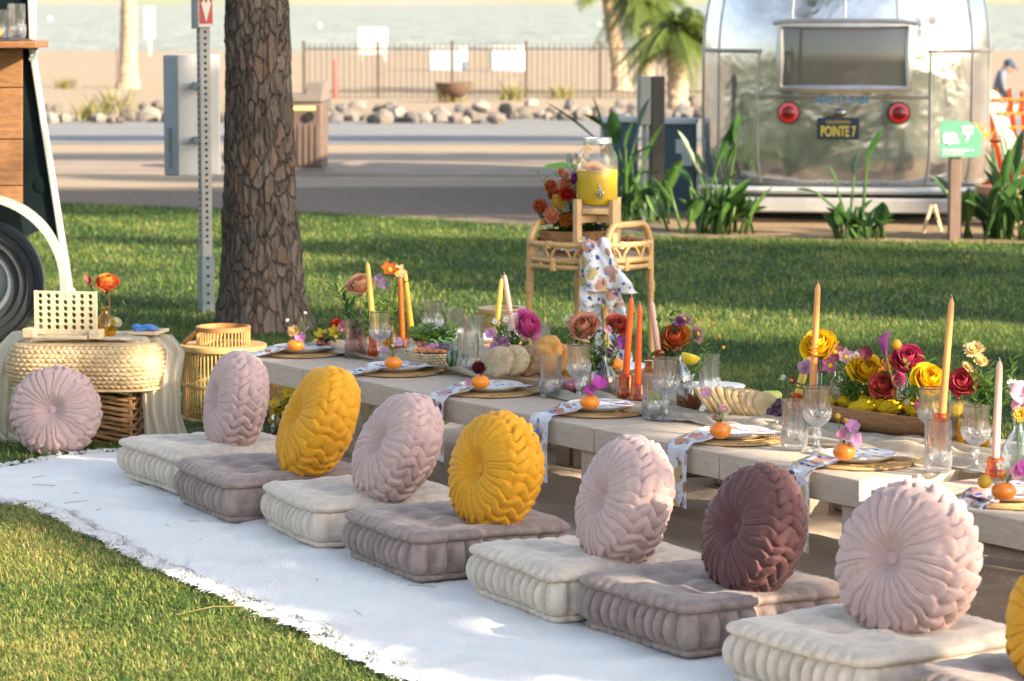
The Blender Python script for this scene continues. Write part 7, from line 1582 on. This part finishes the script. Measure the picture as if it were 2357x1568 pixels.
for i, (x, y, m_, lab) in enumerate(((1150, 832, 0, 'plain bagel half at the left end of the board'), (1185, 830, 1, 'sesame bagel second from the left'), (1218, 832, 2, 'dark speckled bagel in the middle of the row'), (1248, 828, 3, 'golden cheese bagel behind the front tumbler'), (1262, 808, 3, 'golden cheese bagel on top of the row'), (1280, 826, 4, 'golden bagel behind the goblet'), (1303, 840, 4, 'browned bagel at the right end of the board'), (1316, 826, 0, 'pale bagel leaning at the right end'))):
    p = W(x, y, ctr.y+.05-.03*(3-i)*.5); p.z = max(p.z, ZR+.062) if i != 4 else p.z; t = thing('bagel', lab, 'bagel', p, 0, 'bagels in a row', rot=(rad(74), 0, rad(-38+6*(i % 3)))); mb = MB()
    mb.lathe([(.0005, -.017), (.014, -.018), (.034, -.017), (.045, -.010), (.048, .0), (.045, .011), (.034, .018), (.016, .021), (.0005, .022)], 32, M=Matrix.Scale(1.2, 3), fn=lambda r_, z, A, k: r_*(1+.03*math.sin(A*3+i)+.02*math.sin(A*7))); mb.build('crust', BG[m_], t)
# pickled onion dish
p = P_(1312, 902, ZR); t = thing('onion_dish', 'small dish of pink pickled onions behind the middle goblet', 'dish', p); mb = MB(); mb.lathe([(.0005, 0), (.036, 0), (.042, .01), (.043, .028), (.040, .028), (.037, .008), (.0005, .006)], 32); mb.build('dish_body', PNKV, t)
ONP = M_('pickled_onion', (.50, .26, .34), .4, var=.35, vs_=60)
for k in range(7): mb = MB(); mb.tube([(.026*math.cos(TAU*i/16)+r.uniform(-.002, .002), .026*math.sin(TAU*i/16), .016+.003*k+.003*math.sin(i+k)) for i in range(16)], .004, 5, closed=True); mb.build('onion_ring', ONP, t)
# pitas
PITA = crust('pita_bread', (.40, .27, .11), (.56, .44, .24), 22); PITB = M_('pita_char', (.50, .26, .08), .7, var=.4, vs_=35, col2=(.62, .50, .30), bump=(60, .4, .004))
pb3 = P_(1650, 962, ZR); t = thing('bread_board', 'grey wooden board under the flatbreads', 'board', P_(1690, 968, ZR)+Vector((.02, .05, 0)), rad(-30)); mb = MB(); mb.box((0, 0, .007), (.34, .15, .014)); mb.build('board', TBL, t, bev=.003)
for i in range(9):
    q = i/8; p = W(lerp(1628, 1770, q), lerp(925, 940, q)-6*math.sin(PI*q), pb3.y+.05-.06*q); t = thing('flatbread', ('leftmost flatbread of the leaning row', 'second flatbread from the left', 'third flatbread from the left', 'fourth flatbread from the left', 'middle flatbread of the leaning row', 'fourth flatbread from the right', 'third flatbread from the right', 'second flatbread from the right', 'rightmost flatbread of the leaning row')[i], 'flatbread', p, 0, 'flatbreads in a row', rot=(rad(20+30*q), rad(48-20*q), rad(20))); mb = MB()
    mb.lathe([(.0005, -.008), (.035, -.009), (.050, -.007), (.054, 0), (.050, .007), (.035, .009), (.0005, .008)], 32, M=Matrix.Scale(1.15, 3), fn=lambda r_, z, A, k: r_*(1+.05*math.sin(A*2+i)+.03*math.sin(A*5+2*i))); mb.build('crust', PITB if i % 2 else PITA, t)
GRP = M_('grape', (.06, .02, .045), .3, var=.4, vs_=30, sss=.1); gp0 = P_(1800, 968, ZR); t = thing('grape_bunch', 'bunch of dark purple grapes right of the flatbreads', 'grapes', gp0+Vector((0, .03, 0))); gb = MB(); gb.ball((0, 0, 0), .0125, 12, 9, (1, 1, 1.1)); gme = gb.mesh('grape', GRP)
for i in range(26): a = r.uniform(0, TAU); q = r.random()**.5; place('grape', gme, t, 0, (.042*q*math.cos(a)-.005, .035*q*math.sin(a), .012+.055*(1-q)*r.uniform(.4, 1)))
mb = MB(); mb.tube([(0, 0, .05), (.012, .0, .075), (.02, .0, .085)], .0022, 5); mb.build('stalk', BROWNST, t)
LEM = M_('lemon_skin', (.78, .56, .02), .4, var=.1, vs_=30, bump=(160, .3, .001)); LEMF = M_('lemon_flesh', (.80, .66, .20), .35, var=.2, vs_=60)
p = P_(1765, 958, ZR); t = thing('pear', 'yellow green pear behind the flatbreads', 'fruit', p+Vector((-.02, .09, 0))); mb = MB(); mb.lathe([(.0005, 0), (.022, .004), (.034, .022), (.033, .04), (.022, .062), (.014, .078), (.006, .084), (.0005, .085)], 22, M=frame((.7, 0, .35)), o=(0, 0, .025)); mb.build('skin', M_('pear_skin', (.56, .56, .12), .45), t)
# syrup decanter with lemon
p = P_(1586, 944, ZR); SYR = M_('brown_syrup', (.22, .055, .006), .15, var=.1, trans=.55, ior=1.36, coat=.4); t = thing('syrup_decanter', 'square cut glass decanter of brown syrup', 'decanter', p, rad(30))
def sq(r_, A): c_, s2 = abs(math.cos(A)), abs(math.sin(A)); return r_*(1/(c_**5+s2**5)**.2)*.92
mb = MB(); mb.lathe([(.0005, .004), (.034, .004), (.037, .012), (.037, .066), (.030, .076), (.0005, .077)], 48, fn=lambda r_, z, A, i: sq(r_, A)*(1+.02*math.sin(A*12+z*300)*math.sin(A*12-z*300))); mb.build('syrup', SYR, t)
mb = MB(); mb.lathe([(.0005, 0), (.036, 0), (.039, .008), (.039, .070), (.032, .082), (.018, .094), (.014, .104), (.015, .114), (.020, .120)], 48, fn=lambda r_, z, A, i: sq(r_, A) if z < .085 else r_); mb.build('glass_body', GLASS, t)
hp = W(1590, 812, p.y); t = thing('lemon_half', 'half lemon resting on the syrup decanter neck', 'lemon', hp-Vector((0, 0, .012)), 0, None, (rad(-12), rad(18), 0)); mb = MB(); mb.lathe([(.0005, -.030), (.012, -.028), (.026, -.016), (.032, .0), (.031, .004)], 28); mb.build('peel', LEM, t); mb = MB(); mb.lathe([(.0305, .0035), (.028, .005), (.0005, .0055)], 28); mb.build('flesh', LEMF, t)
LIME = M_('lime_skin', (.24, .40, .03), .4, var=.15); p = P_(1476, 945, ZR); t = thing('lime', 'green lime behind the tumbler and goblet pair', 'lime', p+Vector((.06, .10, 0))); mb = MB(); mb.ball((0, 0, .027), .028, 18, 12, (1.15, 1, 1)); mb.build('skin', LIME, t)
p = P_(1490, 900, ZR); t = thing('orange_bottle', 'squat orange sauce bottle behind the blush candle', 'bottle', P_(1494, 900, ZR)+Vector((0, .04, 0))); mb = MB(); mb.lathe([(.0005, 0), (.026, 0), (.029, .006), (.029, .06), (.020, .075), (.013, .082), (.013, .10), (.016, .102), (.0005, .104)], 28); mb.build('body', M_('orange_sauce', (.62, .20, .015), .3, coat=.4), t)
# dried grass plume and hanging cloth below the table
PLU = leaf_mat('dry_plume', (.50, .40, .26), (.62, .52, .36), .4)
sprig('dried pampas plume behind the salad basket', W(985, 745, sb.y+.25), W(958, 800, sb.y+.2), PLU, 40, .022, .12, 4, None, .01); sprig('second dried plume behind the salad basket', W(965, 760, sb.y+.25), W(952, 800, sb.y+.2), PLU, 34, .022, .12, 6, None, .01)
c_ = D(815, 1065); t = thing('gauze_heap', 'cream gauze hanging below the far table beside the mustard pillow', 'cloth', c_); mb = MB()
pp = [W(850, 905, c_.y+.25)-c_, W(848, 950, c_.y+.22)-c_, W(842, 1000, c_.y+.16)-c_, W(835, 1040, c_.y+.08)-c_, W(815, 1060, c_.y+.02)-c_]
drape(mb, pp, [.16, .17, .19, .23, .28], Vector((1, 0, 0)), 3, .024, 4, 40, 40, zmin=.02); mb.build('cloth_fall', GAUZE, t, ang=180)
mb = MB(); p = TS(3.7, -.10); pp = None

# ------------------------------------------------------------ trees outside the picture on the sunny side; crown clumps set out to shade chosen spots
# places kept in sun: leaves in the way are cut from the crowns
GAPS = [(W(x, y, Y), g) for x, y, Y, g in ((2150, 1150, 7.72, .12), (2205, 1210, 7.72, .10), (2190, 1300, 7.7, .06), (2100, 1310, 7.6, .035), (1790, 1095, 8.3, .09), (1775, 1165, 8.25, .06), (1490, 1045, 8.7, .10), (1530, 1130, 8.7, .06), (1470, 1180, 8.6, .035), (1200, 985, 9.35, .06), (780, 880, 10.4, .06), (980, 940, 9.8, .05), (2100, 1125, 8.75, .17), (1990, 1110, 8.85, .10), (1975, 1063, 9.1, .18), (1900, 1080, 9.0, .08), (1690, 1010, 9.7, .15), (1570, 1005, 9.6, .07), (1750, 1060, 9.3, .10), (2100, 1000, 9.5, .15), (1880, 950, 9.7, .08), (1885, 790, 9.8, .08), (2140, 860, 9.5, .09), (2090, 820, 9.6, .06), (2245, 980, 9.1, .12), (2250, 830, 9.4, .12), (2300, 950, 8.9, .14), (2330, 1150, 8.35, .16), (2200, 1060, 8.9, .14), (1820, 1000, 9.35, .10), (1400, 950, 10.2, .07), (1130, 900, 10.8, .08), (570, 835, 11.05, .09), (600, 880, 11.05, .06), (335, 850, 12.0, .10), (370, 920, 12.0, .07), (110, 840, 11.95, .08), (260, 880, 11.95, .06), (70, 1010, 11.8, .05), (1860, 1340, 8.3, .06), (2040, 1600, 7.2, .05), (1219, 745, 11.2, .07), (850, 650, 12.1, .10), (925, 680, 12.1, .08), (997, 720, 11.9, .05), (1380, 400, 14.2, .12), (1270, 460, 14.3, .12), (1160, 690, 11.7, .06), (1450, 760, 10.7, .05), (1530, 850, 10.3, .05), (720, 880, 10.4, .04), (1110, 970, 9.3, .04), (690, 805, 12.0, .10), (1360, 600, 14.0, .10))]
GAPS += [(D(x, y, .05), g) for x, y, g in ((470, 1342, .07), (560, 1380, .09), (640, 1410, .06), (740, 1455, .10), (850, 1510, .09), (980, 1560, .12), (700, 1385, .05), (1290, 1085, .12), (1400, 1110, .06), (1600, 1150, .10), (1900, 1210, .08), (2280, 1330, .12), (850, 1020, .08), (1430, 1560, .08))]
GP_ = np.array([tuple(p) for p, g in GAPS]); GG_ = np.array([g for p, g in GAPS]); SUNN = np.array(tuple(SUN))
def thin(V, F):
    if not F: return V, F
    A = np.array([tuple(v) for v in V]).reshape(-1, 4, 3); c = A.mean(1); keep = np.ones(len(c), bool)
    for q, g in zip(GP_, GG_):
        d = c-q; d = d-np.outer(d @ SUNN, SUNN); keep &= (d*d).sum(1) > g*g
    A = A[keep]; return [tuple(v) for v in A.reshape(-1, 3)], [(4*i, 4*i+1, 4*i+2, 4*i+3) for i in range(len(A))]
def shade_tree(label, A, spots, seed, leaf=.13, dens=1.0, shift=0.0):
    """spots: ground points (x, y, radius, density) that this crown shades; A: distance of the tree along the sun's bearing"""
    r = random.Random(seed); sh = Vector((SUN.x, SUN.y, 0)).normalized(); cl = []
    for x, y, rad_, dn in spots:
        P = Vector((x, y, 0)); a = P.dot(sh); tt = (A-a)/Vector((SUN.x, SUN.y)).length; cl.append((P+SUN*tt, rad_, dn))
    c = sum((q[0] for q in cl), Vector())/len(cl); base = Vector((c.x, c.y, 0))+Vector((-sh.y, sh.x, 0))*shift; t = thing('park_tree', label, 'tree', base, 0, 'trees beside the lawn')
    zl = min(q[0].z for q in cl); H = max(q[0].z for q in cl)+.6
    mb = MB(); mb.grid(lambda u, v: ((.26*(1-.6*v)*(1+.4*math.exp(-v*12))*(1+.12*nz((math.cos(TAU*u)*2, math.sin(TAU*u)*2, v*H*1.5+seed))))*math.cos(TAU*u), (.26*(1-.6*v)*(1+.4*math.exp(-v*12)))*math.sin(TAU*u), v*H*.92), 14, 24, cu=True); mb.build('trunk', BARK, t, ang=180)
    mb = MB(); V = []; F = []
    for p, rad_, dn in cl:
        q = p-base; b = Vector((0, 0, max(1.5, min(H*.85, q.z-.5*Vector((q.x, q.y)).length)))); (mb.tube([b, b.lerp(q, .5)+Vector((0, 0, .12)), q], [.05, .028, .01], 5) if len(mb.v) == 0 or r.random() < .10 else None)
        n = int(900*dn*dens*(rad_/.5)**2*(.13/leaf)**2)
        for i in range(n):
            while True:
                d = Vector((r.uniform(-1, 1), r.uniform(-1, 1), r.uniform(-1, 1)))
                if d.length < 1: break
            cc = q+d*rad_*1.05; u = Vector((r.gauss(0, 1), r.gauss(0, 1), r.gauss(0, 1))).normalized(); w = u.orthogonal().normalized(); L = leaf*r.uniform(.6, 1.3)
            o = len(V); V += [cc, cc+u*L*.5+w*L*.28, cc+u*L, cc+u*L*.5-w*L*.28]; F.append((o, o+1, o+2, o+3))
    mb.build('limb', BARK, t); V, F = thin([v+base for v in V], F); mb = MB(); mb.add([Vector(v)-base for v in V], F); mb.build('crown', NEEDLE, t, False)
rs = random.Random(21)
sp1 = []
for i in range(13):
    s = -.9+i*.36
    sp1.append((*TS(s, -.45)[:2], .46, 1.0 if s < 1.6 else .55))
    sp1.append((*TS(s+.1, .05)[:2], .46, .9 if s < 1.5 else .4))
    if i % 2 == 0: sp1.append((*TS(s+.2, .75)[:2], .5, .25 if s < 1.0 else .1))
    sp1.append((*TS(s, -.95)[:2], .38, .8 if s < 2.6 else .5))
sp1 += [(-1.2, 10.6, .35, 1), (-1.5, 10.9, .35, 1)]
sp1 += [(*D(x, y)[:2], r_, 1.0) for x, y, r_ in ((520, 1210, .22), (640, 1290, .2), (760, 1370, .2), (900, 1410, .22), (1030, 1470, .22), (1180, 1520, .24), (1330, 1560, .24), (1480, 1590, .22), (300, 1130, .25), (150, 1110, .25))]
shade_tree('leafy tree on the sunny side shading the table', 8.5, sp1, 1, shift=3.6)
def gp_(x, y): p = D(x, y); return p.x, p.y
sp2 = [(*gp_(x, y), r, d) for x, y, r, d in ((1650, 860, .9, 1), (1900, 880, .9, 1), (2200, 900, .9, 1), (1450, 830, .8, .9), (1250, 800, .7, .8), (1100, 770, .5, .9), (950, 790, .5, .9), (780, 760, .4, .9), (720, 720, .3, .9), (2350, 860, .8, 1), (330, 750, .4, .8), (450, 800, .6, .9), (560, 830, .5, .8), (330, 700, .3, .8))]
shade_tree('leafy tree on the sunny side shading the lawn behind the table', 9.5, sp2, 2, .15)
sp3 = [(*gp_(x, y), r, d) for x, y, r, d in ((1700, 655, 1.1, 1), (2000, 680, 1.1, 1), (2300, 700, 1.1, 1), (1600, 600, 1.0, 1), (1900, 600, 1.1, 1), (2250, 620, 1.1, 1), (1500, 680, .6, .8), (1150, 655, .30, 1), (1050, 640, .30, 1), (950, 630, .35, 1), (760, 580, .35, 1), (850, 575, .35, 1), (950, 572, .3, 1), (1080, 568, .35, 1), (1300, 590, .5, .9), (1400, 640, .5, .9), (380, 560, .25, 1), (260, 556, .25, 1), (480, 566, .25, 1))]
shade_tree('leafy tree on the sunny side shading the back lawn', 11, sp3, 3, .17)
def vspot(x, y, z, r, d): k = z/math.tan(SUN_EL); return (x-math.cos(SUN_AZ)*k, y-math.sin(SUN_AZ)*k, r, d)
sp4 = [(*gp_(x, y), .62, 1) for x in range(-60, 1300, 130) for y in (455, 478)]+[(*gp_(x, 412), .30, 1) for x in range(300, 1300, 70)]
shade_tree('tall tree on the sunny side shading the dirt by the lawn', 13, sp4, 4, .20)
sp5 = [(*gp_(x, 362), .42, 1) for x in range(60, 1500, 75)]
shade_tree('tall tree on the sunny side shading the paved strip', 16, sp5, 5, .24)
sp6 = [(*gp_(x, 312), .6, .9) for x in range(100, 1500, 90)]
shade_tree('tall tree on the sunny side shading the road', 19, sp6, 6, .3)
sp8 = [vspot(tb.x, tb.y, z, .34, .8) for z in (.1, .5, .9, 1.3, 1.7)]+[vspot(pb_.x, pb_.y, z, .22, .8) for z in (.2, .5, .8, 1.1, 1.4, 1.7)]+[vspot(pb_.x+.1, pb_.y+.3, z, .25, .6) for z in (.8, 1.2)]
shade_tree('slim tree on the sunny side shading the pine trunk', 7, sp8, 8, .12, shift=-2.6)
# dapples on the silver trailer
gt = DG(1950, 522); sp7 = [(gt.x+dx-.84*2.36*h, gt.y+.5+.545*2.36*h, .34, .8) for dx, h in ((-.9, .7), (-.3, 1.3), (.5, 1.6), (.9, .9), (.2, .5), (-.6, 1.9), (.75, .35), (0, 2.1))]
shade_tree('slim tree on the sunny side dappling the silver trailer', 12, sp7, 7, .15)

# ------------------------------------------------------------ grass blades
def grass_mat():
    m = NT('grass_blades'); at = m.n('ShaderNodeAttribute'); at.attribute_name = 'tone'
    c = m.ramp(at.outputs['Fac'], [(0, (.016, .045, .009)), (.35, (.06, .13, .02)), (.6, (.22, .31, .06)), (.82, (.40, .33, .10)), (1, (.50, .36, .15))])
    m.l(c, m.b.inputs['Base Color']); m.b.inputs['Roughness'].default_value = .55
    tr = m.n('ShaderNodeBsdfTranslucent'); m.l(c, tr.inputs[0]); mx = m.n('ShaderNodeMixShader'); mx.inputs[0].default_value = .4
    m.l(m.b.outputs[0], mx.inputs[1]); m.l(tr.outputs[0], mx.inputs[2]); m.l(mx.outputs[0], m.out.inputs[0]); return m.mat
GRASS = grass_mat()
RUGPOLY = np.array([(p.x, p.y) for p in FW]+[(p.x, p.y) for p in BW[::-1]])
def inside(x, y, poly):
    r_ = np.zeros(len(x), bool); n = len(poly); j = n-1
    for i in range(n):
        xi, yi = poly[i]; xj, yj = poly[j]; c = ((yi > y) != (yj > y)) & (x < (xj-xi)*(y-yi)/(yj-yi+1e-12)+xi); r_ ^= c; j = i
    return r_
TANPOLY = np.array([tuple(TS(s, t)[:2]) for s, t in ((-.95, -.3), (5.6, -.3), (5.6, 1.75), (-.95, 1.75))])
LEX = np.array([p.x for p in LB]); LEY = np.array([p.y for p in LB])
def vnoise(x, y, sc):
    return np.array([mnoise.noise(Vector((a*sc, b*sc, 0))) for a, b in zip(x, y)])
def grass(name, label, Y0, Y1, dens, h, w, seed, base=.42, margin=1.06, simple=False):
    rg = np.random.default_rng(seed); hwk = 1178.5/7071*margin
    area = hwk*(Y1*Y1-Y0*Y0); n = int(area*dens)
    Y = np.sqrt(rg.uniform(Y0*Y0, Y1*Y1, n)); X = rg.uniform(-1, 1, n)*Y*hwk
    ok = ~inside(X, Y, RUGPOLY) & ~inside(X, Y, TANPOLY) & (Y < np.interp(X, LEX, LEY)+rg.normal(0, .05, n)); X, Y = X[ok], Y[ok]; n = len(X)
    # coarse colour field on a lattice
    gx = np.arange(-8, 8.01, .12); gy = np.arange(6, 28, .12)
    fld = np.array([[mnoise.noise(Vector((a*1.6, b*1.2, 0)))+.6*mnoise.noise(Vector((a*5, b*4, 3))) for b in gy] for a in gx])
    f = fld[np.clip(((X+8)/.12).astype(int), 0, len(gx)-1), np.clip(((Y-6)/.12).astype(int), 0, len(gy)-1)]
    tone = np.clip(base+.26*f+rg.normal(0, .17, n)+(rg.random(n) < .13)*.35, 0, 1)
    a = rg.uniform(0, TAU, n); ln = h*rg.uniform(.55, 1.25, n)*(1+.25*f); lean = rg.uniform(.3, 1.5, n)
    dx, dy = np.cos(a), np.sin(a); sx, sy = -dy*w*.5, dx*w*.5
    z = np.full(n, .002)
    mx_, my_ = X+dx*ln*lean*.35, Y+dy*ln*lean*.35; mz = z+ln*.62
    ex, ey = X+dx*ln*lean, Y+dy*ln*lean; ez = z+ln*np.clip(1.05-.35*lean, .3, 1)
    V = np.empty((n, 5, 3), np.float32)
    V[:, 0] = np.stack([X-sx, Y-sy, z], 1); V[:, 1] = np.stack([X+sx, Y+sy, z], 1); V[:, 2] = np.stack([mx_+sx*.8, my_+sy*.8, mz], 1); V[:, 3] = np.stack([mx_-sx*.8, my_-sy*.8, mz], 1); V[:, 4] = np.stack([ex, ey, ez], 1)
    me = bpy.data.meshes.new(name); me.vertices.add(n*5); me.vertices.foreach_set('co', V.ravel())
    me_simple = simple
    b = np.arange(n)[:, None]*5; loops = np.concatenate([b+np.array([[0, 1, 2, 3]]), b+np.array([[3, 2, 4]])], 1).ravel()
    if simple:
        loops = (b+np.array([[0, 1, 4]])).ravel(); me.loops.add(n*3); me.loops.foreach_set('vertex_index', loops.astype(np.int32)); me.polygons.add(n); me.polygons.foreach_set('loop_start', (np.arange(n)*3).astype(np.int32))
    else:
      me.loops.add(n*7); me.loops.foreach_set('vertex_index', loops.astype(np.int32)); me.polygons.add(n*2)
      ls = (np.arange(n)[:, None]*7+np.array([[0, 4]])).ravel(); me.polygons.foreach_set('loop_start', ls.astype(np.int32))
    me.update(calc_edges=True); at = me.attributes.new('tone', 'FLOAT', 'POINT'); at.data.foreach_set('value', np.repeat(tone, 5).astype(np.float32)); me.materials.append(GRASS); me.validate()
    tag(place(name, me), label, 'grass', kind='stuff')
grass('grass', 'short sunlit lawn grass in front of the white rug', 7.0, 11.5, 24000, .028, .0034, 1, .52)  # higher base tone paints sunlight into the front blades
grass('grass', 'short lawn grass around the ottoman and pine', 11.5, 16.5, 9000, .034, .0052, 2, .31, simple=True)  # from here back a lower base tone puts lawn shade into the colour
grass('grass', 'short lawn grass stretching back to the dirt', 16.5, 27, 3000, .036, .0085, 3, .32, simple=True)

# one long dry stalk on the front grass
mb = MB(); a_, b_ = D(405, 1415, .03), D(578, 1396, .05); mb.tube([a_, a_.lerp(b_, .5)+Vector((0, 0, .012)), b_], .0014, 5); tag(mb.build('dry_stalk', leaf_mat('straw', (.40, .29, .10))), 'long dry yellow stalk lying on the grass by the rug fringe', 'stalk')
